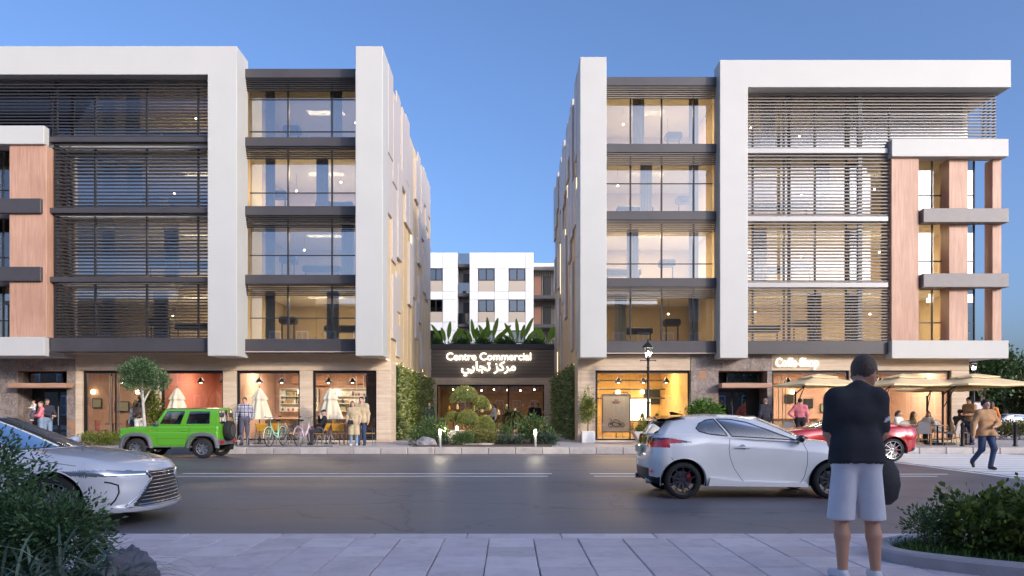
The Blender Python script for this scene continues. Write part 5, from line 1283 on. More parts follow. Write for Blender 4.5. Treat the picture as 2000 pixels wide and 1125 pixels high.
    def seam(s, pts, r=.006, name='seam', mat=None, both=True):
        P = []
        for (a, b) in zip(pts[:-1], pts[1:]):
            for k in range(6): t = k / 6; P.append((a[0] + (b[0] - a[0]) * t, a[1] + (b[1] - a[1]) * t))
        P.append(pts[-1])
        for sg in ((1, -1) if both else (sp_near,)):
            MB().tube([(x, sg * (s.W(x, z) - r * .35), z) for x, z in P], r, 5).build(name, mat or TRIM, s.T)
    # greenhouse surface
    def gh(s, sv, t):
        g = s.sp['gh']; B, Tt = g['B'], g['T']
        def loop(L, v):
            c0, A, C, c1 = (np.array(q, float) for q in L)
            if v <= 1: return np.array([c0[0] + (A[0] - c0[0]) * v ** 2.2, A[1] * v, c0[2] + (A[2] - c0[2]) * v ** 2])
            if v <= 2:
                w = v - 1; p = A + (C - A) * w; p[1] += g.get('plan', .02) * 4 * w * (1 - w); return p
            w = 3 - v; return np.array([c1[0] + (C[0] - c1[0]) * w ** 2.2, C[1] * w, c1[2] + (C[2] - c1[2]) * w ** 2])
        b, q = loop(B, sv), loop(Tt, sv)
        p = b + (q - b) * t; bl = 4 * t * (1 - t)
        if sv < 1: p[0] += g.get('bw', .03) * bl * (1 - .5 * sv)
        elif sv <= 2: p[1] += g.get('bs', .025) * bl
        else: p[0] -= g.get('br', .02) * bl
        if 1 <= sv <= 2 and 'arch' in g: p[2] += g['arch'] * math.sin(math.pi * (sv - 1)) * t
        return p
    def greenhouse(s, wins, mats, roofmat=None, n=(22, 84, 22), m=26, trim=.009):
        sv = list(np.linspace(0, 1, n[0], endpoint=False)) + list(np.linspace(1, 2, n[1], endpoint=False)) + list(np.linspace(2, 3, n[2] + 1))
        tv = list(np.linspace(0, 1, m + 1)); G = [[s.gh(a, t) for t in tv] for a in sv]; parts = {}
        for i in range(len(sv) - 1):
            for j in range(m):
                c = ((sv[i] + sv[i + 1]) / 2, (tv[j] + tv[j + 1]) / 2); key = None
                for nm, poly in wins:
                    if inpoly(c, poly): key = nm
                q = [tuple(v) for v in (G[i][j], G[i + 1][j], G[i + 1][j + 1], G[i][j + 1])]
                mid = nm_side = (key in ('windscreen', 'rear_window'))
                parts.setdefault((key or 'pillars', 0 if (mid or not key) else 1), []).append(q[::-1])
                parts.setdefault((key or 'pillars', 0 if (mid or not key) else -1), []).append([(x, -y, z) for x, y, z in q])
        for (key, sg), qs in parts.items():
            mb = MB()
            for q in qs: mb.add(q, [(0, 1, 2, 3)])
            me = bpy.data.meshes.new(key); me.from_pydata(mb.v, [], mb.f); bm = bmesh.new(); bm.from_mesh(me); bmesh.ops.remove_doubles(bm, verts=bm.verts, dist=1e-5); bm.to_mesh(me); bm.free()
            smooth_mesh(me, 50); me.materials.append(mats.get(key, s.p)); link(key, me, s.T)
        # roof
        mb = MB(); K = 14; rc = s.sp['gh'].get('rcrown', .05); rows_ = []
        T_ = [G[i][-1] for i in range(len(sv))]
        for i_, p in enumerate(T_): rows_.append([(p[0], p[1] * (1 - 2 * k / K), p[2] + rc * (1 - abs(1 - 2 * k / K) ** 2.2) * min(1, (p[1] / (T_[n[0]][1] if i_ <= n[0] else T_[n[0] + n[1]][1])) ** 2 if (i_ < n[0] or i_ > n[0] + n[1]) else 1)) for k in range(K + 1)])
        o = mb.grid(rows_, flip=True).build('roof', roofmat or s.p, s.T, smooth=60)
        for nm, poly in wins:
            P = []
            for a, b in zip(poly, poly[1:] + poly[:1]):
                for k in range(8): t = k / 8; P.append((a[0] + (b[0] - a[0]) * t, a[1] + (b[1] - a[1]) * t))
            for sg in (1, -1):
                if nm in ('windscreen', 'rear_window'):
                    if sg < 0: continue
                    pts = [s.gh(min(3, max(0, a)), b) for a, b in P if 0.02 < a < 2.98]; full = [tuple(p) for p in pts]
                    mb = MB().tube(full, trim, 5); mb.tube([(x, -y, z) for x, y, z in full], trim, 5); mb.build('window_seal', TRIM, s.T); continue
                pts = [s.gh(a, b) for a, b in P]; MB().tube([(p[0], sg * (p[1] + .001), p[2]) for p in pts], trim, 5, closed=True).build('window_seal', TRIM, s.T)
    def wheels(s, spokes, rimm, caliper=None, two=False, wide=.21, rr=.72):
        sp = s.sp; r = sp['rw']; src = None
        for ax in (0, sp['wb']):
            for sg in (1, -1):
                y = sg * (sp['track'] / 2)
                if src is None:
                    w = bpy.data.objects.new('wheel', None); COL.objects.link(w); w.parent = s.T; hw = wide / 2
                    MB().lathe([(r * rr, -hw * .8), (r * rr * 1.03, -hw), (r * .9, -hw), (r * .97, -hw * .85), (r, -hw * .6), (r, hw * .6), (r * .97, hw * .85), (r * .9, hw), (r * rr * 1.03, hw), (r * rr, hw * .8)], 40, axis='y', caps=False).build('tyre', TYRE, w, smooth=40)
                    rm = MB().lathe([(r * rr, -hw * .8), (r * rr * .96, -hw * .5), (r * rr * .93, hw * .5), (r * rr * .96, hw * .9), (r * rr * 1.015, hw * .93), (r * rr * 1.02, hw * .8)], 40, axis='y', caps=False)
                    for k in range(spokes):
                        a = 2 * math.pi * k / spokes; ww = .022 if spokes > 6 else .045
                        for da in ((-.11, .11) if two else (0,)):
                            c0, s0_ = math.cos(a), math.sin(a); c1, s1_ = math.cos(a + da), math.sin(a + da); L = r * rr * .95
                            tx, tz = -s1_, c1
                            P0 = [(c0 * r * .1 + tx * ww * .7, hw * .55, s0_ * r * .1 + tz * ww * .7), (c0 * r * .1 - tx * ww * .7, hw * .55, s0_ * r * .1 - tz * ww * .7), (c1 * L - tx * ww * .45, hw * .85, s1_ * L - tz * ww * .45), (c1 * L + tx * ww * .45, hw * .85, s1_ * L + tz * ww * .45)]
                            rm.add(P0 + [(x, y_ - .03, z) for x, y_, z in P0], [(0, 1, 2, 3), (7, 6, 5, 4), (0, 4, 5, 1), (2, 6, 7, 3), (1, 5, 6, 2), (0, 3, 7, 4)])
                    rm.lathe([(r * .13, hw * .45), (r * .13, hw * .58), (r * .08, hw * .61)], 16, axis='y')
                    rm.build('rim', rimm, w, smooth=35, fixn=True)
                    MB().lathe([(r * .5, -.02), (r * .5, .0), (r * .2, .005)], 26, axis='y').build('brake_disc', M('brake_disc', (.30, .30, .31), .4, metal=.8), w, smooth=40)
                    if caliper: MB().cbox(-.16, -.07, -.03, .045, -.05, .10, .02).build('caliper', caliper, w)
                    src = w
                else:
                    w = copy_tree(src, s.T)
                w.location = (ax, y, r); w.rotation_euler = (0, (.2 + ax), math.pi if sg < 0 else 0)
                if sg < 0: w.rotation_euler = (0, .3, math.pi)
                else: w.rotation_euler = (0, 0, 0)
        for ax in (0, sp['wb']):
            th = np.linspace(-.25, math.pi + .25, 25); Ra = sp['ra']
            for sg in (1, -1):
                yb = s.W(ax, sp['rw'] + Ra * .98) - .005
                mb = MB().grid([[(ax + Ra * 1.005 * math.cos(a), sg * yy, r + Ra * 1.005 * math.sin(a)) for yy in (yb - .012, .45)] for a in th])
                n0 = len(mb.v); mb.add([(ax + Ra * math.cos(a), sg * .45, r + Ra * math.sin(a)) for a in th] , [tuple(range(len(th)))])
                mb.build('wheel_arch', LINER, s.T)
                MB().tube([(ax + Ra * math.cos(a), sg * (s.W(ax + Ra * math.cos(a), r + Ra * math.sin(a)) - .006), r + Ra * math.sin(a)) for a in th if r + Ra * math.sin(a) > s.sp['zs']], .011, 6).build('arch_lip', s.sp.get('lipm') or s.p, s.T, smooth=True)
        x0, x1 = sp['rear'][0][1] + .25, sp['front'][0][1] - .25
        MB().cbox(x0, x1, -.62, .62, sp['zs'] + .02, .5, .05).build('underbody', LINER, s.T)
        w_ = .62
    def cabin(s, x0, x1, zf=.5, seats=True, wheel=None):
        MB().box(x0, x1, -.66, .66, zf, zf + .03).build('cabin_floor', CARIN, s.T)
        if seats:
            for sx in seats:
                for sy in (-.36, .36):
                    st = MB().cbox(sx - .25, sx + .25, sy - .24, sy + .24, zf + .05, zf + .2, .06); b = MB().cbox(-.07, .07, sy - .23, sy + .23, 0, .55, .06); b.xf(Matrix.Translation((sx - .25, 0, zf + .1)) @ Matrix.Rotation(-.3, 4, 'Y'))
                    st.add(b.v, b.f); h = MB().cbox(-.05, .05, sy - .13, sy + .13, .58, .75, .04); h.xf(Matrix.Translation((sx - .25, 0, zf + .1)) @ Matrix.Rotation(-.3, 4, 'Y')); st.add(h.v, h.f)
                    st.build('seat', CARIN, s.T, smooth=40)
        if wheel:
            x, z = wheel; MB().cbox(x + .12, x + .55, -.66, .66, z - .22, z + .02, .05).build('dashboard', CARIN, s.T)
            MB().tube([(x + .06 * math.sin(a) * 1.0, -.36 + .18 * math.cos(a), z + .16 * math.sin(a)) for a in np.linspace(0, 2 * math.pi, 20, endpoint=False)], .014, 6, closed=True).build('steering_wheel', M('grey_plastic', (.2, .2, .21), .5), s.T, smooth=True)
    def mirror(s, x, y, z, mat, sz=(.10, .11, .075)):
        for sg in (1, -1):
            mb = MB().cbox(x - sz[0] / 2, x + sz[0] / 2, sg * y - .02, sg * y + .0, z, z + .02, .005); mb = MB()
            mb.cbox(x - sz[0] * .5, x + sz[0] * .5, sg * (y + sz[1] * .7) - sz[1] * .85, sg * (y + sz[1] * .7) + sz[1] * .85, z - sz[2] * .2, z + sz[2] * 1.4, .03); mb.bar((x + .02, sg * (y - .06), z - .03), (x, sg * (y + .05), z + .02), .02, 6)
            mb.build('wing_mirror', mat, s.T, smooth=True)
    def handle(s, x, z, w=.11, mat=None):
        for sg in (1, -1):
            MB().tube([(x - w, sg * (s.W(x - w, z) + .004), z), (x - w * .7, sg * (s.W(x, z) + .03), z + .003), (x + w * .7, sg * (s.W(x, z) + .03), z + .003), (x + w, sg * (s.W(x + w, z) + .004), z)], .013, 6).build('door_handle', mat or s.p, s.T, smooth=True)
SEC = [(0, .93), (.08, .965), (.25, .99), (.5, 1.0), (.75, .985), (.9, .955), (.97, .925), (1, .90)]
REDL = M('tail_red', (.32, .008, .012), .15, coat=1, emit=.06, ecol=(.8, .02, .02)); CLEAR = M('lamp_lens', (.30, .33, .38), .1, metal=.6, coat=1); BLKG = M('gloss_black', (.012, .013, .016), .08, coat=1)
PLATE = M('number_plate', (.66, .62, .42), .5)

# ---- white three door hatchback
d0 = 11.95
hp = lambda a, b: ((a / 4.878 + 235) / 117 - 2.90, 1.45 - (b / 4.878 - 25) / 117)
sp = dict(name='hatchback', wb=2.48, rw=.31, ra=.375, track=1.56, zs=.21, xsf=2.75, xsr=-.20, nf=2.5, nr=2.7, crown=.05, xcowl=2.12, xrg=-.42,
    plan=[(-.8, .84), (-.28, .875), (.0, .895), (.55, .86), (1.3, .85), (2.0, .86), (2.48, .875), (2.75, .85), (3.3, .8)], sec=SEC,
    top=[(-.75, 1.0), (-.45, 1.06), (-.1, 1.10), (.4, 1.085), (1.2, 1.0), (2.0, .945), (2.4, .93), (2.8, .87), (3.1, .78), (3.3, .70)], bot=[(-.8, .30), (-.45, .25), (-.3, .22), (2.8, .21), (3.3, .22)],
    front=[(.2, 3.18), (.35, 3.26), (.55, 3.27), (.7, 3.2), (.9, 3.0)], rear=[(.2, -.47), (.35, -.56), (.6, -.57), (.85, -.545), (1.0, -.52), (1.15, -.47)],
    flare=[(-.02, .62, .42, .30, .045), (2.48, .60, .40, .28, .035), (1.2, .28, .7, .07, .02), (1.2, .55, .6, .15, -.02)],
    gh=dict(B=[(2.32, 0, .985), (2.10, .79, .94), (-.30, .76, 1.075), (-.50, 0, 1.05)], T=[(1.42, 0, 1.385), (1.26, .60, 1.335), (-.10, .57, 1.30), (-.26, 0, 1.35)], plan=.03, bs=.03, rcrown=.05, arch=.05))
PW = paint('pearl_white', (.92, .91, .89))
c = Car(sp, 'white three door hatchback with black roof spoiler driving in the near lane', (2.90, d0 + .88, 0), 0, PW)
def cls(x, y, z):
    a = abs(y)
    if x < -.22:
        if z < .36 and x < -.26: return 'rear_diffuser'
        if z < .57 and a < .58 and x < -.3: return 'rear_diffuser' if z < .5 else None
        if .86 < z < 1.02 and a > .42 + max(0, (z - .9)) * .2 : return 'tail_light' if z < .985 + (a - .8) * .2 else 'boot_trim'
        if .86 < z and a <= .62 and z > .90: return 'boot_trim'
    if -.22 <= x < .14 and .925 < z < 1.02 - (x + .22) * .18 and z > .925 + (x + .22) * .06: return 'tail_light' if x < -.05 else 'boot_trim'
    if x > 2.9 and a < .62 and .28 < z < .62: return 'grille'
    if x > 2.72 and a > .42 and .66 < z < .78: return 'headlight'
    return None
c.body(cls, dict(rear_diffuser=TRIM, tail_light=REDL, boot_trim=BLKG, grille=TRIM, headlight=CLEAR))
c.greenhouse([('windscreen', [(0, .04), (.9, .06), (.9, .95), (0, .96)]), ('door_window', [(1.05, .09), (1.12, .5), (1.2, .80), (1.34, .90), (1.50, .91), (1.515, .10)]), ('quarter_window', [(1.545, .10), (1.53, .91), (1.63, .87), (1.72, .72), (1.765, .45), (1.745, .28), (1.68, .16)]),
    ('rear_window', [(2.22, .08), (2.22, .86), (3.0, .88), (3.0, .06)])], dict(windscreen=CARGL, door_window=CARGL, quarter_window=glass_mat('tinted_glass', (.12, .13, .16), 1.6, .14), rear_window=_MC['tinted_glass']))
c.wheels(10, M('dark_alloy', (.10, .105, .12), .3, metal=.8), M('red_caliper', (.5, .02, .04), .4), rr=.74)
c.cabin(-.2, 2.1, .45, (1.05, .2), (1.55, .93)); c.mirror(1.93, .86, .965, BLKG)
sl_ = MB().grid([[(x - .02 * abs(y), y, z) for y in np.linspace(-.60, .60, 11)] for x, z in ((.14, 1.395), (-.15, 1.375), (-.37, 1.325), (-.38, 1.295), (-.18, 1.31))]); sl_.build('roof_spoiler', BLKG, c.T, smooth=50)
MB().prism([(-.02, 1.395), (.22, 1.405), (.0, 1.46), (-.04, 1.45)], -.02, .02, axis='y').build('aerial_fin', BLKG, c.T)
c.seam([hp(*q) for q in ((963, 385), (950, 470), (960, 560), (1000, 660), (1075, 770), (1090, 785), (1300, 795), (1630, 798), (1665, 740), (1690, 620), (1697, 500), (1668, 425))], .005)
c.seam([hp(*q) for q in ((330, 450), (370, 520), (410, 585))], .004)
x, z = hp(1080, 460); c.handle(x, z, .13); MB().lathe([(.055, 0), (.05, .008)], 16, (x, -c.W(x, z) - .004, z), axis='y').build('handle_recess', M('recess_grey2', (.45, .45, .47), .4), c.T)
for sg in (1, -1): MB().prism([(.42, .22), (2.08, .20), (2.08, .26), (.9, .30), (.45, .36)], sg * .80, sg * .885, axis='y').build('side_skirt', PW, c.T, fixn=True)
MB().box(-.60, -.585, -.26, .26, .74, .86).build('number_plate', PLATE, c.T); MB().box(-.52, -.50, -.74, -.6, .44, .48).build('reflector', REDL, c.T)
for sy in (-.5, .5): MB().lathe([(.05, -.56), (.05, -.45)], 14, (0, sy, .28), axis='x').build('exhaust', CHROME, c.T)

# ---- silver saloon coming in from the left edge
sp = dict(name='saloon_car', wb=2.87, rw=.335, ra=.40, track=1.58, zs=.20, xsf=3.2, xsr=-.5, nf=2.35, nr=2.4, crown=.055, xcowl=2.42, xrg=-.5,
    plan=[(-1.1, .86), (-.5, .9), (0, .92), (1.4, .91), (2.87, .925), (3.2, .90), (3.9, .85)], sec=[(0, .94), (.1, .97), (.3, 1.0), (.55, .985), (.7, .99), (.88, .955), (1, .88)],
    top=[(-1.1, 1.02), (-.5, 1.06), (.3, 1.02), (1.4, .965), (2.3, .95), (2.87, .90), (3.3, .845), (3.6, .79), (3.85, .735)], bot=[(-1.2, .28), (-.6, .22), (3.3, .20), (3.85, .19)],
    front=[(.15, 3.86), (.24, 3.90), (.30, 3.84), (.5, 3.82), (.65, 3.80), (.75, 3.74), (.95, 3.4)], rear=[(.2, -.95), (.5, -1.1), (.9, -1.08), (1.1, -1.0)],
    flare=[(2.87, .62, .42, .26, .03), (0, .62, .42, .26, .03), (1.4, .5, .8, .14, -.02)],
    gh=dict(B=[(2.62, 0, .985), (2.28, .80, .955), (-.35, .74, 1.05), (-.75, 0, 1.06)], T=[(1.62, 0, 1.385), (1.42, .60, 1.335), (.15, .57, 1.345), (.0, 0, 1.395)], plan=.03, bs=.03, rcrown=.05, arch=.035))
PS = paint('silver_white', (.74, .75, .78), .1, .2)
loc_sedan = (-4.58 - 3.88, 8.72 + .93, 0)
c = Car(sp, 'silver saloon car with wide chrome barred grille entering from the left edge', loc_sedan, 0, PS)
def cls(x, y, z):
    a = abs(y)
    if x > 3.2:
        if z < .232: return 'front_lip'
        wd = .30 + (.60 - z) * .95 if z < .60 else .34 + (z - .6) * .6
        if .255 < z < .685 and a < min(.72, wd): return 'grille'
        if .63 < z < .735 and a > .36 and z > .64 + (a - .36) * .03 and z < .69 + (a - .36) * .10 : return 'headlight'
    if 2.95 < x <= 3.3 and .665 < z < .73 and a > .6: return 'headlight'
    return None
c.body(cls, dict(grille=M('grille_dark', (.015, .015, .02), .4), headlight=CLEAR, front_lip=PS))
c.greenhouse([('windscreen', [(0, .03), (.93, .05), (.93, .96), (0, .97)]), ('door_window', [(1.06, .08), (1.17, .6), (1.25, .88), (1.50, .92), (1.50, .08)]), ('quarter_window', [(1.525, .08), (1.525, .92), (1.72, .88), (1.86, .5), (1.80, .10)]), ('rear_window', [(2.1, .05), (2.1, .95), (3, .96), (3, .04)])],
    dict(windscreen=CARGL, door_window=CARGL, quarter_window=CARGL, rear_window=CARGL))
c.wheels(10, M('silver_alloy', (.55, .55, .57), .25, metal=.9)); c.cabin(-.3, 2.3, .45, (1.1, .2), (1.65, .95)); c.mirror(2.05, .86, .99, PS)
def front_pt(th, z, out=.008):
    x, y, zz_ = c.column('f', abs(th), z); return (x + out, math.copysign(y, th) if th else 0, z)
def front_at(y, z, out=.008):
    lo, hi = 0.0, math.pi / 2
    for _ in range(30):
        m_ = (lo + hi) / 2
        if c.column('f', m_, z)[1] < abs(y): lo = m_
        else: hi = m_
    p = c.column('f', lo, z); return (p[0] + out, y, z)
for k in range(9):
    z = .28 + k * .047; wd = min(.71, .30 + (.60 - z) * .95 if z < .60 else .34 + (z - .6) * .6) - .035
    MB().tube([front_at(y, z, .006) for y in np.linspace(-wd, wd, 25)], .0085, 5).build('grille_bar', CHROME, c.T, smooth=True)
out_ = [(-.68, .255), (-.70, .27), (-.30, .60), (-.385, .685), (.385, .685), (.30, .60), (.70, .27), (.68, .255)]
pp = []
for a, b in zip(out_, out_[1:] + out_[:1]):
    for k in range(8): t = k / 8; pp.append(front_at(a[0] + (b[0] - a[0]) * t, a[1] + (b[1] - a[1]) * t, .008))
MB().tube(pp, .012, 6, closed=True).build('grille_surround', CHROME, c.T, smooth=True)
for sg in (1, -1):
    MB().tube([front_at(sg * y, z, .002) for y, z in np.array([np.linspace(.40, .84, 12), np.linspace(.652, .672, 12)]).T], .007, 5).build('daytime_lamp', M('daylamp', (.9, .95, 1), .2, emit=.5), c.T)
    MB().tube([front_at(sg * y, z, .0) for y, z in ((.84, .59), (.80, .575), (.745, .54), (.745, .45), (.775, .36), (.80, .30))], .010, 5).build('air_inlet', TRIM, c.T)
c.seam([(2.42, .93), (2.2, .90), (2.1, .75), (2.12, .5), (2.3, .3)], .005); c.seam([(3.15, .79), (2.6, .87), (2.4, .925)], .004); c.handle(1.1, .83)
MB().ball(front_at(0, .645, .012), (.01, .05, .035), 12, 8).build('emblem', CHROME, c.T, smooth=True)
for y in (-.5, .1): MB().tube([(2.52, y, 1.0), (2.44, y + .35, 1.03)], .008, 4).build('wiper', TRIM, c.T)

# ---- green off-roader parked at the far kerb, nose to the left
sp = dict(ncs=110, ncf=30, name='off_road_car', wb=2.08, rw=.315, ra=.41, track=1.36, zs=.34, xsf=2.5, xsr=-.3, nf=5.5, nr=9, crown=.04, xcowl=1.62, xrg=-.62,
    plan=[(-.8, .75), (1.3, .75), (2.1, .74), (2.75, .70)], sec=[(0, .96), (.1, .985), (.5, 1), (.66, 1.0), (.70, .985), (.9, .98), (.97, .955), (1, .93)],
    top=[(-.8, 1.03), (1.2, 1.02), (1.6, 1.03), (1.75, 1.0), (2.3, .97), (2.6, .93), (2.72, .88)], bot=[(-.8, .44), (-.35, .40), (.3, .35), (1.8, .35), (2.5, .45), (2.8, .45)],
    front=[(.3, 2.66), (.9, 2.66), (1.0, 2.6)], rear=[(.3, -.50), (1.1, -.48)], lipm=M('arch_grey', (.13, .13, .15), .6),
    gh=dict(B=[(1.58, 0, 1.03), (1.52, .70, 1.025), (-.46, .70, 1.03), (-.49, 0, 1.03)], T=[(1.24, 0, 1.585), (1.20, .625, 1.54), (-.40, .63, 1.55), (-.43, 0, 1.595)], plan=.01, bs=.008, bw=.01, br=.005, rcrown=.045))
PG = paint('kinetic_green', (.12, .42, .03), 0, .25)
GREYP = sp['lipm']
Xg = gx(397, 22.4 + .1)
c = Car(sp, 'bright green boxy off-road car with dark roof and rear spare wheel at the kerb', (Xg, 22.42 + .76, 0), math.pi, PG)
c.body(lambda x, y, z: ('front_bumper' if x > 2.3 and z < .62 else 'rear_bumper' if x < -.30 and z < .60 else None), dict(front_bumper=GREYP, rear_bumper=GREYP))
c.greenhouse([('windscreen', [(0, .08), (.9, .1), (.9, .9), (0, .92)]), ('door_window', [(1.07, .12), (1.07, .86), (1.40, .86), (1.40, .10)]), ('quarter_window', [(1.50, .12), (1.50, .84), (1.87, .84), (1.87, .12)]), ('rear_window', [(2.2, .1), (2.2, .85), (3, .85), (3, .1)])],
    dict(windscreen=CARGL, door_window=CARGL, quarter_window=_MC['tinted_glass'], rear_window=CARGL), roofmat=M('dark_roof', (.035, .037, .045), .35, coat=.5))
c.wheels(7, M('bright_alloy', (.62, .62, .65), .25, metal=.9), rr=.60, wide=.20)
fl = []
for ax in (0, 2.08):
    for sg in (1, -1):
        th = np.linspace(-.05, math.pi + .05, 9) ; pts = [(-.455, -.02), (-.41, .20), (-.30, .355), (0, .40), (.30, .355), (.41, .20), (.455, -.02)]
        rows_ = []
        sm = smooth_path(pts, 5)
        for (dx, dz) in sm:
            L = math.hypot(dx, dz); ux, uz = dx / L, dz / L
            rows_.append([(ax + dx + ux * o_, sg * y, .33 + max(-.0, dz) + uz * o_) for o_, y in ((.085, .745), (.05, .80), (.0, .815), (-.03, .80), (-.03, .70))])
        MB().grid(rows_).build('wheel_flare', GREYP, c.T, smooth=50, fixn=True)
c.cabin(-.4, 1.5, .62, (.75, .0), (1.15, 1.05)); c.mirror(1.36, .80, 1.06, GREYP, (.06, .09, .09))
c.seam([(1.42, 1.02), (1.42, .42), (.52, .42), (.52, .62), (.42, .8), (.42, 1.02)], .005); c.seam([(1.42, .62), (.55, .62)], .004); c.seam([(2.5, .93), (2.0, .945), (1.45, .95), (-.4, .95)], .004, mat=PG); c.handle(.58, .86, .07)
c.seam([(2.35, .36), (.3, .36)], .02, 'sill', GREYP)
for sg in (1, -1):
    MB().cbox(-.56, -.49, sg * .52 - .09, sg * .52 + .09, .46, .55, .01).build('tail_light', REDL, c.T)
    MB().lathe([(.08, 2.66), (.08, 2.70), (.05, 2.71)], 16, (0, sg * .48, .80), axis='x').build('headlight', CLEAR, c.T)
    MB().cbox(1.62, 1.68, sg * .745 - .01, sg * .745 + .012, .84, .87, .004).build('indicator', M('amber_lens', (.6, .2, .02), .3), c.T)
g_ = MB().cbox(2.655, 2.67, -.36, .36, .70, .9, .005); g_.build('grille', TRIM, c.T)
sw = MB().lathe([(.30, -.10), (.315, -.07), (.315, .06), (.295, .09), (.2, .095)], 32, (-.60, .12, .86), axis='x', caps=True); sw = sw.build('spare_wheel', TYRE, c.T, smooth=40)
MB().lathe([(.2, -.115), (.19, -.125), (.02, -.128)], 24, (-.60, .12, .86), axis='x').build('spare_cover', M('cover_grey', (.06, .06, .065), .4), sw, smooth=40)
MB().cbox(-.53, -.49, -.2, .3, .8, .92, .01).build('spare_bracket', TRIM, c.T); MB().bar((-.3, -.5, 1.6), (-.55, -.5, 1.72), .004, 4).build('aerial', TRIM, c.T)

# ---- red coupe behind the hatchback, nose to the left
sp = dict(ncs=110, ncf=34, name='coupe_car', wb=2.7, rw=.34, ra=.40, track=1.64, zs=.22, xsf=3.0, xsr=-.35, nf=2.6, nr=3.2, crown=.05, xcowl=2.1, xrg=-.35,
    plan=[(-.95, .86), (-.35, .92), (0, .945), (.7, .91), (1.6, .90), (2.7, .93), (3.6, .85)], sec=SEC,
    top=[(-.92, .99), (-.6, 1.02), (-.2, 1.03), (.5, .985), (1.4, .94), (2.1, .95), (2.8, .90), (3.3, .80), (3.55, .72)], bot=[(-.95, .36), (-.5, .27), (-.35, .23), (3.0, .22), (3.6, .22)],
    front=[(.2, 3.5), (.6, 3.58), (.9, 3.3)], rear=[(.2, -.72), (.45, -.86), (.6, -.86), (.8, -.92), (1.05, -.86)], flare=[(-.02, .66, .45, .28, .05), (2.7, .64, .4, .25, .03), (1.3, .5, .6, .15, -.025)],
    gh=dict(B=[(2.28, 0, .985), (1.95, .78, .955), (-.25, .70, 1.035), (-.55, 0, 1.05)], T=[(1.3, 0, 1.345), (1.15, .56, 1.30), (.28, .54, 1.28), (.15, 0, 1.325)], plan=.02, bs=.03, rcrown=.045, arch=.03))
PR = paint('ruby_red', (.42, .01, .02), .15, .2)
c = Car(sp, 'red fastback coupe parked at the far kerb behind the white hatchback', (gx(1744, 21.1), 21.05 + .95, 0), math.pi, PR)
def cls(x, y, z):
    a = abs(y)
    if x < -.55 and z < .40: return 'rear_diffuser'
    if x < -.62 and .72 < z < .96 and .36 < a < .86 and (int((a - .36) / .085) % 2 == 0): return 'tail_light'
    if x < -.80 and .74 < z < .94 and a < .36: return 'boot_panel'
    if x < -.45 and a > .72 and .80 < z < .97 and z > .8 + (x + .8) * .3 and x < -.55: return 'tail_light'
    return None
c.body(cls, dict(rear_diffuser=TRIM, tail_light=REDL, boot_panel=BLKG))
c.greenhouse([('windscreen', [(0, .03), (.93, .05), (.93, .96), (0, .97)]), ('door_window', [(1.06, .08), (1.17, .6), (1.25, .88), (1.62, .92), (1.56, .08)]), ('quarter_window', [(1.60, .1), (1.66, .88), (1.80, .6), (1.74, .12)]), ('rear_window', [(2.12, .05), (2.12, .95), (3, .96), (3, .04)])],
    dict(windscreen=CARGL, door_window=CARGL, quarter_window=_MC['tinted_glass'], rear_window=_MC['tinted_glass']))
c.wheels(10, _MC['silver_alloy'], _MC['red_caliper'], rr=.76); c.cabin(-.2, 1.9, .45, (1.0,), (1.4, .92)); c.mirror(1.62, .87, .99, TRIM)
c.seam([(1.75, .95), (1.8, .7), (1.78, .34), (.55, .34), (.5, .6), (.42, .98)], .005); c.handle(.62, .84)
MB().grid([[(x - .04 * (1 - (y / .75) ** 2), y, z) for y in np.linspace(-.75, .75, 13)] for x, z in ((-.70, 1.065), (-.84, 1.075), (-.85, 1.055))]).build('boot_spoiler', PR, c.T, smooth=50)

# ---- white car at the far right, in the side street
sp = dict(sp); sp['name'] = 'parked_car'; sp['ncs'] = 60; sp['ncf'] = 20
c = Car(sp, 'white parked car beyond the low hedge at the right edge', (gx(1948, 40), 40, 0), math.pi, PW)
c.body(lambda x, y, z: 'rear_diffuser' if x < -.55 and z < .36 else ('tail_light' if x < -.5 and .80 < z < .93 and abs(y) > .3 else None), dict(rear_diffuser=TRIM, tail_light=REDL), rows=22)
c.greenhouse([('windscreen', [(0, .03), (.93, .05), (.93, .96), (0, .97)]), ('door_window', [(1.06, .08), (1.2, .85), (1.72, .9), (1.78, .12)]), ('rear_window', [(2.12, .05), (2.12, .95), (3, .96), (3, .04)])], dict(windscreen=CARGL, door_window=CARGL, rear_window=CARGL), n=(14, 50, 14), m=16)
c.wheels(10, _MC['dark_alloy'], rr=.74); c.cabin(-.2, 1.9, .45, (1.0,)); c.T.rotation_euler = (0, 0, 0.12); c.T.location = (gx(1934, 40) + .4, 40, 0)
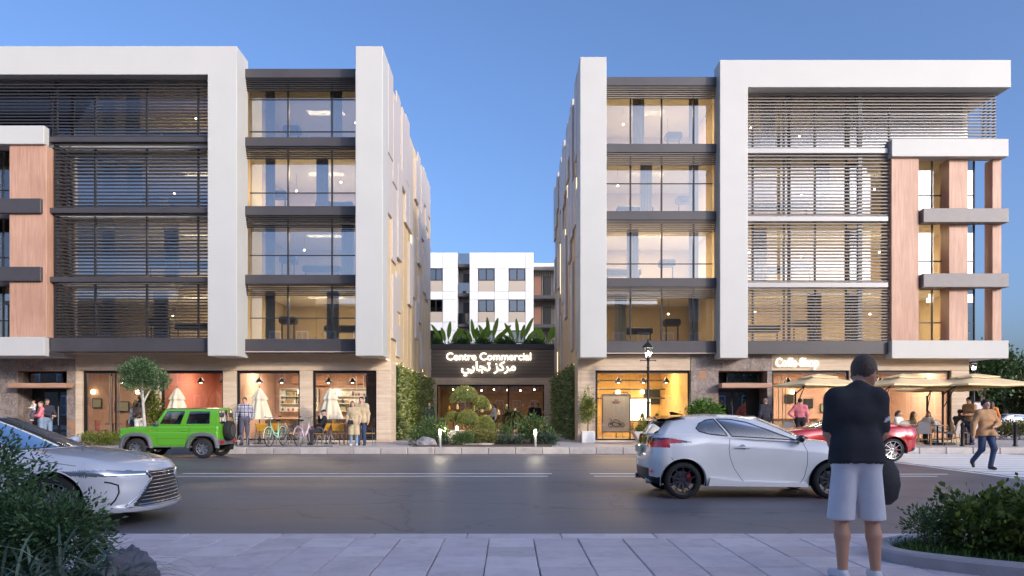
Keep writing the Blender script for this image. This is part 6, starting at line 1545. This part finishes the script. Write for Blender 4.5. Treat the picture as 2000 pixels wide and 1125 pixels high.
# ------------------------------------------------------------------ people: one continuous surface each, grown from tapered limbs
def surface_nets(F, org, h):
    S = F < 0; nx, ny, nz = F.shape
    def corner(A, i, j, k): return A[i:nx - 1 + i, j:ny - 1 + j, k:nz - 1 + k]
    cnt = sum(corner(S, i, j, k).astype(np.int8) for i in (0, 1) for j in (0, 1) for k in (0, 1)); act = (cnt > 0) & (cnt < 8)
    idx = -np.ones(act.shape, np.int64); ii = np.argwhere(act); idx[act] = np.arange(len(ii)); acc = np.zeros((len(ii), 3)); num = np.zeros(len(ii))
    vals = {(i, j, k): corner(F, i, j, k)[act] for i in (0, 1) for j in (0, 1) for k in (0, 1)}
    for a in range(3):
        for u in (0, 1):
            for v in (0, 1):
                c0 = [0, 0, 0]; o = [q for q in range(3) if q != a]; c0[o[0]], c0[o[1]] = u, v; c1 = list(c0); c1[a] = 1
                f0, f1 = vals[tuple(c0)], vals[tuple(c1)]; m = (f0 < 0) != (f1 < 0); t = np.where(m, f0 / np.where(m, f0 - f1, 1), 0)
                P = np.tile(np.array(c0, float), (len(ii), 1)); P[:, a] = t; acc[m] += P[m]; num[m] += 1
    V = org + (ii + acc / num[:, None]) * h; Fc = []
    for a in range(3):
        b, c = (a + 1) % 3, (a + 2) % 3
        sl0 = [slice(None)] * 3; sl1 = [slice(None)] * 3; sl0[a] = slice(0, -1); sl1[a] = slice(1, None)
        d = S[tuple(sl0)].astype(int) - S[tuple(sl1)].astype(int); e = np.argwhere(d != 0); e = e[(e[:, b] > 0) & (e[:, c] > 0) & (e[:, b] < F.shape[b] - 1) & (e[:, c] < F.shape[c] - 1)]
        sg = d[tuple(e.T)]
        def cell(db, dc):
            q = e.copy(); q[:, b] -= db; q[:, c] -= dc; return idx[tuple(q.T)]
        Q = np.stack([cell(1, 1), cell(0, 1), cell(0, 0), cell(1, 0)], 1); Q[sg < 0] = Q[sg < 0][:, ::-1]; Fc.append(Q)
    return V, np.concatenate(Fc)
def seg_d(P, a, b, ra, rb, fl=None):
    a, b = np.array(a, float), np.array(b, float)
    if fl is not None: P = P * fl; a = a * fl; b = b * fl
    ab = b - a; t = np.clip((P - a) @ ab / (ab @ ab + 1e-12), 0, 1); return np.linalg.norm(P - a - t[:, None] * ab, axis=1) - (ra + (rb - ra) * t)
def smin(a, b, k):
    h = np.clip(.5 + .5 * (b - a) / k, 0, 1); return b + (a - b) * h - k * h * (1 - h)
SKINS = dict(fair=M('skin_fair', (.60, .36, .26), .5), tan=M('skin_tan', (.55, .29, .18), .5), dark=M('skin_dark', (.12, .06, .04), .5))
EYEM = M('eye_dark', (.02, .015, .012), .3); LIPM = M('lips', (.35, .12, .10), .5)
def cloth(name, col): return M('cloth_' + name, col, .85, var=.10, vs=9, bump=.25, bs=35)
HAIRM = dict(black=M('hair_black', (.012, .010, .009), .6, bump=.4, bs=160), brown=M('hair_brown', (.095, .058, .038), .6, var=.35, vs=60, bump=.8, bs=90), ginger=M('hair_ginger', (.30, .11, .03), .6), blond=M('hair_blond', (.4, .28, .13), .6))
BASE = dict(pel=(0, 0, .96), chest=(0, 0, 1.27), neck=(0, .02, 1.46), head=(0, -.015, 1.615), shL=(.185, .01, 1.40), elL=(.245, .03, 1.12), wrL=(.265, -.04, .88), shR=(-.185, .01, 1.40), elR=(-.245, .03, 1.12), wrR=(-.265, -.04, .88),
            hipL=(.092, 0, .92), knL=(.10, -.015, .50), anL=(.105, .03, .085), toL=(.125, -.13, .035), hipR=(-.092, 0, .92), knR=(-.10, -.015, .50), anR=(-.105, .03, .085), toR=(-.125, -.13, .035))
def person(label, loc, rz, h, skin, hair, top, bottom, shoes, pose=None, sleeves='long', legs='long', style='short', coat=None, look=(0, 0), vox=.023, female=False, name='person', extra=None, group=None, grip=.5, soft=.0, hs=1.0):
    J = {k: np.array(v, float) for k, v in BASE.items()}
    for k, v in (pose or {}).items(): J[k] = np.array(v, float)
    if female:
        for k in ('shL', 'shR'): J[k][0] *= .86
    Rh = np.array((Matrix.Rotation(look[0], 3, 'Z') @ Matrix.Rotation(look[1], 3, 'X')))
    hd = lambda x, y, z: J['head'] + Rh @ np.array([x, y, z]) * hs
    pel, ch, nk = J['pel'], J['chest'], J['neck']; rt = J['shL'] - J['shR']; rt = rt / np.linalg.norm(rt); rh = J['hipL'] - J['hipR']; rh = rh / np.linalg.norm(rh)
    FL = np.array([1, 1.22, 1]); wsx = .78 if female else 1.0; G = []
    def torso(e): return [(ch - rt * .085 * wsx, ch + rt * .085 * wsx, .115 + e, .115 + e, FL), (J['shL'] * .96 + nk * .04, J['shR'] * .96 + nk * .04, .07 + e, .07 + e, None), ((pel + ch) / 2 - rt * .055 * wsx, (pel + ch) / 2 + rt * .055 * wsx, .105 + e, .105 + e, FL), (ch, nk - (nk - ch) * .1, .10 + e, .06 + e, None)] + [(nk - (nk - ch) * .12, J[q_] * .75 + nk * .25, .05 + e, .052 + e, None) for q_ in ('shL', 'shR')]
    def arm(s_, e, lo=True, hi=1.0):
        a, b, c = J['sh' + s_], J['el' + s_], J['wr' + s_]
        out = [(a, a + (b - a) * hi, .058 + e, .045 + e, None)]
        if lo: out.append((b, c, .044 + e, .031 + e, None))
        return out
    def leg(s_, e, k=1.0, wide=0):
        a, b, c = J['hip' + s_], J['kn' + s_], J['an' + s_]; out = [(a, b if k >= 1 else a + (b - a) * (k * 2), .088 + e, .06 + e + wide, None)]
        if k >= 1: out.append((b, c, .058 + e, .040 + e + wide, None))
        return out
    hips = lambda e: [(pel - rh * .07, pel + rh * .07, .115 + e, .115 + e, FL), (J['hipL'], J['hipR'], .098 + e, .098 + e, None)]
    sk = [(hd(0, .015, .02), hd(0, .0, .0), .083 * hs, .083 * hs, np.array([1.12, .92, .92])), (hd(0, -.035, -.035), hd(0, -.045, -.075), .055 * hs, .043 * hs, None), (hd(0, -.09, .005), hd(0, -.107, -.022), .011 * hs, .015 * hs, None), (nk - (nk - ch) * .1, hd(0, .015, -.04), .058, .052, None)]
    for s_ in (1, -1): sk.append((hd(s_ * .077, .012, .012), hd(s_ * .08, .016, -.022), .012 * hs, .010 * hs, None))
    for s_ in 'LR':
        sk += arm(s_, 0); f = J['wr' + s_] - J['el' + s_]; f /= np.linalg.norm(f); sk.append((J['wr' + s_], J['wr' + s_] + f * .07, .028, .033, None))
        if legs != 'long': sk += [(J['kn' + s_], J['kn' + s_] * .65 + J['an' + s_] * .35 + np.array([0, .015, 0]), .056, .060, None), (J['kn' + s_] * .65 + J['an' + s_] * .35 + np.array([0, .015, 0]), J['an' + s_], .058, .038, None), (J['hip' + s_], J['kn' + s_], .08, .056, None)]
    G.append(('skin', sk, .022, []))
    tp = torso(.008 + soft) + ([] if coat else [])
    for s_ in 'LR':
        if sleeves == 'long': tp += arm(s_, .012)
        elif sleeves == 'short': tp += arm(s_, .020, False, .80)
    tp += [(pel - rh * .06, pel + rh * .06, .112 + soft * .6, .112 + soft * .6, FL)] if not female or True else []
    tcut = []
    if soft: tp += [(np.array([-.062, .005, z_]), np.array([.062, .005, z_]), .145, .145, np.array([1, 1.12, 1])) for z_ in (1.0, .92, .86)]; tcut = [(np.array([0, 0, .88]), np.array([0, -.12, 1.0]))]
    G.append(('top', tp, .05, tcut))
    bt = hips(.004 if not soft else .012)
    for s_ in 'LR':
        if legs == 'long': bt += leg(s_, .006, 1, .012)
        elif legs == 'shorts': bt += [(J['hip' + s_], J['hip' + s_] * -.08 + J['kn' + s_] * 1.08, .094, .106, np.array([1, .92, 1]))]
    G.append(('bottom', bt, .035, [(np.array([0, 0, J['knL'][2] - .015]), np.array([0, 0, 1.0]))] if legs == 'shorts' else []))
    sh = []
    for s_ in 'LR': sh += [(J['an' + s_] - np.array([0, 0, .045]), J['to' + s_], .046, .036, None), (J['an' + s_] + np.array([0, .03, -.045]), J['an' + s_] + np.array([0, -.01, -.02]), .042, .042, None)]
    G.append(('shoes', sh, .02, []))
    if style != 'bald':
        hr = [(hd(0, .02, .028), hd(0, .01, .02), .089 * hs, .089 * hs, np.array([1.1, .92, .90]))]; n_ = Rh @ np.array([0, .78, .62]); cut = [(J['head'] + Rh @ np.array([0, -.03, .03]), n_)] + ([(hd(0, .05, -.052), Rh @ np.array([0, -.45, .89]))] if style == 'short' else [])
        if style == 'cap': cut = [(hd(0, 0, .035), Rh @ np.array([0, .15, .98]))]; hr.append((hd(0, -.08, .055), hd(0, -.13, .045), .03, .02, None))
        if style == 'mop': hr = [(hd(0, .02, .03), hd(0, .01, .025), .105, .105, np.array([1.05, .95, .92]))]; cut = [(hd(0, -.02, .015), Rh @ np.array([0, .7, .71]))]
        G.append(('hair', hr, .02, cut))
        if style == 'long': G.append(('hair', [(hd(0, .06, .0), hd(0, .085, -.2), .075, .07, None), (hd(.065, .02, .0), hd(.085, .02, -.22), .03, .04, None), (hd(-.065, .02, .0), hd(-.085, .02, -.22), .03, .04, None)], .04, []))
        if style == 'bun': G.append(('hair', [(hd(0, .10, .03), hd(0, .13, -.08), .045, .03, None)], .02, []))
        if style == 'afro': G.append(('hair', [(hd(0, .06, .0), hd(0, .07, -.10), .095, .10, None), (hd(.08, .03, -.02), hd(.09, .03, -.12), .045, .05, None), (hd(-.08, .03, -.02), hd(-.09, .03, -.12), .045, .05, None)], .04, []))
    if coat:
        ct = torso(.02) + hips(.025); hem = coat[1]
        for s_ in 'LR': ct += arm(s_, .018); ct += [(J['hip' + s_], np.array([J['hip' + s_][0] * .9 + J['kn' + s_][0] * .2, (J['hip' + s_][1] + J['kn' + s_][1]) / 2, hem]), 0.115, .128, None)]
        G.append(('coat', ct, .05, [(np.array([0, 0, hem]), np.array([0, 0, 1.0]))]))
    for nm, prims, *cu in (extra or []): G.append((nm, prims, .02, cu[0] if cu else []))
    allp = np.concatenate([np.array([p[0], p[1]]) for g in G for p in g[1]]); lo, hi = allp.min(0) - .19, allp.max(0) + .19; lo[2] = max(-.03, lo[2])
    n = np.ceil((hi - lo) / vox).astype(int) + 1; ax_ = [lo[k] + np.arange(n[k]) * vox for k in range(3)]
    P = np.stack(np.meshgrid(*ax_, indexing='ij'), -1).reshape(-1, 3)
    def evalg(g, P):
        d = None
        for a, b, ra, rb, fl in g[1]:
            q = seg_d(P, a, b, ra, rb, fl); d = q if d is None else smin(d, q, g[2])
        for c, nn in g[3]: d = np.maximum(d, -((P - c) @ nn))
        return d
    def evalgrid(g):
        d = np.full(n, 10.0)
        for a, b, ra, rb, fl in g[1]:
            mg = max(ra, rb) / (min(fl) if fl is not None else 1) + .09; l0 = np.minimum(a, b) - mg; h0 = np.maximum(a, b) + mg
            i0 = np.clip(np.floor((l0 - lo) / vox).astype(int), 0, n - 1); i1 = np.clip(np.ceil((h0 - lo) / vox).astype(int) + 1, 1, n)
            sl = tuple(slice(u, v) for u, v in zip(i0, i1)); Q = np.stack(np.meshgrid(*[ax_[k][sl[k]] for k in range(3)], indexing='ij'), -1).reshape(-1, 3)
            q = seg_d(Q, a, b, ra, rb, fl).reshape(d[sl].shape); d[sl] = smin(d[sl], q, g[2])
        for c, nn in g[3]: d = np.maximum(d, -((P - c) @ nn).reshape(n))
        return d
    D = np.min([evalgrid(g) for g in G], 0); V, Fc = surface_nets(D, lo, vox)
    cen = V[Fc].mean(1); DD = np.stack([evalg(g, cen) for g in G], 0); gi = DD.argmin(0)
    order = ['skin', 'top', 'bottom', 'shoes', 'hair', 'coat', 'acc', 'band', 'dark', 'lip']
    m = np.array([order.index(G[i][0]) for i in range(len(G))])[gi]
    # eyes, brows, mouth and fingers join the same mesh
    mb = MB()
    for s_ in (1, -1):
        for (dx, dy, dz, rx, ry, rz_, mi) in ((.031, -.083, .008, .013, .008, .007, 8), (.031, -.086, .030, .020, .006, .005, 4 if style != 'bald' else 8)):
            o = len(mb.v); mb.ball((0, 0, 0), (rx, ry, rz_), 6, 4, mi); mb.v[o:] = [tuple(hd(s_ * dx, dy, dz) + Rh @ np.array(v)) for v in mb.v[o:]]
    o = len(mb.v); mb.ball((0, 0, 0), (.022, .007, .006), 6, 4, 9); mb.v[o:] = [tuple(hd(0, -.089, -.055) + Rh @ np.array(v)) for v in mb.v[o:]]
    for s_, sg in (('L', 1), ('R', -1)):
        w_ = J['wr' + s_]; f = w_ - J['el' + s_]; f = f / np.linalg.norm(f); sd = np.cross(f, np.array([sg * 1.0, .15, 0])); sd = sd / (np.linalg.norm(sd) + 1e-9); pn_ = np.cross(sd, f)
        if pn_ @ np.array([-sg, 0, 0]) < 0: pn_ = -pn_
        for k, (off, L) in enumerate(((.027, .068), (.010, .078), (-.008, .073), (-.025, .058))):
            b0 = w_ + f * .085 + sd * off; b1 = b0 + (f * math.cos(grip * .5) + pn_ * math.sin(grip * .5)) * L * .5; b2 = b1 + (f * math.cos(grip * 1.3) + pn_ * math.sin(grip * 1.3)) * L * .5
            mb.tube([b0 - f * .02, b0, b1, b2], [.010, .0095, .009, .007], 6, 0)
        t0 = w_ + f * .03 + sd * .026; t1 = t0 + (f * .6 + sd * .7 + pn_ * .35) * .035; mb.tube([t0, t1, t1 + (f * .85 + pn_ * .4) * .03], [.012, .011, .008], 6, 0)
    k_ = h / 1.75; nV = len(V); me = bpy.data.meshes.new(name)
    allV = np.concatenate([V, np.array(mb.v)]) * k_
    faces = [tuple(f) for f in Fc.tolist()] + [tuple(i + nV for i in f) for f in mb.f]
    me.from_pydata(allV.tolist(), [], faces)
    SK = SKINS[skin]; mats = [SK, top, bottom, shoes, HAIRM.get(hair, HAIRM['black']), coat[0] if coat else top, M('accessory_black', (.02, .02, .022), .5), M('sleeve_band', (.55, .56, .62), .8), EYEM, LIPM]
    for q in mats: me.materials.append(q)
    me.polygons.foreach_set('material_index', m.tolist() + mb.m); smooth_mesh(me)
    o = link(name, me); o.location = loc; o.rotation_euler = (0, 0, rz); return tag(o, label, 'person', group)

DENIM = cloth('denim', (.035, .06, .13)); NAVY = cloth('navy', (.03, .032, .05)); BLKC = cloth('black', (.014, .014, .018)); WHT = cloth('white', (.72, .69, .62)); GREYC = cloth('slate', (.10, .095, .13)); PINK = cloth('pink', (.72, .22, .26)); TRENCH = cloth('trench', (.55, .43, .27)); TANJ = cloth('tan', (.46, .26, .13)); SHOED = M('shoe_dark', (.03, .022, .018), .5); SHOEW = M('shoe_white', (.75, .73, .7), .5); GREENC = cloth('bottle', (.035, .06, .04)); SHORTS = cloth('shorts', (.62, .62, .67)); SOCK = M('sock', (.7, .7, .72), .9); ORANGEC = cloth('orange', (.75, .22, .04)); JEANL = cloth('pale_jean', (.22, .30, .42))
def plaid():
    m, t, b, o = nodes('plaid'); L = t.links.new; tc = N(t, 'ShaderNodeTexCoord'); sx = N(t, 'ShaderNodeSeparateXYZ'); L(tc.outputs['Object'], sx.inputs[0]); cur = None
    for i, (ax, fr) in enumerate(((0, 15), (2, 15), (0, 7.5), (2, 7.5))):
        a = N(t, 'ShaderNodeMath', operation='MULTIPLY'); L(sx.outputs[ax], a.inputs[0]); a.inputs[1].default_value = fr
        f = N(t, 'ShaderNodeMath', operation='FRACT'); L(a.outputs[0], f.inputs[0]); g = N(t, 'ShaderNodeMath', operation='LESS_THAN'); L(f.outputs[0], g.inputs[0]); g.inputs[1].default_value = .28
        if cur is None: cur = g.outputs[0]
        else: s_ = N(t, 'ShaderNodeMath', operation='ADD'); L(cur, s_.inputs[0]); L(g.outputs[0], s_.inputs[1]); cur = s_.outputs[0]
    dv = N(t, 'ShaderNodeMath', operation='MULTIPLY'); L(cur, dv.inputs[0]); dv.inputs[1].default_value = .33
    L(ramp(t, dv.outputs[0], [(0, (.62, .60, .62)), (.34, (.25, .26, .36)), (.7, (.07, .08, .14)), (1, (.03, .035, .07))]), b.inputs['Base Color']); b.inputs['Roughness'].default_value = .85; return m
PLAID = plaid()
def mir(p, **k):      # the same change on both sides
    p = dict(p)
    for kk, v in k.items(): p[kk + 'L'] = v; p[kk + 'R'] = (-v[0], v[1], v[2])
    return p
SIT = mir(dict(pel=(0, .02, .53), chest=(0, .05, .86), neck=(0, .05, 1.05), head=(0, .02, 1.21)), sh=(.185, .05, .99), el=(.25, -.08, .76), wr=(.16, -.30, .72), hip=(.092, .0, .52), kn=(.11, -.42, .52), an=(.11, -.40, .09), to=(.12, -.55, .04))
def at(x, d, z=FARZ): return (gx(x, d), d, z)
# the man in the foreground, seen from behind, head bowed over his hands
mp = dict(pel=(0, 0, .96), chest=(0, -.01, 1.27), neck=(-.03, -.04, 1.45), head=(-.10, -.11, 1.56), shL=(.165, -.01, 1.365), shR=(-.165, -.01, 1.365), elR=(-.215, -.03, 1.11), wrR=(-.16, -.25, .99), elL=(.20, -.05, 1.11), wrL=(.10, -.28, 1.02), hipL=(.088, 0, .92), hipR=(-.088, 0, .92), knL=(.115, -.02, .475), knR=(-.125, -.02, .475), anL=(.12, .03, .09), anR=(-.135, .03, .09), toL=(.15, -.13, .035), toR=(-.16, -.13, .035))
MAN = (gx(1673, 5.67), 5.67, NEARZ)
mo = person('man in black t-shirt and pale grey shorts seen from behind, head bowed', MAN, math.pi - .1, 1.83, 'tan', 'brown', M('cloth_tee', (.024, .025, .031), .85, var=.2, vs=6, bump=1.0, bs=6), M('cloth_jersey_shorts', (.66, .66, .70), .85, var=.06, vs=6, bump=1.0, bs=7), SOCK, mp, sleeves='short', legs='shorts', look=(-1.0, .5), vox=.011, soft=.004, hs=1.22,
    extra=[('band', [((-.165, -.01, 1.365), (-.215, -.03, 1.11), .0815, .069, None)], [(np.array([-.20, -.024, 1.205]), np.array([.196, .07, .978])), (np.array([-.20, -.024, 1.235]), -np.array([.196, .07, .978]))])])
mo.scale = (.93, .95, 1)
b = thing('shoulder_bag', 'black cross-body bag hanging at the hip of the foreground man', 'bag', (MAN[0] + .24, MAN[1] + .06, MAN[2] + .80), .25)
BAGM = M('bag_fabric', (.022, .022, .026), .7, var=.2, vs=12, bump=.4, bs=30)
prof = [(.0, -.20), (.07, -.205), (.125, -.16), (.15, -.05), (.135, .06), (.09, .14), (.0, .17)]
MB().lathe([(r_, z) for r_, z in prof[1:-1]], 22, ell=(.95, .7)).build('body', BAGM, b, smooth=50)
st = [(-.02, .0, .10), (-.07, -.02, .22), (-.09, -.02, .32), (-.10, .03, .40)]
MB().tube(smooth_path(st, 4), .014, 5).build('strap', BAGM, b, smooth=True)
# far pavement, from the left
person('man in dark jumper embracing the woman at the marble entrance', at(92, 28.6), .9, 1.78, 'fair', 'brown', NAVY, JEANL, SHOED, dict(wrR=(.05, -.32, 1.08), elR=(-.2, -.14, 1.14), wrL=(.1, -.3, 1.0), elL=(.25, -.1, 1.12)), look=(.2, .2))
person('woman in pink top holding a child at the marble entrance', at(80, 28.3), -.8, 1.68, 'fair', 'brown', PINK, JEANL, SHOED, dict(wrR=(-.02, -.28, 1.08), elR=(-.22, -.1, 1.12), wrL=(.0, -.28, 1.14), elL=(.22, -.12, 1.14)), female=True, style='bun', look=(.4, 0))
person('small child with ginger hair carried in the arms of the woman in pink', (gx(66, 28.1), 28.1, FARZ + .75), -.6, .95, 'fair', 'ginger', WHT, GREYC, SHOEW, mir({}, kn=(.1, -.15, .65), an=(.1, -.1, .35), to=(.1, -.2, .32), el=(.2, -.1, 1.2), wr=(.15, -.25, 1.2)), name='child')
person('woman in off-shoulder brown top and white trousers behind the street tree trunk', at(272, 28.2), .2, 1.70, 'dark', 'black', cloth('brown', (.08, .06, .05)), WHT, SHOEW, dict(wrR=(-.02, -.24, 1.18), elR=(-.2, -.08, 1.10), wrL=(.12, -.24, 1.1), elL=(.22, -.06, 1.1)), female=True, style='afro', sleeves='none', look=(-.3, 0))
person('woman in blue partly hidden behind the woman in white trousers', at(263, 28.7), -.3, 1.62, 'tan', 'black', WHT, DENIM, SHOEW, female=True, style='long')
person('man in checked shirt and slate trousers standing by the closed parasol', at(478, 26.7), .05, 1.80, 'fair', 'black', PLAID, GREYC, SHOED, dict(wrL=(.25, -.06, .92), elL=(.28, .04, 1.13), wrR=(-.30, .0, .86), elR=(-.29, .04, 1.12)), vox=.018)
person('man in black cap seated on an orange chair, hand to his face', at(631, 26.9), -math.pi / 2 + .2, 1.75, 'fair', 'black', BLKC, NAVY, SHOED, dict(SIT, wrR=(-.08, -.16, 1.10), elR=(-.24, -.14, .86)), style='cap', look=(0, .1))
person('woman in long beige trench coat leaning on the taller man', at(691, 26.3), .1, 1.66, 'fair', 'brown', BLKC, JEANL, SHOEW, dict(head=(-.05, -.015, 1.61), wrL=(.24, -.08, .95)), female=True, style='long', coat=(TRENCH, .42), look=(0, 0), vox=.018)
person('bearded man in short beige trench coat with his arm round the woman', at(706, 26.5), -.15, 1.82, 'fair', 'black', NAVY, DENIM, SHOED, dict(elR=(-.28, .08, 1.18), wrR=(-.30, -.04, 1.02)), coat=(TRENCH, .80), vox=.018)
h = thing('handbag', 'small black handbag held by the woman in the trench coat', 'bag', (gx(685, 26.1), 26.05, FARZ + .88)); MB().prism([(-.11, -.10), (.11, -.10), (.085, .06), (-.085, .06)], -.04, .04).build('body', BAGM, h); MB().tube([(-.06, 0, .06), (-.04, 0, .15), (.04, 0, .15), (.06, 0, .06)], .008, 5).build('handle', BAGM, h)
person('man in dark green top standing at the end of the left living wall', at(838, 36), .3, 1.76, 'fair', 'black', GREENC, NAVY, SHOED, dict(wrR=(-.05, -.2, 1.38), elR=(-.24, -.12, 1.15)))
person('woman in cream jacket with a beige bag before the mall window', at(965, 37), -1.2, 1.68, 'fair', 'brown', WHT, BLKC, SHOED, dict(wrR=(-.1, -.3, 1.08), elR=(-.24, -.06, 1.1)), female=True, style='bun', extra=[('acc', [((.02, -.14, .92), (.02, -.14, .84), .07, .08, None)])])
person('man in black talking beside the right garden shrub', at(1040, 40), .8, 1.76, 'tan', 'black', BLKC, BLKC, SHOED)
person('second person in black talking beside the right garden shrub', at(1050, 40.3), -.9, 1.74, 'fair', 'brown', BLKC, NAVY, SHOED)
person('bald man in dark jacket seen from behind at the marble doorway', at(1495, 27.6), math.pi + .2, 1.80, 'fair', 'black', NAVY, BLKC, SHOED, style='bald')
person('man in pink shirt with hand on hip seen from behind', at(1563, 27.2), math.pi - .3, 1.78, 'fair', 'black', PINK, BLKC, SHOED, dict(elL=(.38, .06, 1.16), wrL=(.20, .0, 1.0)), look=(-.5, 0))
person('woman in white top seated on a rattan chair', at(1757, 26.75), .5, 1.70, 'fair', 'brown', WHT, DENIM, SHOEW, SIT, female=True, style='bun', look=(.5, 0))
person('long haired woman in olive top seated at the cafe table', at(1786, 27.45), 1.2, 1.66, 'tan', 'brown', cloth('olive', (.14, .13, .03)), BLKC, SHOED, SIT, female=True, style='long')
person('seated person in white partly hidden by a rattan chair', at(1813, 28.2), -.6, 1.68, 'fair', 'brown', WHT, NAVY, SHOED, SIT, female=True, style='long')
person('man in dark clothes seated near the corner pier', at(1876, 27.2), 1.9, 1.76, 'dark', 'black', cloth('charcoal', (.05, .048, .045)), NAVY, SHOED, SIT, look=(0, .25))
person('man in tan jacket and jeans standing side-on by the corner', at(1893, 27.0), -1.25, 1.80, 'fair', 'black', TANJ, DENIM, SHOED, dict(wrR=(-.12, -.24, 1.12), elR=(-.25, .0, 1.12), wrL=(.14, -.22, 1.1), elL=(.25, .0, 1.12)), style='mop', coat=(TANJ, .86))
person('woman with dark hair and orange top behind the walking man', at(1937, 29), math.pi - .6, 1.68, 'tan', 'brown', ORANGEC, NAVY, SHOED, female=True, style='long')
wk = dict(pel=(0, 0, .95), knL=(.06, -.20, .53), anL=(.05, -.10, .10), toL=(.06, -.24, .04), knR=(-.09, .02, .50), anR=(-.07, .34, .20), toR=(-.08, .30, .06), hipL=(.09, 0, .92), hipR=(-.09, 0, .92), elL=(.31, -.04, 1.14), wrL=(.10, -.20, 1.08), elR=(-.30, .04, 1.12), wrR=(-.34, .0, .86))
dW = FOC * EYE / (917 - 805)
person('man in tan jacket and jeans walking over the zebra crossing', (gx(1925, dW), dW, 0), .12, 1.78, 'fair', 'black', WHT, DENIM, SHOED, wk, style='mop', coat=(TANJ, .84), vox=.016)
